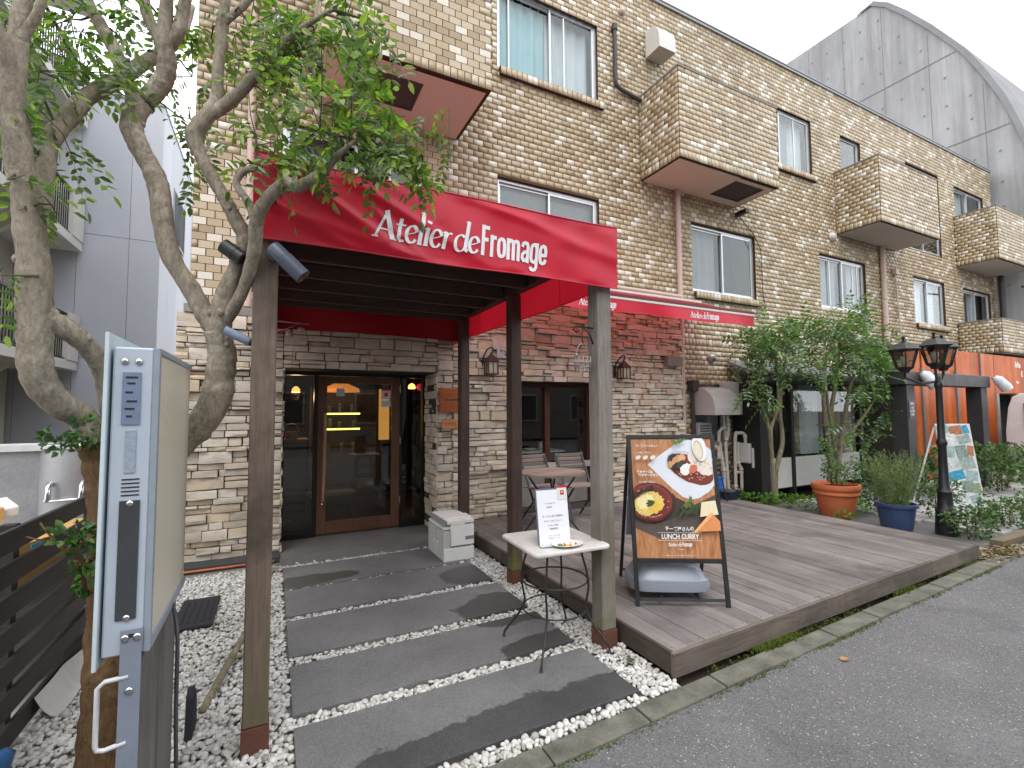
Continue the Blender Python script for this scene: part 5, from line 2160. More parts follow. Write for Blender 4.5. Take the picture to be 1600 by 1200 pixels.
def wall_lantern(x, label):
    t = thing("wall_lantern", label, "lantern", (x, 5.93, 2.3), "carriage lanterns on the stone wall")
    y = 5.80
    mb = MB()
    mb.tube([(x - .075, 5.93, 2.20), (x - .07, 5.90, 2.34), (x - .05, y + .02, 2.43), (x, y, 2.46), (x + .025, y, 2.44), (x + .02, y, 2.40), (x, y, 2.385)], .011, 8)
    mb.box(x - .095, x - .055, 5.925, 5.945, 2.12, 2.30)
    mb.build("arm", IRON, t, smooth=.7)
    mb = MB()
    mb.lathe((x, y, 0), [(.004, 2.40), (.012, 2.38), (.02, 2.365), (.115, 2.27), (.12, 2.262), (.115, 2.256)], 4)
    mb.build("roof", IRON, t)
    mb = MB()
    for sx in (-1, 1):
        for sy in (-1, 1):
            mb.box(x + sx * .068 - .006, x + sx * .068 + .006, y + sy * .068 - .006, y + sy * .068 + .006, 2.10, 2.262)
    mb.box(x - .08, x + .08, y - .08, y + .08, 2.085, 2.10)
    for sx, sy in ((1, 0), (-1, 0), (0, 1), (0, -1)):
        mb.box(x + sx * .068 - .004, x + sx * .068 + .004, y + sy * .068 - .004, y + sy * .068 + .004, 2.10, 2.262)
    mb.build("cage", IRON, t)
    mb = MB()
    mb.box(x - .06, x + .06, y - .06, y + .06, 2.101, 2.258)
    mb.build("lamp_shade", LAMPGLASS, t)


wall_lantern(2.63, "black carriage lantern on the stone wall between the back posts")
wall_lantern(4.92, "black carriage lantern on the stone wall right of the front post")

# --- signs on the wall
PLQ = WOOD("orange_stained_plaque", srgb(150, 78, 40), srgb(172, 96, 54), 'x', .5, 3, obj_random=False)
t = thing("name_plaque", "square orange wooden name plaque on the stone beside the door", "sign", (2.05, 5.9, 1.74))
mb = MB()
mb.box(1.935, 2.215, 5.885, 5.91, 1.575, 1.895)
mb.build("board", PLQ, t, bevel=.003)
V, F = logo(.22)
mb = MB()
mb.add([(1.968 + p[0], 5.8835 - p[2] * .1, 1.735 + p[1] * .8) for p in V], F)
mb.build("lettering", M("burnt_lettering", (.12, .035, .015), .7, .1, 6, 40, 0), t, recalc=False)
t = thing("open_sign", "small pale wooden OPEN sign hanging below the orange plaque", "sign", (2.05, 5.87, 1.43))
mb = MB()
mb.box(1.96, 2.185, 5.862, 5.876, 1.37, 1.487)
mb.build("board", WOOD("pale_sign_wood", srgb(186, 126, 76), srgb(206, 148, 98), 'x', .55, 3, obj_random=False), t, bevel=.002)
mb = MB()
mb.tube([(2.005, 5.87, 1.487), (2.07, 5.878, 1.592)], .003, 5)
mb.tube([(2.135, 5.87, 1.487), (2.07, 5.878, 1.592)], .003, 5)
mb.build("cord", INK, t)
V, F = text_mb("OPEN", .062, .92, .0006, align='CENTER')
mb = MB()
mb.add([(2.072 + p[0], 5.8605, 1.408 + p[1]) for p in V], F)
mb.build("lettering", M("carved_lettering", (.24, .10, .04), .7, .1, 6, 40, 0), t, recalc=False)
t = thing("tile_sign", "small white picture tile with a black twig on the stone wall by the left lantern", "sign", (2.86, 5.9, 2.4))
mb = MB()
mb.box(2.76, 3.0, 5.885, 5.91, 2.33, 2.465)
mb.build("plate", M("white_tile", (.5, .5, .5), .3, .06), t, bevel=.003)
mb = MB()
mb.tube([(2.80, 5.882, 2.45), (2.87, 5.882, 2.43), (2.95, 5.882, 2.38)], .003, 5)
mb.tube([(2.87, 5.882, 2.43), (2.90, 5.882, 2.37)], .0025, 5)
for q in ((2.82, 2.42), (2.9, 2.36), (2.93, 2.42), (2.88, 2.38)):
    mb.ball((q[0], 5.882, q[1]), .013, 8, 5, s=(1, .2, .7))
mb.build("twig", INK, t)
t = thing("wall_box", "grey junction box on the stone wall under the awning", "box", (6.05, 5.9, 2.42))
mb = MB()
mb.box(5.90, 6.24, 5.84, 5.93, 2.335, 2.50)
mb.build("housing", M("taupe_box_paint", (.20, .175, .16), .6, .1), t, bevel=.006)

# wire basket hanging from a bracket on the front post
t = thing("hanging_basket", "grey wire hanging basket on a scroll bracket of the silvered front post", "basket", (1.93, 2.66, 2.05))
WIRE = M("galvanised_wire", (.32, .31, .30), .4, .15, 12, 80, .05, .5, .6)
mb = MB()
mb.tube([(1.985, 2.66, 2.17), (1.84, 2.66, 2.175), (1.82, 2.66, 2.15), (1.85, 2.66, 2.13), (1.87, 2.66, 2.15)], .006, 6)
mb.tube([(1.985, 2.66, 2.06), (1.96, 2.66, 2.12), (1.92, 2.66, 2.17)], .006, 6)
mb.tube([(1.90, 2.66, 2.17), (1.893, 2.66, 2.10), (1.90, 2.66, 2.06)], .004, 6)
mb.build("bracket", METAL_BLACK, t, smooth=True)
mb = MB()
bx, by = 1.895, 2.66
mb.tube([(bx + .05 * math.cos(a), by, 1.96 + .10 * math.sin(a)) for a in np.linspace(0, math.pi, 14)], .0035, 6)
for z, r in ((1.96, .055), (1.925, .058), (1.895, .058), (1.865, .054)):
    mb.tube([(bx + r * math.cos(a), by + r * math.sin(a), z) for a in np.linspace(0, 2 * math.pi, 25)], .0028, 6, caps=False)
for a in np.linspace(0, 2 * math.pi, 13)[:-1]:
    mb.tube([(bx + .054 * math.cos(a), by + .054 * math.sin(a), 1.865), (bx + .057 * math.cos(a), by + .057 * math.sin(a), 1.965)], .0022, 5)
mb.ball((bx - .05, by, 1.975), .012, 8, 6)
mb.build("wire_body", WIRE, t, smooth=True)

# wire lamp ornament under the rear of the pergola
t = thing("bird_ornament", "pale wire bird hanger under the pergola by the left post", "ornament", (.12, 4.9, 2.5))
mb = MB()
mb.tube([(.0, 4.9, 2.45), (.30, 4.9, 2.44)], .007, 6)
mb.tube([(.02, 4.9, 2.36), (.10, 4.9, 2.38), (.20, 4.9, 2.435)], .005, 6)
mb.tube([(.16, 4.9, 2.42), (.16, 4.9, 2.22), (.155, 4.9, 2.05)], .003, 5)
mb.ball((.13, 4.9, 2.33), .035, 10, 7, s=(1, .6, .7))
mb.ball((.23, 4.9, 2.385), .035, 10, 7, s=(1, .6, .7))
mb.build("hanger", M("dusty_pink_wire", (.30, .22, .2), .6), t, smooth=True)

# --- folding table and chairs on the deck
SLAT = WOOD("grey_brown_slat_wood", (.23, .185, .16), (.36, .30, .265), 'x', .55, 5)
SLAT_T = WOOD("table_slat_wood", (.24, .17, .135), (.37, .28, .23), 'x', .5, 5)


def folding_chair(label):
    t = thing("folding_chair", label, "chair", (0, 0, 0), "folding slatted chairs under the deck window")
    W2 = .22
    for i in range(5):                      # backrest slats
        z = .62 + i * .052
        y = .17 + (z - .45) * .22
        mb = MB()
        mb.obox((0, y, z), (W2, 0, 0), (0, .007, .0015), (0, -.0045, .0215))
        mb.build("back_slat", SLAT, t, bevel=.003)
    for i in range(6):
        y = -.20 + i * .062
        mb = MB()
        mb.box(-W2, W2, y, y + .052, .445, .463)
        mb.build("seat_slat", SLAT, t, bevel=.003)
    for s in (-1, 1):
        x = s * (W2 - .02)
        mb = MB()
        mb.bar((x, .262, .86), (x, -.22, .004), .012, .024, up=(1, 0, 0))
        mb.build("leg", IRON, t)
        x2 = s * (W2 - .045)
        mb = MB()
        mb.bar((x2, -.17, .435), (x2, .26, .004), .012, .024, up=(1, 0, 0))
        mb.build("leg", IRON, t)
    mb = MB()
    mb.tube([(-W2 + .03, -.12, .18), (W2 - .03, -.12, .18)], .008, 6)
    mb.tube([(-W2 + .05, .16, .11), (W2 - .05, .16, .11)], .008, 6)
    mb.build("stretcher", IRON, t)
    return t


ch = folding_chair("slatted folding chair left of its twin behind the round table")
ch2 = copy_tree(ch)
ch2["label"] = "slatted folding chair nearest the front post under the window"
place(ch, (3.17, 5.36, DZ), math.radians(6))
place(ch2, (3.68, 5.30, DZ), math.radians(-4))
ft = thing("garden_table", "round slatted wooden table with curved iron legs on the deck", "table", (0, 0, 0))
TR = .40
for i in range(8):
    y0, y1 = -TR + i * .1 + .003, -TR + (i + 1) * .1 - .003
    half = lambda y: math.sqrt(max(.0, TR * TR - y * y))
    pts = [(-half(y0), y0), (half(y0), y0)] + [(half((y0 + y1) / 2), (y0 + y1) / 2)] + [(half(y1), y1), (-half(y1), y1), (-half((y0 + y1) / 2), (y0 + y1) / 2)]
    mb = MB()
    mb.prism(pts, 'z', .70, .722)
    mb.build("top_slat", SLAT_T, ft)
for s in (-1, 1):
    for q in (-1, 1):
        mb = MB()
        mb.tube([tuple(p[:3]) for p in smooth_path([(s * .20, q * .22, .698, 0), (s * .13, q * .12, .52, 0), (s * .07, q * .0, .36, 0), (s * .12, -q * .16, .18, 0), (s * .22, -q * .25, .005, 0)], 5)], .011, 8)
        mb.build("leg", IRON, ft, smooth=.7)
mb = MB()
mb.tube([(.09 * math.cos(a), .09 * math.sin(a), .36) for a in np.linspace(0, 2 * math.pi, 25)], .006, 6, caps=False)
mb.build("ring", IRON, ft)
place(ft, (2.98, 4.84, DZ), .3)

# --- what shows through the shop glass
SHOPWOOD = WOOD("shop_counter_wood", (.10, .055, .03), (.17, .10, .06), 'x', .5, 4, obj_random=False)
YEL = EMIT("lit_shelf_strip", (1.0, .78, .12), 3.2)
sh = thing("display_shelf", "lit display shelf with yellow strips behind the door glass", "shelf", (1.05, 8.6, 0))
mb = MB()
mb.box(.55, 1.75, 8.55, 8.9, .03, .9)
mb.box(.55, 1.75, 8.86, 8.9, .9, 2.0)
mb.box(.55, .58, 8.5, 8.86, .9, 2.0)
mb.box(1.72, 1.75, 8.5, 8.86, .9, 2.0)
mb.build("cabinet", SHOPWOOD, sh)
for z in (1.30, 1.56):
    mb = MB()
    mb.box(.585, 1.715, 8.5, 8.855, z, z + .02)
    b_ = mb.build("shelf_board", SHOPWOOD, sh)
    mb = MB()
    mb.box(.62, 1.35, 8.475, 8.495, z - .012, z + .012)
    mb.build("light_strip", YEL, b_)
rj = random.Random(4)
for k in range(12):
    zb = (1.321, 1.581, .901)[k % 3]
    x = .66 + (k // 3) * .2 + rj.uniform(-.03, .03)
    h = rj.uniform(.10, .17)
    t = thing("jar", "olive jar on the %s behind the door, %s" % (("lower lit board", "upper lit board", "cabinet top")[k % 3], ("leftmost", "second from left", "third from left", "rightmost")[k // 3]), "jar", (x, 8.66, zb), "jars on the lit shelf")
    mb = MB()
    mb.lathe((x, 8.66, zb), [(.035, 0), (.04, .01), (.04, h * .75), (.03, h * .85)], 12)
    mb.build("body", M("olive_jar_glass", (.14, .15, .05), .2, .2, 20, 60, 0, .5), t, smooth=.6)
    mb = MB()
    mb.lathe((x, 8.66, zb + h * .85), [(.032, .0), (.032, h * .15)], 12)
    mb.build("lid", M("jar_lid", (.3, .22, .1), .4), t, smooth=.6)
AMB = EMIT("lit_amber_shade", (1.0, .42, .08), 1.6)
t = thing("pendant_lamp", "glowing amber pendant lamp inside the shop above the shelf", "lamp", (1.0, 8.2, 2.1), "pendant lamps in the shop")
mb = MB()
mb.lathe((1.0, 8.2, 1.92), [(.30, 0), (.28, .06), (.12, .13), (.03, .16)], 24)
mb.build("shade", EMIT("lit_orange_shade", (.9, .28, .05), .5), t, smooth=True)
mb = MB()
mb.tube([(1.0, 8.2, 2.08), (1.0, 8.2, 2.44)], .006, 6)
mb.build("cord", INK, t)
t = thing("pendant_lamp", "round yellow glowing lamp seen through the right side light", "lamp", (2.02, 7.6, 2.05), "pendant lamps in the shop")
mb = MB()
mb.lathe((2.02, 7.6, 1.96), [(.055, 0), (.06, .03), (.045, .07), (.01, .09)], 16)
mb.build("shade", EMIT("lit_yellow_shade", (1.0, .55, .12), 2.5), t, smooth=True)
mb = MB()
mb.tube([(2.02, 7.6, 2.05), (2.02, 7.6, 2.44)], .005, 6)
mb.build("cord", INK, t)
t = thing("pendant_lamp", "round dark red lamp beside the yellow one in the shop", "lamp", (2.14, 7.6, 2.05), "pendant lamps in the shop")
mb = MB()
mb.ball((2.16, 7.6, 1.99), .06, 16, 10)
mb.build("shade", EMIT("lit_red_shade", (.55, .02, .06), .5), t, smooth=True)
mb = MB()
mb.tube([(2.16, 7.6, 2.05), (2.16, 7.6, 2.44)], .005, 6)
mb.build("cord", INK, t)
ct = thing("shop_counter", "dark wooden counter with lit top behind the left side light", "counter", (.25, 7.6, 0))
mb = MB()
mb.box(-.3, .44, 7.3, 7.8, .03, 1.18)
mb.build("body", SHOPWOOD, ct)
mb = MB()
mb.box(-.32, .46, 7.28, 7.82, 1.181, 1.21)
mb.build("counter_top", WOOD("counter_top_wood", (.30, .14, .06), (.42, .22, .10), 'x', .4, 4, obj_random=False), ct)
t = thing("wicker_basket", "wicker basket with a hooped handle on the shop counter", "basket", (.25, 7.45, 1.21))
mb = MB()
mb.lathe((.25, 7.45, 1.211), [(.075, 0), (.10, .10), (.104, .105), (.095, .105), (.07, .01)], 16, caps=False)
mb.build("bowl", M("wicker", (.34, .16, .06), .6, .3, 60, 90, .3), t, smooth=.7)
mb = MB()
mb.tube([(.25 + .095 * math.cos(a), 7.45, 1.31 + .12 * math.sin(a)) for a in np.linspace(0, math.pi, 16)], .008, 6)
mb.build("handle", M("wicker_handle", (.4, .2, .08), .6), t, smooth=True)
lampc = thing("counter_lamp", "small warm lamp shining on the basket in the shop", "lamp", (.30, 7.5, 1.9))
mb = MB()
mb.lathe((.30, 7.6, 1.88), [(.06, 0), (.055, .05), (.02, .09)], 14)
mb.build("shade", EMIT("lit_warm_shade", (1.0, .5, .14), 1.2), lampc, smooth=True)
mb = MB()
mb.tube([(.30, 7.6, 1.97), (.30, 7.6, 2.44)], .005, 6)
mb.build("cord", INK, lampc)
ld = bpy.data.lights.new("shop_lamp_light", 'POINT')
ld.energy = 9
ld.color = (1, .62, .28)
ld.shadow_soft_size = .06
lo = bpy.data.objects.new("shop_lamp_light", ld)
lo.location = Vector((.30, 7.6, 1.82)) - Vector((.30, 7.5, 1.9))
COL.objects.link(lo)
lo.parent = lampc
st = thing("stool", "low wooden bench just inside the shop door", "bench", (.85, 7.2, 0))
mb = MB()
mb.box(.45, 1.10, 7.1, 7.4, .42, .46)
mb.build("seat", WOOD("bench_seat_wood", (.20, .11, .07), (.3, .18, .12), 'x', .5, 4, obj_random=False), st)
for sx in (.48, 1.04):
    for sy in (7.12, 7.35):
        mb = MB()
        mb.box(sx, sx + .035, sy, sy + .035, .03, .419)
        mb.build("leg", SHOPWOOD, st)
t = thing("notice_panel", "tall orange lit panel inside the shop at the right of the door", "panel", (1.62, 7.6, 1.5))
mb = MB()
mb.box(1.50, 1.66, 7.6, 7.62, 1.15, 1.95)
mb.build("board", EMIT("lit_orange_panel", (.75, .32, .06), .55), t)
ct = thing("glass_counter", "white topped glass counter behind the deck window", "counter", (3.8, 7.2, 0))
mb = MB()
mb.box(3.05, 4.5, 7.0, 7.5, .03, .88)
mb.build("body", SHOPWOOD, ct)
mb = MB()
mb.box(3.0, 4.55, 6.95, 7.55, .881, .91)
mb.build("counter_top", WHITE, ct)
for k, (x, r, h) in enumerate(((3.35, .05, .11), (3.58, .09, .05), (3.95, .11, .04), (4.2, .06, .14))):
    t = thing("crockery", ("narrow pale cup leftmost on the counter behind the deck window", "low pale bowl beside the narrow cup behind the deck window", "widest flat pale dish behind the right pane of the deck window", "tallest pale jug rightmost on the counter behind the deck window")[k], "crockery", (x, 7.15, .911), "crockery on the glass counter")
    mb = MB()
    mb.lathe((x, 7.15, .911), [(r * .6, 0), (r, h * .6), (r * .95, h), (r * .85, h), (r * .5, .01)], 16, caps=False)
    mb.build("bowl", M("pale_crockery", (.6, .55, .48), .3), t, smooth=.7)

# ------------------------------------------------------------------ the multi-stemmed tree by the sign: stems as (x, y, z, radius), leaf clusters as (x, y, z, spread, leaves)
MAIN_TREE = {
    'trunk': [(-0.645, 2.78, -0.016, 0.1136), (-0.641, 2.8, 0.231, 0.0952), (-0.648, 2.82, 0.447, 0.0877), (-0.656, 2.84, 0.669, 0.0828), (-0.663, 2.85, 0.958, 0.0777), (-0.673, 2.84, 1.197, 0.0807), (-0.687, 2.82, 1.392, 0.0832), (-0.714, 2.8, 1.468, 0.0763)],
    'limb': [(-0.699, 2.8, 1.438, 0.0794), (-0.767, 2.76, 1.572, 0.0773), (-0.837, 2.7, 1.637, 0.0771), (-0.876, 2.64, 1.721, 0.0799), (-0.887, 2.6, 1.85, 0.0811), (-0.887, 2.58, 2.031, 0.0834), (-0.89, 2.56, 2.184, 0.0803), (-0.911, 2.54, 2.411, 0.072), (-0.937, 2.52, 2.606, 0.0662), (-0.956, 2.5, 2.8, 0.0556), (-0.96, 2.5, 2.983, 0.0507), (-0.949, 2.5, 3.173, 0.0435), (-0.943, 2.5, 3.418, 0.031)],
    'branch1': [(-0.875, 2.58, 2.245, 0.0473), (-0.883, 2.62, 2.42, 0.0484), (-0.9, 2.7, 2.732, 0.0475), (-0.883, 2.74, 2.86, 0.0487), (-0.857, 2.8, 2.991, 0.0504), (-0.814, 2.86, 3.119, 0.0492), (-0.731, 2.95, 3.287, 0.0487), (-0.678, 3.05, 3.44, 0.0477), (-0.603, 3.15, 3.608, 0.0431), (-0.519, 3.25, 3.822, 0.034), (-0.484, 3.3, 4.055, 0.0233)],
    'branch2': [(-0.884, 2.58, 2.058, 0.0522), (-0.833, 2.6, 1.986, 0.0585), (-0.774, 2.64, 1.943, 0.0548), (-0.729, 2.7, 1.884, 0.0511), (-0.701, 2.76, 1.789, 0.0438), (-0.683, 2.8, 1.644, 0.0415), (-0.673, 2.82, 1.466, 0.0478)],
    'branch3': [(-0.938, 2.5, 2.805, 0.033), (-0.953, 2.45, 3.002, 0.0298), (-0.989, 2.4, 3.13, 0.0241), (-1.025, 2.35, 3.247, 0.0164)],
    'branch4': [(-0.95, 2.5, 3.026, 0.0229), (-0.901, 2.48, 3.136, 0.0205), (-0.865, 2.46, 3.228, 0.018), (-0.843, 2.45, 3.391, 0.0129)],
    'stem': [(-0.621, 2.84, 0.662, 0.0715), (-0.558, 2.84, 0.947, 0.073), (-0.503, 2.83, 1.214, 0.074), (-0.418, 2.82, 1.426, 0.0784), (-0.321, 2.8, 1.534, 0.0795), (-0.258, 2.78, 1.661, 0.0769), (-0.235, 2.76, 1.805, 0.0737), (-0.236, 2.74, 1.915, 0.067), (-0.256, 2.72, 2.007, 0.0632)],
    'stem1': [(-0.25, 2.72, 1.991, 0.0601), (-0.308, 2.74, 2.086, 0.0505), (-0.377, 2.76, 2.211, 0.0473), (-0.446, 2.78, 2.335, 0.0471), (-0.495, 2.8, 2.494, 0.0504), (-0.513, 2.82, 2.66, 0.0539), (-0.55, 2.83, 2.786, 0.0508), (-0.611, 2.84, 2.913, 0.0505), (-0.647, 2.85, 3.013, 0.0536), (-0.627, 2.86, 3.117, 0.0574), (-0.605, 2.87, 3.182, 0.0547)],
    'stem1a': [(-0.612, 2.86, 3.147, 0.0448), (-0.664, 2.88, 3.21, 0.0383), (-0.713, 2.9, 3.324, 0.0352), (-0.751, 2.92, 3.434, 0.0353), (-0.805, 2.94, 3.537, 0.0321), (-0.863, 2.96, 3.647, 0.0288), (-0.924, 2.98, 3.823, 0.0192)],
    'stem1b': [(-0.602, 2.86, 3.15, 0.0513), (-0.558, 2.86, 3.231, 0.0518), (-0.521, 2.85, 3.31, 0.0488), (-0.512, 2.84, 3.395, 0.0456), (-0.528, 2.83, 3.47, 0.0453), (-0.524, 2.82, 3.586, 0.0356), (-0.514, 2.8, 3.709, 0.0291), (-0.505, 2.78, 3.866, 0.0193)],
    'stem1c': [(-0.527, 2.83, 3.44, 0.0324), (-0.574, 2.84, 3.531, 0.029), (-0.61, 2.85, 3.643, 0.029), (-0.644, 2.86, 3.841, 0.0194)],
    'stem1d': [(-0.518, 2.84, 3.433, 0.0325), (-0.475, 2.82, 3.519, 0.0359), (-0.453, 2.8, 3.615, 0.0326), (-0.431, 2.78, 3.727, 0.0293), (-0.412, 2.76, 3.89, 0.0195)],
    'stem2': [(-0.249, 2.72, 1.976, 0.0569), (-0.234, 2.7, 2.085, 0.0568), (-0.224, 2.69, 2.148, 0.0536), (-0.188, 2.67, 2.269, 0.0411), (-0.151, 2.65, 2.384, 0.038), (-0.136, 2.64, 2.467, 0.0412), (-0.176, 2.64, 2.541, 0.0378), (-0.228, 2.65, 2.641, 0.0346), (-0.279, 2.66, 2.737, 0.0344), (-0.33, 2.67, 2.833, 0.0343), (-0.37, 2.68, 2.93, 0.0405), (-0.346, 2.68, 3.001, 0.0407), (-0.306, 2.68, 3.078, 0.038), (-0.281, 2.68, 3.171, 0.0319), (-0.274, 2.68, 3.339, 0.0288), (-0.268, 2.68, 3.509, 0.029), (-0.255, 2.68, 3.683, 0.0259), (-0.243, 2.68, 3.859, 0.0196)],
    'stem2a': [(-0.316, 2.68, 3.056, 0.0347), (-0.24, 2.66, 3.125, 0.0318), (-0.169, 2.63, 3.201, 0.032), (-0.102, 2.6, 3.289, 0.0321), (-0.038, 2.56, 3.371, 0.0288), (0.026, 2.52, 3.452, 0.0224), (0.115, 2.46, 3.52, 0.0159), (0.228, 2.4, 3.601, 0.0096)],
    'stem2b': [(-0.239, 2.71, 2.029, 0.0442), (-0.173, 2.66, 2.121, 0.0346), (-0.129, 2.6, 2.233, 0.0311), (-0.091, 2.52, 2.372, 0.0335), (-0.086, 2.46, 2.469, 0.0358), (-0.066, 2.42, 2.537, 0.0325), (-0.015, 2.38, 2.609, 0.0294), (0.032, 2.34, 2.65, 0.0263), (0.079, 2.31, 2.623, 0.0292), (0.13, 2.28, 2.648, 0.0262), (0.191, 2.24, 2.694, 0.0233), (0.246, 2.2, 2.765, 0.0145), (0.321, 2.15, 2.833, 0.0087)],
    'stem2c': [(-0.092, 2.46, 2.49, 0.0239), (-0.126, 2.48, 2.583, 0.021), (-0.171, 2.5, 2.665, 0.018), (-0.146, 2.5, 2.732, 0.0181), (-0.093, 2.48, 2.753, 0.0151)],
    'twig1': [(-0.271, 2.68, 3.541, 0.0193), (-0.175, 2.66, 3.672, 0.0196), (-0.124, 2.64, 3.738, 0.0131)],
}
CROWN = [
    (-0.924, 2.95, 3.532, 0.252, 34),
    (-0.943, 2.7, 3.096, 0.168, 26),
    (-0.925, 2.9, 3.3, 0.153, 18),
    (-0.737, 3.0, 3.539, 0.199, 16),
    (-0.976, 2.6, 3.268, 0.133, 16),
    (-0.845, 3.0, 3.67, 0.196, 18),
    (-0.551, 3.0, 3.679, 0.207, 20),
    (-0.422, 2.95, 3.402, 0.155, 14),
    (-0.437, 2.9, 3.12, 0.094, 8),
    (-0.324, 2.8, 3.543, 0.167, 14),
    (-0.144, 2.66, 3.574, 0.164, 24),
    (0.001, 2.6, 3.618, 0.165, 34),
    (0.148, 2.5, 3.529, 0.163, 40),
    (0.295, 2.45, 3.615, 0.165, 40),
    (0.415, 2.4, 3.52, 0.132, 30),
    (0.353, 2.4, 3.361, 0.13, 22),
    (0.093, 2.55, 3.375, 0.147, 24),
    (-0.049, 2.6, 3.193, 0.113, 12),
    (-0.097, 2.5, 2.91, 0.138, 20),
    (0.012, 2.4, 2.87, 0.15, 26),
    (0.167, 2.25, 2.891, 0.146, 36),
    (0.286, 2.2, 2.836, 0.146, 36),
    (0.356, 2.2, 2.946, 0.119, 26),
    (0.445, 2.2, 2.815, 0.121, 32),
    (0.555, 2.15, 2.755, 0.076, 16),
    (0.359, 2.2, 2.656, 0.089, 7),
    (-0.038, 2.45, 2.712, 0.106, 6),
    (0.092, 2.3, 2.762, 0.117, 14),
    (0.311, 2.3, 3.118, 0.093, 14),
    (0.205, 2.4, 3.147, 0.094, 10),
    (-0.024, 2.6, 3.387, 0.131, 16),
    (-0.105, 2.45, 2.758, 0.09, 8),
    (-0.926, 2.45, 2.499, 0.062, 8),
    (-0.889, 2.5, 2.399, 0.025, 2),
    (-0.814, 2.5, 2.44, 0.036, 3),
    (-0.934, 2.5, 2.136, 0.035, 3),
    (-0.919, 2.65, 2.9, 0.109, 14),
    (-0.937, 2.6, 2.755, 0.08, 10),
    (-0.853, 2.9, 3.26, 0.124, 12),
    (0.536, 2.35, 3.423, 0.05, 6),
]

def BARK(name, c_lo, c_hi, c_patch):
    m, t, b = nt(name)
    p = wpos(t, (1, 1, .45))
    n = noise(t, 11, 6, .65, p, .5)
    cc = ramp(t, n, [(.3, c_lo), (.62, c_hi)])
    pt = noise(t, 7, 5, .7, wpos(t), .8)
    cc = mixc(t, ramp(t, pt, [(.52, 0.0), (.64, .75)]), cc, c_patch)
    cc = mixc(t, .35, cc, ramp(t, noise(t, 70, 4, .7, p), [(.3, tuple(x * .5 for x in c_lo)), (.7, c_patch)]))
    t.links.new(cc, b.inputs["Base Color"])
    setv(b, .85, .2)
    bump(t, b, mixc(t, .5, n, noise(t, 45, 5, .7, p, .6)), .9, .02)
    return m


BARK_M = BARK("mottled_grey_bark", srgb(104, 95, 82), srgb(152, 141, 125), srgb(188, 178, 160))
BARK_B = BARK("brown_peeling_bark", srgb(70, 50, 32), srgb(116, 90, 62), srgb(140, 116, 86))
BARK_S = BARK("slender_stem_bark", srgb(92, 84, 66), srgb(136, 128, 106), srgb(160, 152, 130))
LEAF_M = LEAF("compound_leaf", [(0, (.04, .072, .026)), (.4, (.075, .13, .038)), (.75, (.125, .20, .05)), (1, (.24, .31, .07))], .46, .3, .8)
LEAF_S = LEAF("small_tree_leaf", [(0, (.05, .09, .04)), (.5, (.095, .16, .07)), (.85, (.15, .23, .10)), (1, (.22, .31, .14))], .4, .28, .9)
TWIG_M = M("green_brown_twig", (.07, .075, .035), .7, .2)


def leaf_mesh(rng, pairs=4, length=.20, ll=.058, lw=.025, droop=.25):
    """One compound leaf: paired pointed leaflets along a drooping stalk (x forward, z up)."""
    V, F = [], []

    def leaflet(base, d, nrm, L, W):
        d = d / np.linalg.norm(d)
        s = np.cross(nrm, d); s /= np.linalg.norm(s)
        up = np.cross(d, s)
        b = len(V)
        f = rng.uniform(.10, .22)
        curl = rng.uniform(-.12, .05)
        V.extend([base, base + d * L * .3 + s * W * .5 + up * W * f, base + d * L * .68 + s * W * .42 + up * (W * f + curl * L * .3), base + d * L + up * curl * L,
                  base + d * L * .68 - s * W * .42 + up * (W * f + curl * L * .3), base + d * L * .3 - s * W * .5 + up * W * f])
        F.extend([(b, b + 3, b + 2, b + 1), (b, b + 5, b + 4, b + 3)])
    for i in range(pairs + 1):
        t = (i + .6) / (pairs + .6)
        pos = np.array([length * t, 0, -droop * length * t * t])
        tan = np.array([1, 0, -2 * droop * t])
        size = .8 + .3 * math.sin(math.pi * min(1, t * .9))
        if i < pairs:
            for sgn in (1, -1):
                d = tan * .45 + np.array([0, sgn, 0]) + rng.normal(0, .14, 3)
                leaflet(pos, d, np.array([rng.normal(0, .25), rng.normal(0, .25) - .15 * sgn, 1.0]), ll * size * rng.uniform(.85, 1.1), lw * size * rng.uniform(.85, 1.1))
        else:
            leaflet(pos, tan + rng.normal(0, .15, 3), np.array([rng.normal(0, .2), rng.normal(0, .2), 1.0]), ll * 1.1, lw * 1.05)
    # the stalk itself: a thin blade
    b = len(V)
    e = np.array([length, 0, -droop * length])
    V.extend([np.array([0, .0014, 0]), np.array([0, -.0014, 0]), e + np.array([0, -.0008, 0]), e + np.array([0, .0008, 0])])
    F.append((b, b + 1, b + 2, b + 3))
    return np.array(V), np.array(F)


def frames(dirs, rng, roll=.5):
    """Rotation matrices that turn +x to each direction, z roughly up, with a random roll."""
    n = len(dirs)
    x = dirs / np.linalg.norm(dirs, axis=1)[:, None]
    up = np.tile(np.array([0, 0, 1.0]), (n, 1)) + rng.normal(0, roll, (n, 3))
    y = np.cross(up, x)
    y /= np.linalg.norm(y, axis=1)[:, None] + 1e-9
    z = np.cross(x, y)
    return np.stack([x, y, z], 2)


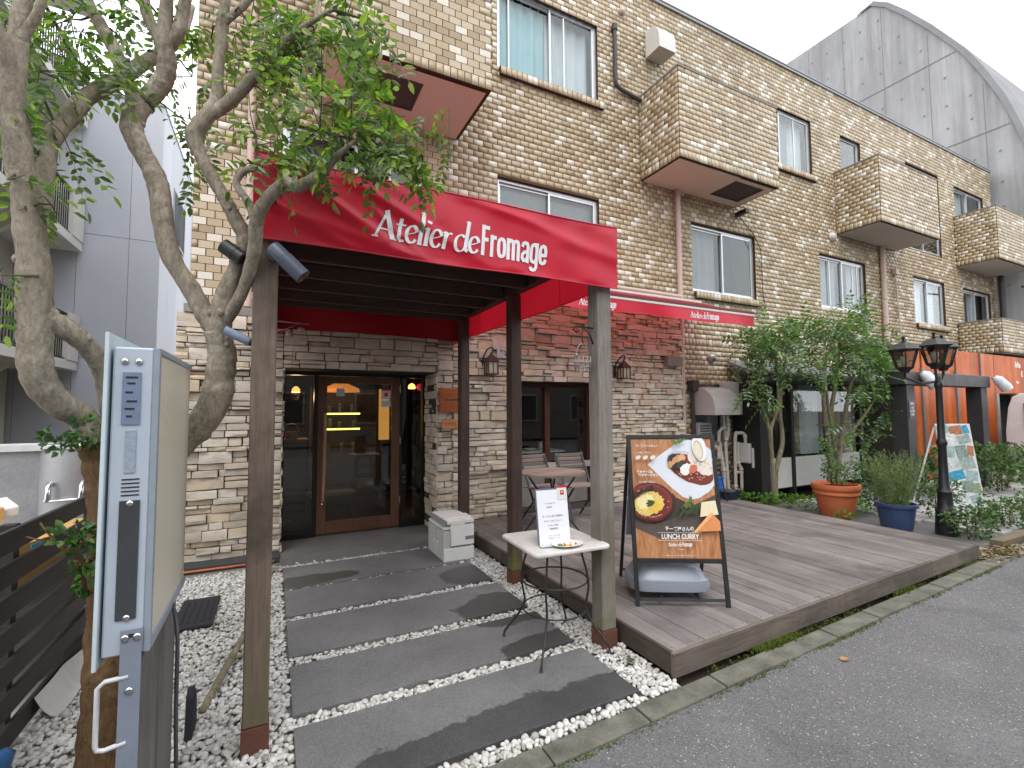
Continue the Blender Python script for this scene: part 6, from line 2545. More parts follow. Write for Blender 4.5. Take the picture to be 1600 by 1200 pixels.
def foliage(name, P, D, S, variants, mat, parent, rng, n_single=0, roll=.5, single_name="leaf"):
    """Leaves at points P, pointing along D, scaled S; the n_single that show largest are objects of their own."""
    n = len(P)
    R_ = frames(D, rng, roll)
    vi = rng.integers(0, len(variants), n)
    single = set()
    if n_single:
        sc = []
        for i in range(n):
            q = to_px(P[i])
            sc.append(S[i] / q[2] if q and -20 < q[0] < 1620 and -20 < q[1] < 1220 else -1)
        single = set(np.argsort(-np.array(sc))[:n_single].tolist())
        ms = []
        for V, F in variants:
            me = bpy.data.meshes.new(single_name)
            me.from_pydata([tuple(v) for v in V], [], [tuple(int(i) for i in f) for f in F])
            me.materials.append(mat)
            ms.append(me)
        off = wloc(parent)
        for i in single:
            o = bpy.data.objects.new(single_name, ms[vi[i]])
            COL.objects.link(o)
            o.parent = parent
            o.matrix_local = Matrix.Translation(Vector(P[i]) - off) @ Matrix(R_[i].tolist()).to_4x4() @ Matrix.Scale(float(S[i]), 4)
    VV, FF, k = [], [], 0
    for i in range(n):
        if i in single:
            continue
        V, F = variants[vi[i]]
        VV.append((V * S[i]) @ R_[i].T + P[i])
        FF.append(F + k)
        k += len(V)
    if VV:
        np_mesh(name, np.concatenate(VV), np.concatenate(FF), mat, parent, "stuff")


def stem(name, pts, mat, parent, n=12, knots=True, seed=0, k=6):
    r = random.Random(seed)
    P = smooth_path(pts, k)
    P = [np.array(q) for q in P]
    for q in P:
        q[3] = max(.001, q[3] * (1 + r.uniform(-.06, .06)))
    mb = MB()
    mb.tube([tuple(q[:3]) for q in P], [float(q[3]) for q in P], n)
    rr_ = random.Random(seed + 5)
    ph = [rr_.uniform(0, 6.28) for _ in range(4)]
    mb.move(lambda p: p + Vector((math.sin(p.z * 23 + ph[0]) + math.sin(p.y * 31 + ph[1]), math.sin(p.z * 19 + ph[2]), 0)) * .0022)
    if knots:
        for _ in range(max(1, len(P) // 14)):
            q = P[r.randrange(2, len(P) - 2)]
            a = r.uniform(0, 6.28)
            mb.ball((q[0] + q[3] * .8 * math.cos(a), q[1] - abs(q[3] * .8 * math.sin(a)), q[2]), q[3] * r.uniform(.25, .42), 9, 6, s=(1, 1, 1.1))
    return mb.build(name, mat, parent, smooth=True)


tree = thing("multi_stem_tree", "mottled multi stemmed tree with feathery leaves beside the light box sign", "tree", (MAIN_TREE['trunk'][0][0], MAIN_TREE['trunk'][0][1], 0))
tk = [(-.66, 2.80, -.1, .15)] + [tuple(q) for q in MAIN_TREE['trunk']]
stem("trunk", tk, BARK_B, tree, 16, True, 1)
for i, (nm, pts) in enumerate(MAIN_TREE.items()):
    if nm != 'trunk':
        kf = {'limb': .70, 'branch1': .74, 'branch2': .80}.get(nm, .9)
        pts = [(q[0] + (.015 if nm == 'limb' else 0), q[1], q[2], q[3] * kf) for q in pts]
        stem({'l': 'limb', 's': 'stem', 'b': 'branch', 't': 'twig'}[nm[0]], pts, BARK_M, tree, 14 if nm in ('limb', 'stem', 'stem1') else 11, nm[0] != 't', i + 2)
rt = np.random.default_rng(31)
VARS = [leaf_mesh(rt, int(rt.integers(3, 6)), rt.uniform(.17, .24), rt.uniform(.05, .062), rt.uniform(.023, .028), rt.uniform(.1, .45)) for _ in range(10)]
skel = np.array([q[:3] for nm, pts in MAIN_TREE.items() if nm not in ('trunk', 'branch2') for q in smooth_path(pts, 4)])
Pn, Dn, Sn = [], [], []
tw = MB()
for cx, cy, cz, sp, cnt in CROWN:
    c = np.array([cx, cy, cz])
    d2 = np.linalg.norm(skel - c, axis=1)
    a = skel[int(np.argmin(d2))]
    mid = (a + c) / 2 + rt.normal(0, .03, 3) + np.array([0, 0, .04])
    tw.tube([tuple(a), tuple(mid), tuple(c)], [.007, .005, .003], 5)
    subs = [(c, c + rt.normal(0, sp * .8, 3)) for _ in range(max(2, cnt // 6))]
    for s0, s1 in subs:
        tw.tube([tuple(s0), tuple((s0 + s1) / 2 + rt.normal(0, .015, 3)), tuple(s1)], [.003, .0024, .0015], 4)
    for i in range(int(cnt * (.60 if cx > -.2 else .85))):
        s0, s1 = subs[i % len(subs)]
        t_ = rt.uniform(.1, 1.05)
        p = s0 + (s1 - s0) * t_ + rt.normal(0, sp * .22, 3) * np.array([1, 1, .8])
        out = (p - c) / (np.linalg.norm(p - c) + .03)
        dr = out * .8 + rt.normal(0, .5, 3) + np.array([0, 0, -.35])
        Pn.append(p); Dn.append(dr); Sn.append(rt.uniform(.6, 1.0))
# hanging sprays that droop well below their clusters
SPRAYS = [((.46, 2.17, 2.92), 6), ((.54, 2.16, 2.86), 5), ((.62, 2.15, 2.90), 5), ((.74, 2.12, 2.96), 4), ((-.42, 2.86, 2.95), 7), ((-.38, 2.9, 3.15), 6)]
for base, n in SPRAYS:
    b0 = np.array(base)
    tw.tube([tuple(b0 + np.array([0, 0, .12])), tuple(b0), tuple(b0 + np.array([.01, 0, -.18]))], [.0025, .002, .001], 4)
    for i in range(n):
        Pn.append(b0 + np.array([rt.normal(0, .02), rt.normal(0, .02), .1 - .28 * i / n])); Dn.append(np.array([rt.normal(0, .6), rt.normal(0, .4), -1.0])); Sn.append(rt.uniform(.6, .85))
tw.build("twigs", TWIG_M, tree, kind="stuff")
foliage("foliage", np.array(Pn), np.array(Dn), np.array(Sn), VARS, LEAF_M, tree, rt, 300)


# --- ivy on the trunk
def simple_leaf(L=.05, W=.04, heart=True):
    V = np.array([[0, 0, 0], [L * .15, W * .5, .004], [L * .6, W * .42, .006], [L, 0, -.004], [L * .6, -W * .42, .006], [L * .15, -W * .5, .004]])
    return V, np.array([[0, 3, 2, 1], [0, 5, 4, 3]])


LEAF_IVY = LEAF("ivy_leaf", [(0, (.018, .05, .015)), (.5, (.04, .10, .025)), (.85, (.10, .19, .05)), (1, (.2, .28, .08))], .3, .4, .5)


def leafy(name, label, cat, blobs, size, mat, seed, loc, stems=None, stem_mat=None, group=None, up=0.0, n_single=0, out=1.0):
    """A low plant: leaves through ellipsoid blobs (centre, radii, count), with stems where they show."""
    r = np.random.default_rng(seed)
    t = thing(name, label, cat, loc, group)
    P, D, S_ = [], [], []
    for c, rad, n in blobs:
        u = r.normal(0, 1, (n, 3)); u /= np.linalg.norm(u, axis=1)[:, None]
        rr = r.uniform(.3, 1, n) ** .5
        p = np.array(c) + u * rr[:, None] * np.array(rad)
        P.append(p); D.append(u * out + r.normal(0, .5, (n, 3)) + np.array([0, 0, up])); S_.append(r.uniform(.6, 1.25, n))
    P, D, S_ = np.concatenate(P), np.concatenate(D), np.concatenate(S_)
    foliage("foliage", P, D, S_, [simple_leaf(size * k, size * .75) for k in (.8, 1, 1.2)], mat, t, r, n_single, .8)
    if stems:
        for i, pts in enumerate(stems):
            stem("stem", pts, stem_mat or BARK_S, t, 8, False, seed + i)
    return t


leafy("ivy", "green ivy round the tree trunk left of the light box sign", "ivy", [((-.72, 2.70, 1.52), (.07, .06, .07), 70), ((-.80, 2.68, 1.47), (.08, .06, .035), 40), ((-.72, 2.70, 1.01), (.05, .05, .10), 60), ((-.76, 2.69, 1.08), (.07, .05, .05), 50), ((-.70, 2.70, .88), (.04, .05, .06), 40), ((-.85, 2.68, 1.50), (.03, .03, .03), 10)],
      .035, LEAF_IVY, 41, (-.72, 2.72, .8), [[(-.70, 2.72, .80, .008), (-.74, 2.70, .95, .008), (-.80, 2.69, 1.05, .006), (-.86, 2.69, 1.14, .004)], [(-.70, 2.72, .9, .008), (-.76, 2.70, 1.02, .006), (-.9, 2.68, 1.09, .003)]], BARK_B)

# --- slender trees by the next door veranda
def small_tree(label, base, stems, crowns, seed):
    t = thing("slender_tree", label, "tree", base, "slender trees in front of the veranda")
    for i, pts in enumerate(stems):
        stem("stem", pts, BARK_S, t, 9, False, seed + i)
    r = np.random.default_rng(seed)
    vs_ = [leaf_mesh(r, int(r.integers(3, 6)), r.uniform(.16, .22), r.uniform(.045, .06), r.uniform(.022, .028), r.uniform(.1, .4)) for _ in range(6)]
    P, D, S_ = [], [], []
    tw = MB()
    sk = np.array([q[:3] for pts in stems for q in smooth_path(pts, 3)])
    for c, sp, n in crowns:
        c = np.array(c)
        a = sk[int(np.argmin(np.linalg.norm(sk - c, axis=1)))]
        tw.tube([tuple(a), tuple((a + c) / 2 + np.array([0, 0, .05])), tuple(c)], [.008, .006, .003], 5)
        for i in range(int(n * .62)):
            p = c + r.normal(0, sp * .52, 3) * np.array([1, .8, .6])
            d = (p - c) / (np.linalg.norm(p - c) + .05) + r.normal(0, .5, 3) + np.array([0, 0, -.15])
            P.append(p); D.append(d); S_.append(r.uniform(1.05, 1.75))
    tw.build("twigs", TWIG_M, t, kind="stuff")
    foliage("foliage", np.array(P), np.array(D), np.array(S_), vs_, LEAF_S, t, r, 120, .45)
    return t


small_tree("slender multi stemmed tree left of the terracotta pot", (7.70, 5.25, 0),
           [[(7.66, 5.25, -.05, .04), (7.62, 5.22, .6, .036), (7.57, 5.2, 1.04, .034), (7.60, 5.2, 1.3, .03), (7.80, 5.2, 1.7, .026), (7.76, 5.18, 2.3, .02), (7.7, 5.15, 2.7, .01)],
            [(7.57, 5.2, 1.02, .03), (7.45, 5.18, 1.42, .024), (7.25, 5.15, 1.70, .018), (7.0, 5.1, 1.92, .008)],
            [(7.76, 5.28, -.05, .045), (7.76, 5.26, .5, .042), (7.95, 5.25, 1.02, .038), (7.90, 5.24, 1.5, .033), (7.92, 5.22, 1.9, .03), (8.02, 5.2, 2.4, .022), (8.1, 5.2, 2.7, .01)]],
           [((7.2, 5.1, 2.75), .34, 80), ((7.6, 5.1, 2.9), .38, 100), ((8.1, 5.1, 2.85), .36, 90), ((7.9, 5.0, 2.55), .3, 60), ((7.4, 5.0, 2.45), .3, 60), ((6.95, 5.05, 2.6), .22, 30), ((6.85, 5.05, 1.95), .2, 34), ((7.55, 5.1, 2.2), .18, 24), ((8.5, 5.1, 3.1), .25, 24), ((8.35, 5.0, 2.6), .28, 40), ((7.25, 5.1, 1.65), .10, 12)], 61)
small_tree("bushy multi stemmed tree behind the terracotta pot", (9.0, 5.0, 0),
           [[(8.85, 5.0, -.05, .05), (8.88, 4.98, .7, .045), (8.75, 4.96, 1.3, .04), (8.7, 4.95, 1.9, .034), (8.75, 4.9, 2.6, .02)],
            [(8.95, 4.98, -.05, .05), (9.1, 4.96, .7, .042), (9.25, 4.92, 1.4, .036), (9.45, 4.9, 2.0, .03), (9.75, 4.85, 2.6, .015)],
            [(9.0, 5.05, -.05, .045), (8.98, 5.0, .8, .04), (8.95, 4.98, 1.5, .036), (9.1, 4.95, 2.1, .03), (9.2, 4.9, 2.9, .012)],
            [(8.9, 4.9, .75, .03), (8.6, 4.8, 1.3, .022), (8.35, 4.7, 1.9, .016), (8.2, 4.7, 2.2, .008)],
            [(9.1, 4.95, .9, .03), (9.7, 4.8, 1.5, .022), (10.1, 4.7, 2.0, .012)]],
           [((8.7, 4.8, 3.0), .35, 80), ((9.3, 4.8, 3.15), .38, 100), ((9.9, 4.8, 2.9), .36, 90), ((10.2, 4.75, 2.5), .3, 60), ((9.5, 4.7, 2.6), .36, 90), ((8.9, 4.7, 2.55), .34, 80), ((8.3, 4.7, 2.25), .26, 44), ((9.9, 4.7, 2.15), .3, 50), ((10.2, 4.7, 1.6), .22, 34), ((9.5, 4.75, 3.45), .25, 30), ((8.6, 4.6, 1.25), .2, 24), ((9.7, 4.7, 1.15), .2, 24), ((9.2, 4.6, 1.9), .25, 30)], 71)

# --- pots and low plants
TERRA = M("terracotta", srgb(186, 104, 66), .75, .12, 5, 50, .1, .25)
POTBLUE = M("blue_glazed_pot", srgb(52, 70, 104), .4, .15, 8, 60, .05, .5)
EARTH = M("potting_soil", (.03, .022, .016), .95, .3)


def pot(name, label, c, prof, m, soil):
    t = thing(name, label, "pot", c)
    mb = MB()
    mb.lathe(c, prof, 36, caps=False)
    mb.build("body", m, t, smooth=.6)
    mb = MB()
    mb.lathe(c, [(.0, soil[1]), (soil[0], soil[1] - .005)], 24, caps=False)
    mb.build("soil", EARTH, t)
    return t


TPC = (7.62, 4.22, -.02)
pot("terracotta_pot", "large round terracotta pot with a thick double rim at the back of the deck", TPC,
    [(.0, 0), (.20, 0), (.215, .02), (.275, .33), (.295, .335), (.302, .345), (.302, .375), (.296, .39), (.305, .40), (.318, .42), (.322, .45), (.315, .485), (.29, .49), (.275, .47), (.27, .42)], TERRA, (.27, .44))
BPC = (7.55, 3.42, -.02)
pot("blue_pot", "dark blue ribbed pot of rosemary right of the terracotta pot", BPC, [(0, 0), (.165, 0), (.175, .02), (.215, .29), (.235, .30), (.24, .34), (.22, .345), (.205, .30)], POTBLUE, (.205, .31))
leafy("potted_shrub", "dark small leaved shrub growing in the terracotta pot", "shrub",
      [((7.30, 4.1, .78), (.14, .12, .14), 190), ((7.15, 4.05, 1.02), (.10, .08, .09), 110), ((6.98, 4.02, 1.14), (.07, .05, .05), 50), ((7.55, 4.15, .62), (.20, .2, .14), 220), ((7.85, 4.15, .66), (.22, .18, .16), 220), ((8.02, 4.1, .85), (.12, .1, .12), 90)],
      .035, LEAF_S, 81, (7.62, 4.22, .44), [[(7.5, 4.2, .4, .014), (7.32, 4.12, .75, .01), (7.12, 4.06, 1.02, .006)], [(7.62, 4.2, .4, .012), (7.6, 4.18, .7, .008), (7.62, 4.16, .95, .004)], [(7.7, 4.2, .4, .012), (7.9, 4.14, .75, .006)]], BARK_B)


def blades(name, label, cat, c, r0, r1, h, n, w, mat, seed, group=None):
    """Upright needle-leaved stems fanning out from c."""
    r = np.random.default_rng(seed)
    t = thing(name, label, cat, c, group)
    V, F = [], []
    for i in range(n):
        a = r.uniform(0, 2 * np.pi)
        rb, rt_ = r0 * np.sqrt(r.uniform()), r1 * np.sqrt(r.uniform())
        b = np.array([c[0] + rb * np.cos(a), c[1] + rb * np.sin(a), c[2]])
        e = np.array([c[0] + rt_ * np.cos(a), c[1] + rt_ * np.sin(a), c[2] + h * r.uniform(.6, 1.08)])
        m_ = (b + e) / 2 + np.array([r.normal(0, .03), r.normal(0, .03), .05])
        for k in range(16):
            t_ = (k + r.uniform()) / 16
            p = (1 - t_) ** 2 * b + 2 * t_ * (1 - t_) * m_ + t_ * t_ * e
            tg = (e - b) / np.linalg.norm(e - b)
            for q in range(3):
                d = tg * r.uniform(.5, 1.2) + r.normal(0, .45, 3)
                d /= np.linalg.norm(d)
                s = np.cross(d, r.normal(0, 1, 3)); s /= np.linalg.norm(s)
                L = r.uniform(.03, .05)
                k0 = len(V)
                V += [p - s * w, p + s * w, p + d * L + s * w * .5, p + d * L - s * w * .5]
                F.append((k0, k0 + 1, k0 + 2, k0 + 3))
    np_mesh("foliage", np.array(V), np.array(F), mat, t, "stuff")
    return t


LEAF_ROS = LEAF("rosemary_leaf", [(0, (.07, .10, .04)), (.5, (.15, .20, .08)), (1, (.28, .33, .16))], .2, .6, .3)
blades("rosemary_bush", "tall grey green rosemary bush growing in the dark blue pot", "shrub", (7.55, 3.42, .3), .15, .38, .68, 190, .0022, LEAF_ROS, 91)
LEAF_G = LEAF("bright_ground_leaf", [(0, (.05, .13, .02)), (.5, (.09, .21, .035)), (1, (.17, .31, .06))], .4, .5, .4)
o = leafy("ground_cover", "bright green leafy ground cover along the back of the deck", "ground cover",
          [((7.05 + .16 * i, 5.45 - .16 * i, .10), (.18, .17, .10), 64) for i in range(8)] + [((7.95, 4.1, .1), (.22, .14, .10), 70), ((7.3, 3.95, .06), (.10, .12, .06), 30)], .055, LEAF_G, 95, (7.4, 5.0, 0), up=.6)
LEAF_D = LEAF("dark_shrub_leaf", [(0, (.03, .058, .022)), (.5, (.06, .11, .04)), (.85, (.12, .18, .08)), (1, (.22, .28, .16))], .35, .4, .5)
for i, (lab, c, rad, n, sz) in enumerate((("low dark shrub at the foot of the black lamp post", (7.85, 2.75, .14), (.35, .22, .18), 420, .04),
                                         ("sprawling grey green shrub right of the lamp post", (8.9, 2.75, .16), (.5, .25, .2), 560, .04),
                                         ("feathery shrub beside the white picture board", (8.6, 3.35, .28), (.3, .25, .3), 380, .04),
                                         ("dense shrub in front of the orange timber wall", (11.2, 4.3, .4), (.9, .4, .4), 700, .07),
                                         ("broad leafy bush right of the white picture board", (12.4, 3.9, .45), (.7, .45, .42), 600, .07),
                                         ("pale leaved bush by the garage opening", (14.2, 4.3, .4), (.7, .4, .4), 460, .07),
                                         ("clump of plants low behind the blue pot", (8.5, 4.0, .2), (.35, .3, .25), 380, .045),
                                         ("dark hedge plant under the veranda window", (9.9, 4.7, .3), (.5, .3, .3), 420, .05),
                                         ("leafy edging plant along the far kerb", (10.3, 2.75, .14), (.8, .25, .2), 520, .045))):
    leafy("shrub", lab, "shrub", [(c, rad, int(n * .7))] + [((c[0] + rad[0] * math.cos(q * 2.4 + i) * .75, c[1] + rad[1] * math.sin(q * 1.7 + i) * .6, c[2] + rad[2] * (.15 + .45 * ((q * 37 + i * 11) % 10) / 10)), (rad[0] * .28, rad[1] * .4, rad[2] * (.5 + .5 * ((q * 53 + i * 7) % 10) / 10)), n // 6) for q in range(6)], sz, LEAF_D, 101 + i, (c[0], c[1], 0), [[(c[0] + dx, c[1], -.03, .012), (c[0] + dx * 1.5, c[1], c[2] + rad[2] * .6, .004)] for dx in (-.1, .08)], BARK_B, "shrubs in the next door bed")
# dry leaf litter at the deck corner
LITTER = LEAF("dry_leaf", [(0, (.12, .085, .05)), (.5, (.24, .18, .10)), (1, (.40, .33, .2))], .1, .8, .2)
rl = np.random.default_rng(7)
n = 420
P = np.stack([rl.normal(7.25, .28, n), rl.normal(2.30, .07, n), rl.uniform(-.015, .03, n)], 1)
D = rl.normal(0, 1, (n, 3)) * np.array([1, 1, .25])
VV, FF, k = [], [], 0
R_ = frames(D, rl, .4)
for i in range(n):
    V, F = simple_leaf(.05, .03)
    VV.append((V * rl.uniform(.6, 1.3)) @ R_[i].T + P[i]); FF.append(F + k); k += len(V)
o = np_mesh("leaf_litter", np.concatenate(VV), np.concatenate(FF), LITTER, None, "stuff")
tag(o, "dry brown leaves heaped at the far corner of the deck", "leaves")
mb = MB()
mb.box(7.5, 12.0, 2.36, 2.48, -.03, .07)
o = mb.build("edging_timber", WOOD("edging_wood", (.10, .075, .05), (.22, .17, .11), 'x', .7, 4, obj_random=False), bevel=.008)
tag(o, "weathered timber edging beside the far bed", "edging")
# a few stray leaves on the ground
for i, (x, y, z, c, lab) in enumerate(((2.06, 2.62, .035, (.10, .16, .03), "fallen green leaf on the pebbles by the front post"), (2.0, 2.38, .035, (.07, .10, .03), "fallen dark green leaf on the pebbles near the deck corner"), (3.27, 1.82, -.004, (.42, .24, .10), "fallen orange leaf on the road by the kerb"))):
    V, F = simple_leaf(.07, .045)
    mb = MB()
    mb.add([(x + v[0], y + v[1], z + v[2] + .002) for v in V], [tuple(f) for f in F])
    tag(mb.build("fallen_leaf", LEAF("fallen_leaf_colour_%s" % ("green", "dark", "orange")[i], [(0, c), (1, c)], .2, .6, .3), recalc=False), lab, "leaf", "fallen leaves")
stem_o = MB()
pts = smooth_path([(-.30, 3.05, .02, .02), (-.22, 3.4, .06, .022), (-.12, 3.85, .10, .018), (-.06, 4.2, .13, .012), (.0, 4.5, .14, .007)], 5)
stem_o.tube([tuple(q[:3]) for q in pts], [float(q[3]) for q in pts], 8)
q2 = smooth_path([(-.2, 3.5, .06, .012), (-.05, 3.55, .07, .009), (.02, 3.62, .06, .005)], 4)
stem_o.tube([tuple(q[:3]) for q in q2], [float(q[3]) for q in q2], 7)
tag(stem_o.build("fallen_branch", BARK_S, smooth=True), "bare fallen branch lying on the white pebbles behind the left post", "branch")

# ------------------------------------------------------------------ light box sign in the foreground
SIGN_M = M("pale_blue_grey_sign_paint", srgb(172, 182, 194), .4, .05, 3, 70, .03, .5)
CREAMP = M("cream_acrylic_face", srgb(206, 200, 182), .3, .04, 1.2, 40, .02, .5)
sg = thing("light_box_sign", "pale blue grey light box sign on a post with a cream face", "sign", (-.42, 2.3, 0))
SXF, SXB, SY0, SY1, SZ0, SZ1 = -.352, -.475, 1.985, 2.70, .81, 1.82
mb = MB()
mb.cbox(SXB, SXF - .012, SY0, SY1, SZ0, SZ1, .006)
body = mb.build("cabinet", SIGN_M, sg)
mb = MB()
mb.box(SXF - .011, SXF - .002, SY0 + .03, SY1 - .004, SZ0 + .03, SZ1 - .02)
mb.build("face_panel", CREAMP, body)
mb = MB()
mb.box(SXF - .014, SXF + .004, SY0 + .0, SY0 + .029, SZ0 + .0, SZ1)
mb.box(SXF - .014, SXF + .004, SY0 + .03, SY1, SZ1 - .019, SZ1 + .002)
mb.box(SXF - .014, SXF + .004, SY0 + .03, SY1, SZ0 - .002, SZ0 + .029)
mb.build("face_frame", M("steel_blue_frame", srgb(140, 150, 160), .35, .05), body, bevel=.002)
mb = MB()
mb.box(SXB - .019, SXB - .008, SY0 - .015, SY1 + .01, SZ0 - .03, SZ1 + .045)
mb.build("back_plate", M("pale_aqua_plate", srgb(192, 206, 212), .35, .05), sg, bevel=.002)
# end face details (towards the street)
ye = SY0 - .001


def endp(nm, x0, x1, z0, z1, m, d=.003, bev=0):
    mb = MB()
    mb.box(x0, x1, ye - d, ye, z0, z1)
    return mb.build(nm, m, body, bevel=bev)


LBL = M("grey_label_print", srgb(110, 124, 148), .5, .1, 30, 200, .02)
endp("label_plate", -.447, -.397, 1.56, 1.735, LBL)
for i, z in enumerate((1.715, 1.695, 1.665, 1.635, 1.61, 1.585)):
    endp("label_line", -.438 + .004 * (i % 2), -.406 - .006 * (i % 3), z, z + .006, INK, .0042)
endp("label_plate", -.434, -.405, 1.40, 1.54, M("faded_label_print", srgb(140, 152, 166), .6, .2, 60, 200, .02), .002)
for z in (1.345, 1.358, 1.371, 1.384, 1.397):
    endp("vent_slot", -.440, -.392, z - .02, z - .016, INK, .001)
endp("hatch", -.443, -.388, .925, 1.31, M("dark_hatch_glass", (.045, .05, .055), .25, .1, 4, 50, 0, .6), .004, .0015)
for x, z in ((-.443, 1.772), (-.405, 1.772), (-.415, 1.30), (-.413, .93)):
    mb = MB()
    mb.ball((x, ye - .003, z), .0105, 12, 7, s=(1, .55, 1))
    mb.build("bolt", STEEL, body, smooth=True)
mb = MB()
mb.box(-.425, -.368, ye - .010, ye - .004, -.05, .895)
pst = mb.build("strap_post", M("grey_strap_paint", srgb(126, 134, 148), .4, .06), sg, bevel=.003)
for x, z in ((-.413, .868), (-.381, .868), (-.397, .70), (-.397, .42)):
    mb = MB()
    mb.ball((x, ye - .011, z), .012, 12, 7, s=(1, .55, 1))
    mb.build("bolt", STEEL, pst, smooth=True)
mb = MB()
mb.box(-.404, -.390, ye - .0112, ye - .0102, .868, .880)
mb.build("keyhole", INK, pst)
mb = MB()
mb.tube([(-.40, ye - .006, .745), (-.46, ye - .006, .742), (-.478, ye - .006, .725), (-.478, ye - .006, .55), (-.474, ye - .006, .535), (-.455, ye - .006, .53), (-.40, ye - .006, .54)], .0075, 10)
mb.build("loop_handle", M("galvanised_loop", (.55, .56, .57), .4, .06), sg, smooth=True)
mb = MB()
mb.cbox(-.425, -.372, SY0 + .02, SY1 - .06, -.05, .78, .004)
mb.build("base_board", WOOD("streaked_grey_base", (.085, .08, .075), (.20, .19, .18), 'z', .6, 3, obj_random=False), sg)
t = thing("power_cable", "dark grey power cable hanging from the light box sign to the pebbles", "cable", (-.33, 2.5, .5))
mb = MB()
pts = smooth_path([(-.36, 2.42, .82, .008), (-.335, 2.36, .79, .008), (-.315, 2.30, .70, .008), (-.31, 2.28, .45, .008), (-.305, 2.30, .2, .008), (-.30, 2.33, .02, .008)], 6)
mb.tube([tuple(q[:3]) for q in pts], .0075, 8)
mb.build("cable", M("grey_cable_rubber", (.06, .06, .065), .5), t, smooth=True)
t = thing("drain_mat", "black rubber mat lying on the pebbles behind the light box sign", "mat", (-.43, 4.45, .03))
mb = MB()
mb.box(-.62, -.36, 4.18, 4.78, .03, .05)
mb.build("mat", M("black_rubber", (.025, .025, .03), .7, .2, 20, 80, .3), t, bevel=.005)
mb = MB()
for i in range(5):
    mb.box(-.58 + .045 * i, -.565 + .045 * i, 4.25, 4.70, .0505, .054)
mb.build("ribs", M("black_rubber_rib", (.018, .018, .022), .7), t)
t = thing("black_cover", "black plastic cover leaning half hidden behind the sign base", "cover", (-.36, 3.02, .1))
mb = MB()
mb.prism([(2.82, 0), (3.0, 0), (2.97, .16), (2.90, .24), (2.85, .2)], "x", -.35, -.315)
mb.build("cover", M("black_cloth", (.02, .02, .028), .8, .2), t, bevel=.012)

# ------------------------------------------------------------------ slat fence and what stands behind it
FENCE = WOOD("black_slat_paint", (.020, .018, .017), (.045, .042, .040), 'y', .55, 3, spec=.4)
fa, fb = Vector((-1.085, 1.2, 0)), Vector((-1.085, 4.40, 0))
fdn = (fb - fa).normalized()
fnv = Vector((fdn.y, -fdn.x, 0))
fe = thing("slat_fence", "black horizontal slat fence at the left edge of the plot", "fence", tuple((fa + fb) / 2))
for i in range(7):
    z0 = .02 + i * .154
    mb = MB()
    mb.bar(tuple(fa + Vector((0, 0, z0 + .06))), tuple(fb + Vector((0, 0, z0 + .06))), .022, .104)
    mb.build("slat", FENCE, fe, bevel=.003)
for s in (.2, .62, .985):
    p = fa + (fb - fa) * s - fnv * .045
    mb = MB()
    mb.obox(p + Vector((0, 0, .5)), fdn * .03, fnv * .03, (0, 0, .56))
    mb.build("fence_post", FENCE, fe)
mb = MB()
mb.quad((-9, .5, -.014), (-1.12, .5, -.014), (-1.12, 3.9, -.014), (-1.12, 5.53, -.014))
mb.quad((-9, .5, -.014), (-1.12, 5.53, -.014), (-1.12, 6.2, -.014), (-9, 14.4, -.014))
struct(mb.build("yard_pavement", M("pale_yard_concrete", (.42, .41, .40), .85, .15, 2, 50, .2), recalc=False))
wall_m = M("streaked_grey_concrete", (.26, .26, .265), .7, .3, 2.5, 50, .2, .3)
nw = thing("low_wall", "smooth grey concrete wall with a white coping behind the slat fence", "wall", (-2.5, 5.6, 0))
mb = MB()
mb.box(-5.0, -1.75, 5.55, 5.75, -.05, 1.27)
mb.build("wall_body", wall_m, nw)
mb = MB()
mb.box(-5.0, -1.75, 5.52, 5.78, 1.272, 1.33)
mb.build("coping", M("white_coping", (.55, .55, .54), .6, .1), nw, bevel=.004)
sp_t = thing("steel_bin", "large brushed steel bin with a chrome handle behind the slat fence", "bin", (-1.58, 5.7, 0))
mb = MB()
mb.lathe((-1.58, 5.72, -.02), [(.26, 0), (.275, .02), (.275, 1.30), (.265, 1.31), (.24, 1.30)], 40)
mb.build("drum", M("brushed_steel_sheet", (.42, .42, .43), .38, .12, 3, 30, .05, .5, .55), sp_t, smooth=.6)
mb = MB()
mb.lathe((-1.58, 5.72, 1.285), [(.27, 0), (.292, .004), (.295, .03), (.28, .04)], 40, caps=False)
mb.build("rim", M("pale_steel_rim", (.62, .62, .62), .4), sp_t, smooth=.6)
for x in (-1.69, -1.47):
    mb = MB()
    mb.tube([(x, 5.50, .99), (x, 5.43, .99), (x, 5.405, .97), (x, 5.40, .87), (x - .01, 5.40, .85)], .022, 10)
    mb.build("handle_lug", STEEL, sp_t, smooth=.7)
mb = MB()
mb.tube([(-1.70, 5.40, .85), (-1.47, 5.40, .855)], .011, 8)
mb.build("handle_bar", STEEL, sp_t)
CARD = M("cardboard", srgb(196, 156, 96), .8, .08, 5, 60, .05)
FOAM = M("white_foam", (.66, .65, .64), .7, .06)
t = thing("foam_box", "white foam box lid with a cardboard edge behind the fence", "box", (-1.75, 4.3, .9))
mb = MB()
mb.obox((-1.85, 4.25, .93), Vector((.30, .15, .05)), Vector((-.12, .25, 0)), Vector((0, 0, .03)))
mb.build("lid", FOAM, t, bevel=.01)
mb = MB()
mb.obox((-1.72, 4.0, .92), Vector((.22, .12, .05)), Vector((-.02, .03, 0)), Vector((0, 0, .045)))
mb.build("edge", CARD, t)
t = thing("cardboard_box", "cardboard box with coloured tape seen through the fence slats", "box", (-1.7, 3.9, .3))
mb = MB()
mb.obox((-1.38, 3.95, .72), Vector((.16, .5, 0)), Vector((-.18, .06, 0)), Vector((0, 0, .13)))
mb.build("carton", CARD, t)
mb = MB()
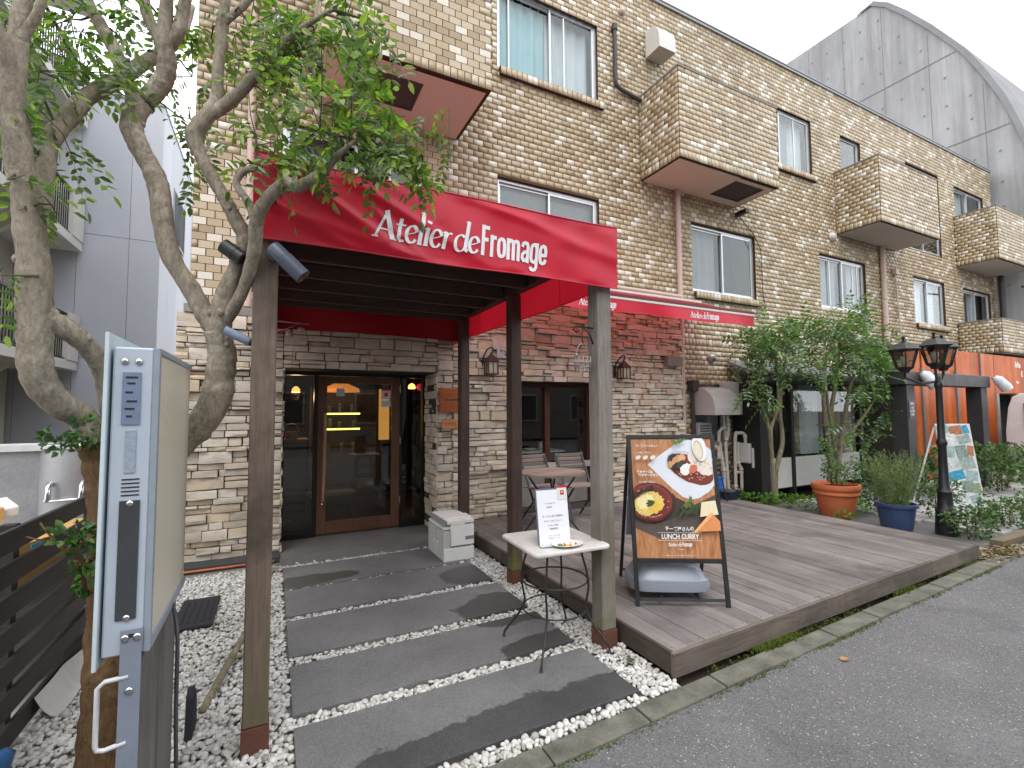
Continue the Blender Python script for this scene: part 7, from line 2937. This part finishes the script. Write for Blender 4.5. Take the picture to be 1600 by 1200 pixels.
mb.obox((-1.38, 3.95, .28), Vector((.14, .45, 0)), Vector((-.15, .05, 0)), Vector((0, 0, .305)))  # added block, its pale colour lightens the gaps between the slats
tag(mb.build("added_container", M("pale_grey_container", (.42, .42, .42), .5, .1, 3, 40), bevel=.01), "added pale grey container under the cardboard box, lightening the fence gaps", "container")
for nm, s, c, z in (("yellow_label", -.62, (.75, .62, .05), .72), ("blue_label", -.15, (.10, .40, .70), .80), ("red_label", .0, (.60, .04, .05), .81), ("white_label", .12, (.7, .7, .7), .81)):
    mb = MB()
    ctr = Vector((-1.38, 3.95, z)) + Vector((.16, .5, 0)) * s + Vector((.181, -.06, 0)).normalized() * .192
    mb.obox(ctr, Vector((.16, .5, 0)) * .10, Vector((.002, -.0006, 0)), Vector((0, 0, .035)))
    mb.build(nm, M("print_" + nm, c, .5), t)
t = thing("white_channel", "white plastic channel lying along the foot of the fence", "channel", (-1.1, 4.0, .05))
mb = MB()
sheet(mb, lambda u, v: (-1.062 + .04 * u + .10 * v + .012 * math.sin(u * 9), 3.35 + .8 * u, .02 + .12 * (1 - v) ** 2 + .015 * math.sin(u * 7)), 14, 8)
mb.build("channel", M("dirty_white_plastic", (.50, .49, .47), .5, .12), t, smooth=True)
t = thing("blue_bag", "blue woven bag leaning at the bottom of the fence", "bag", (-1.30, 3.0, 0))
mb = MB()
bm = bmesh.new()
bmesh.ops.create_cube(bm, size=1)
bmesh.ops.subdivide_edges(bm, edges=list(bm.edges), cuts=4, use_grid_fill=True)
for p in bm.verts:
    k = 1 + .12 * math.sin(p.co.z * 9 + p.co.x * 5) - .25 * (p.co.z + .5)
    p.co = Vector((-.985 + p.co.x * .13 * k, 2.70 + p.co.y * .22 * k, .08 + p.co.z * .24 + .02 * math.sin(p.co.x * 8)))
mb.bm(bm)
mb.build("bag", M("blue_tarpaulin", (.03, .16, .42), .45, .2, 12, 60, .3), t, smooth=True)
t = thing("brown_pot", "upturned brown pot at the foot of the tree", "pot", (-.88, 2.66, 0))
mb = MB()
mb.lathe((-.88, 2.64, 0), [(.11, 0), (.12, .02), (.10, .05), (.07, .065), (.0, .07)], 20)
mb.build("pot", M("brown_glaze", (.075, .045, .033), .6, .15), t, smooth=.7)
# ------------------------------------------------------------------ neighbours on the left
SIDING = TILE("grey_blue_siding", [(0, srgb(190, 194, 204)), (.5, srgb(200, 204, 213)), (1, srgb(208, 211, 219))], 'object', .5, .35, .2, .05, 'LINEAR')
gb = thing("siding_building", "tall plain grey building of large wall panels on the left", "building", (-3.8, 14.5, 0))
GY, GX, GZ = 14.5, -2.63, 9.45
mb = MB()
mb.box(-8.0, GX - .02, GY + .02, 26, 0, GZ)
mb.build("core", M("panel_joint_shadow", (.12, .125, .13), .8), gb)
x = GX
zs = (0.0, 2.9, 5.9, GZ)
for i in range(6):
    wv = .98 if i else .62
    for z0, z1 in zip(zs[:-1], zs[1:]):
        mb = MB()
        mb.box(x - wv + .005, x - .004, GY, GY + .0195, z0 + .006, z1 - .006)
        mb.build("panel", SIDING, gb)
    x -= wv
WIN_S = (16.05, 17.9, 6.55, 8.0)
y = GY
for i in range(9):
    wv = 1.15
    for z0, z1 in zip(zs[:-1], zs[1:]):
        mb = MB()
        mb.box(GX - .0195, GX, y + .005, y + wv - .005, z0 + .006, z1 - .006)
        mb.build("panel", SIDING, gb)
    y += wv
mb = MB()
mb.box(GX - .1, GX + .02, GY - .03, 26, GZ + .002, GZ + .08)
mb.box(-8, GX - .101, GY - .03, GY + .1, GZ + .002, GZ + .08)
mb.build("roof_edge", M("white_roof_edge", (.6, .6, .6), .5), gb)
mb = MB()
mb.box(GX + .002, GX + .02, WIN_S[0], WIN_S[1], WIN_S[2], WIN_S[3])
wn_ = mb.build("window", METAL_GREY, gb)
mb = MB()
mb.box(GX + .021, GX + .025, WIN_S[0] + .06, WIN_S[1] - .06, WIN_S[2] + .06, WIN_S[3] - .06)
mb.build("pane", M("dark_window_pane", (.03, .035, .04), .6, .1, 2, 30, 0, .1), wn_)
BEIGE = M("cream_render", srgb(222, 217, 204), .75, .06, 1, 40, .1, .25)
WREND = M("white_balcony_render", srgb(214, 212, 206), .7, .06, 1, 40, .1, .25)
ap = thing("balcony_building", "cream apartment building with black railed balconies at the left edge", "building", (-6, 11, 0))
mb = MB()
mb.box(-12, -5.3, 5.9, 14.45, 0, 12)
mb.build("wall", BEIGE, ap)
for z in (2.58, 5.4, 8.4, 11.2):
    mb = MB()
    mb.box(-5.299, -4.1, 6.6, 14.4, z, z + .20)
    bl = mb.build("balcony", WREND, ap, bevel=.01)
    mb = MB()
    mb.box(-4.9, -4.08, 13.75, 14.38, z + .202, z + 1.28)
    mb.build("end_wall", WREND, bl, bevel=.01)
    mb = MB()
    yy = 6.7
    while yy < 13.7:
        mb.box(-4.16, -4.14, yy, yy + .018, z + .25, z + 1.2)
        yy += .115
    mb.build("railing_bars", METAL_BLACK, bl, kind="stuff")
    mb = MB()
    mb.box(-4.18, -4.12, 6.65, 13.74, z + 1.201, z + 1.245)
    mb.box(-4.17, -4.13, 6.65, 13.74, z + .22, z + .248)
    mb.build("handrail", METAL_BLACK, bl)
    mb = MB()
    for yy in (8.2, 12.4):
        mb.prism([(-5.298, z - .002), (-4.5, z - .002), (-5.298, z - .75)], 'y', yy, yy + .14)
    mb.build("bracket", BEIGE, bl)
    mb = MB()
    mb.box(-5.298, -5.26, 9.0, 11.4, z + .21, z + 2.3)
    wv_ = mb.build("window", ALU, ap)
    mb = MB()
    mb.box(-5.259, -5.252, 9.08, 11.32, z + .29, z + 2.22)
    mb.build("pane", M("pale_window_pane", (.10, .11, .11), .1, .1, 2, 30, 0, .6), wv_)

# ------------------------------------------------------------------ concrete hall on the right
def formwork():
    m, t, b = nt("formwork_concrete")
    p = wpos(t, (1, 1, .35))
    n = noise(t, .55, 6, .65, p)
    cc = ramp(t, n, [(.3, srgb(146, 146, 147)), (.7, srgb(184, 184, 184))])
    st = noise(t, 1.6, 5, .65, wpos(t, (1, 1.5, .08)))
    cc = mixc(t, ramp(t, st, [(.42, 0.0), (.68, .55)]), cc, srgb(110, 109, 109))
    t.links.new(cc, b.inputs["Base Color"])
    setv(b, .8, .3)
    bump(t, b, noise(t, 6, 6, .7, wpos(t)), .3, .02)
    return m


FORM = formwork()
ch_ = thing("concrete_hall", "bare concrete hall with a curved vault roof behind the tiled building", "building", (20.3, 9, 0))
XC = 20.35
outline = [(40, 0), (40, 17.13), (9.09, 17.13)]
curve = [(8.75, 16.75), (8.21, 16.02), (7.5, 14.92), (6.7, 13.53), (6.26, 12.53), (5.85, 11.45), (5.6, 10.58), (5.37, 9.63), (5.2, 8.2), (5.1, 6.5), (5.05, 4.0), (5.0, 0)]
outline += curve
mb = MB()
mb.prism(outline, 'x', XC, XC + .35)
gw = mb.build("gable_wall", FORM, ch_, recalc=True)
JNT = M("formwork_joint", srgb(128, 127, 126), .9, .1)
mb = MB()


def curve_y(z):
    pr = [(9.09, 17.13)] + curve
    for (ya, za), (yb, zb) in zip(pr[:-1], pr[1:]):
        if zb <= z <= za:
            return ya + (yb - ya) * (za - z) / (za - zb + 1e-9)
    return 9.1


for z in (13.62, 10.45, 7.3, 4.2):
    mb.box(XC - .012, XC - .001, curve_y(z) + .08, 30, z, z + .035)
for k in range(26):
    y = 6.2 + k * 1.35
    for z0, z1 in ((13.68, 17.05), (10.51, 13.6), (7.36, 10.43), (4.26, 7.28)):
        zt = z1
        while zt > z0 and curve_y(zt) > y - .1:
            zt -= .1
        if zt - z0 > .3:
            mb.box(XC - .008, XC - .001, y, y + .014, z0, zt)
mb.build("joint_lines", JNT, gw, kind="stuff")
mb = MB()
for k in range(52):
    y = 5.9 + k * .62
    for z in (16.4, 15.3, 14.3, 12.9, 11.9, 11.1, 9.7, 8.7, 7.9, 6.4, 5.4):
        if curve_y(z) < y - .25:
            mb.tube([(XC - .006, y, z), (XC - .001, y, z)], .045, 6)
mb.build("tie_holes", JNT, gw, kind="stuff")
# vault shell running away along +x, slightly proud of the gable, with slots
pr = [(9.6, 17.18), (9.09, 17.25)] + [(y - .12, z + .08) for y, z in curve]
mb = MB()
for (ya, za), (yb, zb) in zip(pr[:-1], pr[1:]):
    mb.quad((XC - .05, ya, za), (XC - .05, yb, zb), (60, yb, zb), (60, ya, za))
    mb.quad((XC - .05, ya, za), (XC - .05, ya + .12, za - .1), (XC - .05, yb + .12, zb - .1), (XC - .05, yb, zb))
mb.build("vault", M("darkened_vault_concrete", srgb(142, 142, 144), .9, .2, .8, 20, .2, .2), ch_, smooth=False)  # same concrete coloured darker to offset the sky light on the vault
mb = MB()
for xs in np.arange(24, 58, 4.0):
    for z in (12.6, 10.4):
        y = curve_y(z) - .14
        y2 = curve_y(z - 1.0) - .14
        mb.add([(xs, y - .02, z + .08), (xs + 1.6, y - .02, z + .08), (xs + 1.6, y2 - .02, z - .92), (xs, y2 - .02, z - .92)], [(0, 1, 2, 3)])
mb.build("roof_slots", M("dark_slot", (.05, .05, .055), .5), ch_, kind="stuff", recalc=False)

# ------------------------------------------------------------------ orange timber shop front, garage and gate next door
ORANGE = WOOD("orange_stained_boards", srgb(184, 82, 20), srgb(212, 110, 36), 'z', .5, 3, spec=.35)
os_ = thing("timber_front", "orange stained timber shop front under the far balcony", "shop front", (14, 5.3, 0))
OY = 5.25
GREYPOST = M("grey_frame_post", (.16, .155, .15), .5, .1)
for x0, x1 in ((12.2, 12.9), (13.0, 14.55), (14.65, 15.9), (15.95, 16.75)):
    n = max(2, int((x1 - x0) / .21))
    for k in range(n):
        mb = MB()
        mb.box(x0 + (x1 - x0) * k / n + .002, x0 + (x1 - x0) * (k + 1) / n - .002, OY, OY + .03, .02, 2.98)
        mb.build("board", ORANGE, os_)
for x in (12.9, 14.55, 15.9):
    mb = MB()
    mb.box(x + .003, x + .097 if x < 15 else x + .047, OY - .03, OY + .03, 0, 2.5 if x < 15 else 2.98)
    mb.build("frame_post", GREYPOST, os_)
for k in range(16):
    mb = MB()
    mb.box(16.78 + k * .21, 16.78 + k * .21 + .206, OY, OY + .03, 1.98, 2.98)
    mb.build("board", ORANGE, os_)
mb = MB()
mb.box(12.2, 16.76, OY + .031, 6.08, 0, 2.99)
mb.box(16.76, 20.2, OY + .031, OY + .2, 1.95, 2.99)
mb.build("backing", M("dark_backing", (.05, .045, .04), .8), os_)
mb = MB()
mb.box(16.765, 16.90, OY - .03, OY + .8, 0, 1.975)
mb.build("garage_jamb", CONCRETE, os_)
mb = MB()
mb.box(16.9, 20.2, 6.0, 6.07, 0, 2.0)
mb.build("garage_back", M("garage_dark", (.02, .02, .02), .8), os_)
for s, x, z, h in (("Afte", 18.1, 2.70, .17), ("E", 18.5, 2.46, .16), ("after", 18.12, 2.26, .08)):
    V, F = text_mb(s, h * 1.3, 1.0, .008)
    mb = MB()
    mb.add([(x + p[0], OY - .004, z + p[1]) for p in V], F)
    mb.build("lettering", LETTER, os_, recalc=False)

GATE = M("charcoal_gate_paint", (.030, .028, .032), .5, .15, 5, 60, .06, .5)
gt = thing("gate_frame", "charcoal square gate frame in front of the orange timber wall", "gate", (11.7, 4.4, 0))
for x in (10.05, 13.05):
    mb = MB()
    mb.cbox(x, x + .28, 4.30, 4.55, -.05, 2.02, .008)
    mb.build("gate_post", GATE, gt)
mb = MB()
mb.cbox(9.95, 13.45, 4.28, 4.57, 2.022, 2.26, .008)
mb.build("gate_beam", GATE, gt)
mb = MB()
mb.box(10.09, 10.29, 4.292, 4.298, 1.40, 1.74)
nt_ = mb.build("notice", M("dark_notice", (.05, .05, .06), .4), gt)
for s, z in (("OPEN", 1.66), ("11:00", 1.59), ("CLOSE", 1.53), ("18:00", 1.47)):
    V, F = text_mb(s, .06, .9, .001, align='CENTER')
    mb = MB()
    mb.add([(10.19 + p[0], 4.289, z + p[1]) for p in V], F)
    mb.build("lettering", LETTER, nt_, recalc=False)
for x, lab in ((10.55, "white spotlight on the left of the charcoal gate"), (13.62, "white spotlight on the right corner of the charcoal gate")):
    t = thing("flood_lamp", lab, "lamp", (x, 4.25, 2.15), "white lamps on the gate")
    mb = MB()
    mb.tube([(x - .03, 4.26, 2.24), (x, 4.22, 2.20), (x + .10, 4.14, 2.04), (x + .13, 4.12, 1.98)], [.05, .09, .105, .10], 14)
    mb.build("housing", M("white_lamp_paint", (.62, .63, .65), .4), t, smooth=.7)
    mb = MB()
    mb.tube([(x, 4.24, 2.2), (x - .05, 4.29, 2.22)], .02, 8)
    mb.build("bracket", GREYPOST, t)

# ------------------------------------------------------------------ veranda next door
vr = thing("veranda", "black framed glass veranda with curtains on the tiled building", "veranda", (9.3, 5.8, 0))
VY, VX0, VX1 = 5.50, 7.72, 11.18
VBLACK = M("black_veranda_paint", (.014, .013, .013), .5, .15)
for x in (VX0, 8.62, 9.75, 10.9):
    mb = MB()
    mb.box(x, x + (.24 if x == VX0 else .08), VY, VY + .10, 0, 2.12)
    mb.build("post", VBLACK, vr)
mb = MB()
mb.box(VX0, VX0 + .06, VY + .101, 6.05, 0, 2.12)
mb.build("side_panel", VBLACK, vr)
mb = MB()
mb.add([(VX0 - .1, VY - .15, 2.13), (VX1 + .8, VY - .15, 2.13), (VX1 + .8, 6.05, 2.45), (VX0 - .1, 6.05, 2.45), (VX0 - .1, VY - .15, 2.19), (VX1 + .8, VY - .15, 2.19), (VX1 + .8, 6.05, 2.51), (VX0 - .1, 6.05, 2.51)],
       [(0, 3, 2, 1), (4, 5, 6, 7), (0, 1, 5, 4), (1, 2, 6, 5), (2, 3, 7, 6), (3, 0, 4, 7)])
mb.build("roof", M("grey_roof_sheet", (.20, .20, .21), .5, .1), vr)
mb = MB()
mb.tube([(VX0 - .45, VY - .22, 2.13), (VX1 + .6, VY - .22, 2.13)], .10, 16)
mb.build("awning_roller", M("rolled_black_cloth", (.025, .024, .023), .75), vr, smooth=.7)
mb = MB()
mb.tube([(VX0 - .45, VY - .22, 2.25), (VX1 + .6, VY - .22, 2.25)], .015, 8)
mb.build("roller_bar", ALU, vr)
for a, b in ((VX0 + .241, 8.619), (8.701, 9.749), (9.831, 10.899)):
    mb = MB()
    mb.box(a, b, VY + .03, VY + .07, .16, .70)
    mb.build("lower_panel", M("white_veranda_panel", (.55, .54, .52), .5, .06), vr)
    mb = MB()
    mb.box(a, b, VY + .04, VY + .046, .71, 2.11)
    mb.build("pane", PANE, vr)
mb = MB()
curtain(mb, VX0 + .25, 8.15, .72, 2.1, VY + .2, 5, .03, 1)
curtain(mb, 9.2, 9.75, .72, 2.1, VY + .2, 5, .03, 2)
mb.build("curtain", CURT_W, vr, smooth=True, recalc=False)
mb = MB()
curtain(mb, 8.95, 9.2, .72, 2.1, VY + .22, 3, .03, 3)
curtain(mb, 9.85, 10.5, .72, 2.1, VY + .2, 5, .03, 4)
mb.build("curtain", M("tan_curtain", (.32, .22, .14), .9), vr, smooth=True, recalc=False)
mb = MB()
mb.box(VX0 + .061, VX1, 5.98, 6.03, 0, 2.12)
mb.build("back_wall", M("dark_veranda_wall", (.03, .026, .022), .8), vr)

# ------------------------------------------------------------------ street lamp with three lanterns
lp = thing("street_lamp", "black garden lamp post with three lanterns right of the blue pot", "street lamp", (7.72, 3.02, 0))
LX, LY = 7.79, 2.98
LBLACK = M("black_lamp_paint", (.012, .012, .014), .4, .2, 8, 60, .06, .5)
mb = MB()
mb.lathe((LX, LY, -.05), [(.12, 0), (.12, .05), (.105, .30), (.11, .32), (.085, .36), (.075, .55), (.085, .57), (.06, .62), (.048, .9), (.044, 1.15), (.055, 1.17), (.06, 1.2), (.05, 1.23), (.042, 1.26), (.036, 1.9), (.045, 1.93), (.05, 1.96), (.035, 2.0), (.03, 2.06)], 16)
mb.build("column", LBLACK, lp, smooth=.6)
LGLASS = GLASS("lantern_glass", (.72, .70, .64))


def lantern(cx, cy, zc, k):
    mb = MB()
    mb.lathe((cx, cy, zc), [(.045, -.06), (.06, -.03), (.10, 0), (.105, .015), (.09, .018)], 6)
    mb.lathe((cx, cy, zc + .235), [(.19, 0), (.195, .012), (.16, .04), (.11, .085), (.05, .105), (.028, .11), (.03, .125), (.012, .13), (.018, .155), (.022, .18), (.01, .195)], 6)
    for i in range(6):
        a = 2 * math.pi * (i + .5) / 6
        mb.bar((cx + .095 * math.cos(a), cy + .095 * math.sin(a), zc + .016), (cx + .155 * math.cos(a), cy + .155 * math.sin(a), zc + .236), .014, .014)
    h = mb.build("lantern", LBLACK, lp)
    mb = MB()
    mb.lathe((cx, cy, zc), [(.088, .018), (.148, .234)], 6, caps=False)
    mb.build("lantern_glass", M("smoked_lantern_glass", (.22, .20, .17), .15, .1, 5, 50, 0, .6) if False else LGLASS, h, recalc=False)
    mb = MB()
    mb.lathe((cx, cy, zc), [(.03, .02), (.03, .09), (.045, .12), (.04, .16), (.01, .18)], 12)
    mb.build("bulb", M("frosted_bulb", (.55, .52, .46), .4), h, smooth=True)
    mb = MB()
    mb.tube([(LX, LY, 1.95), ((LX * .5 + cx * .5), (LY * .5 + cy * .5), 1.92), (cx, cy, zc - .12), (cx, cy, zc - .05)], .016, 8)
    mb.build("arm", LBLACK, lp, smooth=.7)


for k, (dx, dy) in enumerate(((-.40, .19), (-.06, .0), (.26, .04))):
    lantern(LX + dx, LY + dy, (2.12, 2.17, 2.16)[k], k)

# ------------------------------------------------------------------ white picture board, van, utilities
WB = thing("picture_board", "white framed A board covered with small pictures beside the lamp post", "sign", (9.9, 3.6, 0))
pu0, pu1 = Vector((.86, -.50, 0)), Vector((.25, .10, 1.0)).normalized()
po = Vector((9.72, 3.66, .02))
pn = pu0.cross(pu1).normalized()
tilt = Vector((-.06, .12, 1.32))
mb = MB()
mb.obox(po + pu0 * .27 + tilt * .5, pu0 * .27, tilt * .5, pn * .012)
mb.build("board", M("white_board_enamel", (.62, .63, .62), .35, .05), WB, bevel=.008)
rb = random.Random(15)
cols = [srgb(150, 170, 170), srgb(150, 165, 160), srgb(190, 196, 196), srgb(130, 145, 138), srgb(70, 150, 180), srgb(170, 120, 90), srgb(130, 150, 120), srgb(210, 214, 214)]
sgn = -1 if pn.y > 0 else 1
cards = [(.10, .93, .09, .05, 0), (.30, .92, .10, .055, 5), (.45, .93, .05, .05, 4), (.16, .80, .13, .06, 7), (.40, .81, .10, .05, 1), (.12, .66, .10, .07, 0), (.33, .66, .09, .075, 3), (.47, .67, .05, .06, 5),
         (.15, .51, .12, .06, 2), (.38, .52, .12, .07, 1), (.17, .37, .14, .055, 4), (.42, .37, .09, .06, 0), (.12, .23, .10, .06, 7), (.33, .24, .09, .07, 3), (.46, .22, .06, .06, 6), (.2, .10, .12, .05, 2), (.42, .09, .09, .05, 0)]
for u, v, hu, hv, ci in cards:
    a_ = rb.uniform(-.28, .28)
    e1 = (pu0 * math.cos(a_) + tilt.normalized() * math.sin(a_)) * hu
    e2 = (tilt.normalized() * math.cos(a_) - pu0 * math.sin(a_)) * hv * 1.35
    mb = MB()
    mb.obox(po + pu0 * u + tilt * v + pn * sgn * (.0135 + .0012 * rb.random()), e1, e2, pn * .0006)
    mb.build("photo_card", M("card_print", cols[ci], .4, .55, 22, 60, 0), WB)
mb = MB()
for s in (.02, .52):
    mb.bar(tuple(po + pu0 * s + tilt * .96 + Vector((0, .03, 0))), tuple(po + pu0 * s + Vector((-.22, .42, -.02))), .025, .025)
mb.build("rear_leg", M("white_leg", (.55, .55, .54), .45), WB)

van = thing("parked_van", "white van parked at the right edge in front of the garage", "van", (17.5, 3.8, 0))
VW = M("white_van_paint", (.66, .67, .68), .25, .03, 3, 40, 0, .6)
mb = MB()
sec = [(2.95, .35), (4.72, .35), (4.76, .6), (4.76, 1.05), (4.70, 1.6), (4.62, 1.86), (4.48, 1.94), (3.2, 1.94), (3.05, 1.86), (2.97, 1.6), (2.91, 1.05), (2.91, .6)]
mb.prism(sec, 'x', 15.62, 19.2)
vb = mb.build("body", VW, van, bevel=.05, smooth=.6)
mb = MB()
mb.box(15.585, 15.61, 3.15, 4.42, 1.12, 1.70)
mb.build("rear_window", M("dark_van_glass", (.02, .02, .03), .08, .1, 3, 40, 0, .6), van, bevel=.01)
mb = MB()
mb.box(15.578, 15.584, 4.12, 4.34, 1.2, 1.6)
mb.build("window_sticker", M("violet_sticker", (.16, .07, .32), .4), van)
mb = MB()
mb.box(15.58, 15.612, 3.6, 4.30, .93, 1.02)
mb.build("handle", M("dark_handle", (.03, .03, .035), .4), van, bevel=.01)
mb = MB()
mb.box(15.50, 15.62, 2.95, 4.72, .30, .52)
mb.build("bumper", M("grey_bumper", (.35, .35, .36), .5), van, bevel=.03)
mb = MB()
mb.box(15.585, 15.615, 2.98, 3.10, .75, 1.25)
mb.build("tail_light", M("red_tail_light", (.35, .02, .02), .2), van, bevel=.01)
for x in (16.35, 18.5):
    for y in (3.0, 4.5):
        mb = MB()
        mb.tube([(x, y, .29), (x, y + .2, .29)], .31, 20)
        wh = mb.build("wheel", M("tyre_rubber", (.02, .02, .02), .8), van, smooth=.6)
        mb = MB()
        mb.tube([(x, y - .005, .29), (x, y + .205, .29)], .18, 16)
        mb.build("rim", ALU, wh)

# exhaust hood, boxes, meter and pipes on the ground floor wall
HOODP = M("light_grey_hood_paint", srgb(178, 176, 174), .45, .06, 3, 60, .03, .4)
mb = MB()
prof = [(6.09, 1.50), (5.60, 1.50), (5.60, 1.62), (5.63, 1.76), (5.70, 1.87), (5.80, 1.95), (5.92, 1.99), (6.09, 2.0)]
mb.prism(prof, 'x', 6.72, 7.36)
o = mb.build("exhaust_hood", HOODP, bevel=.006)
tag(o, "light grey quarter round exhaust hood on the tiled wall", "hood")
t = thing("meter_cabinet", "flat light grey meter cabinet right of the exhaust hood", "cabinet", (7.6, 6.0, 1.75))
mb = MB()
mb.box(7.42, 7.75, 5.90, 6.09, 1.52, 2.10)
mb.build("case", HOODP, t, bevel=.008)
mb = MB()
mb.box(7.60, 7.86, 5.84, 5.899, 1.50, 1.86)
mb.build("door", M("pale_cabinet_door", (.48, .48, .47), .45, .05), t, bevel=.006)
mb = MB()
mb.box(6.60, 6.74, 5.95, 6.09, 1.93, 2.12)
mb.tube([(6.66, 6.03, 1.93), (6.66, 6.03, 1.2), (6.66, 6.05, .2)], .028, 10)
o = mb.build("brown_box", PIPE_B)
tag(o, "dark brown box and conduit beside the pinkish drainpipe", "conduit")
t = thing("air_grille", "small grey louvred grille under the exhaust hood", "grille", (6.95, 6.05, 1.2))
mb = MB()
mb.box(6.78, 7.10, 6.02, 6.09, 1.02, 1.36)
mb.build("frame", HOODP, t, bevel=.004)
for i in range(6):
    mb = MB()
    mb.box(6.81, 7.07, 6.008, 6.018, 1.05 + i * .048, 1.075 + i * .048)
    mb.build("louvre", M("louvre_shadow", (.10, .10, .10), .6), t)
PVC = M("cream_pvc_pipe", srgb(196, 190, 178), .45, .06, 5, 60, .03, .4)
t = thing("gas_meter", "pale gas meter with looped pipes on the tiled wall", "meter", (7.85, 5.9, .9))
mb = MB()
mb.cbox(7.66, 7.96, 5.68, 5.92, .62, .98, .02)
mb.cbox(7.69, 7.93, 5.63, 5.679, .54, .90, .015)
mb.build("meter_body", M("ivory_meter_paint", (.55, .55, .52), .4, .05), t)
mb = MB()
mb.box(7.74, 7.86, 5.622, 5.629, .80, .85)
mb.build("dial", INK, t)
for pts in ([(7.72, 5.8, .96), (7.72, 5.8, 1.10), (7.68, 5.82, 1.16), (7.60, 5.85, 1.16), (7.55, 5.88, 1.08), (7.55, 5.9, .2), (7.55, 5.9, .05)],
            [(7.86, 5.8, .96), (7.86, 5.8, 1.12), (7.90, 5.85, 1.17), (7.96, 5.93, 1.17)],
            [(7.42, 6.02, 1.50), (7.42, 5.98, 1.05), (7.38, 5.95, .9), (7.38, 5.92, .2), (7.45, 5.92, .12), (7.75, 5.92, .12)],
            [(7.28, 6.0, 1.02), (7.28, 5.96, .7), (7.30, 5.94, .5), (7.3, 5.94, .1)],
            [(7.42, 5.96, 1.25), (7.30, 5.95, 1.25), (7.22, 5.95, 1.18), (7.2, 5.95, 1.0)],
            [(7.64, 5.9, 1.0), (7.62, 5.88, .62), (7.66, 5.86, .5), (7.66, 5.86, .1)],
            [(7.55, 5.9, .45), (7.75, 5.88, .45), (7.86, 5.86, .5), (7.88, 5.84, .62)],
            [(6.95, 6.0, .92), (7.15, 5.98, .92), (7.2, 5.96, .88), (7.2, 5.95, .7)],
            [(7.50, 6.0, 1.5), (7.50, 5.98, 1.3), (7.45, 5.96, 1.12), (7.40, 5.95, 1.02)]):
    mb = MB()
    P = smooth_path([(p[0], p[1], p[2], .03) for p in pts], 4)
    mb.tube([tuple(q[:3]) for q in P], .030, 10)
    for q in (pts[1], pts[-2]):
        mb.ball(q, .042, 10, 7)
    mb.build("pipe", PVC, t, smooth=True)
t = thing("blue_crate", "bright blue plastic crate on the deck behind the poster board", "crate", (6.55, 5.62, .15))
mb = MB()
mb.prism([(6.36, DZ), (6.66, DZ), (6.68, DZ + .30), (6.34, DZ + .30)], 'y', 5.45, 5.75)
mb.box(6.325, 6.695, 5.435, 5.765, DZ + .301, DZ + .335)
mb.build("crate", M("bright_blue_plastic", (.015, .13, .52), .4, .06), t, bevel=.004)
t = thing("black_basket", "black plastic basket beside the blue crate", "basket", (6.75, 5.3, .15))
mb = MB()
mb.lathe((6.62, 5.28, DZ + .003), [(.11, 0), (.17, .13), (.175, .135), (.165, .135), (.105, .012), (.0, .01)], 18, sx=1.15, sy=.8, caps=False)
mb.build("basket", M("navy_black_plastic", (.02, .025, .04), .5), t, smooth=.6)
t = thing("black_stool", "black metal frame stool by the utility pipes", "stool", (6.4, 5.3, .15))
mb = MB()
mb.lathe((6.25, 5.35, DZ + .50), [(.0, .0), (.16, .0), (.17, .02), (.16, .045), (0, .05)], 20, caps=False)
mb.build("seat", METAL_BLACK, t, smooth=.6)
for sx, sy in ((1, 1), (1, -1), (-1, 1), (-1, -1)):
    mb = MB()
    mb.tube([(6.25 + sx * .10, 5.35 + sy * .10, DZ + .5), (6.25 + sx * .17, 5.35 + sy * .17, DZ + .002)], .009, 7)
    mb.tube([(6.25 + sx * .15, 5.35 + sy * .15, DZ + .2), (6.25 - sx * .15, 5.35 + sy * .15, DZ + .2)], .005, 6)
    mb.build("leg", METAL_BLACK, t)
# overhead service cable at the far end
mb = MB()
mb.tube([(19.9, 5.5, 5.2), (21.5, 4.6, 5.6), (24, 3.0, 6.3)], .035, 7)
mb.tube([(20.0, 5.45, 5.2), (20.1, 5.3, 4.8), (20.3, 5.35, 4.6)], .02, 6)
tag(mb.build("service_cable", METAL_BLACK), "dark service cable running from the far end of the tiled building", "cable")

# the street's other side, which the panes mirror
ob = thing("opposite_house", "plain rendered house on the other side of the road", "building", (4, -12, 0))
mb = MB()
mb.box(-14, 24, -20, -10.5, 0, 7.2)
mb.build("wall", M("taupe_render", (.20, .185, .165), .8, .12, 1, 30, .1), ob)
for i in range(9):
    for z in (1.0, 4.0):
        mb = MB()
        mb.box(-12.5 + i * 4, -10.7 + i * 4, -10.499, -10.44, z, z + 1.5)
        wf = mb.build("window", ALU, ob)
        mb = MB()
        mb.box(-12.42 + i * 4, -10.78 + i * 4, -10.439, -10.43, z + .08, z + 1.42)
        mb.build("pane", M("far_pane", (.05, .055, .06), .1), wf)
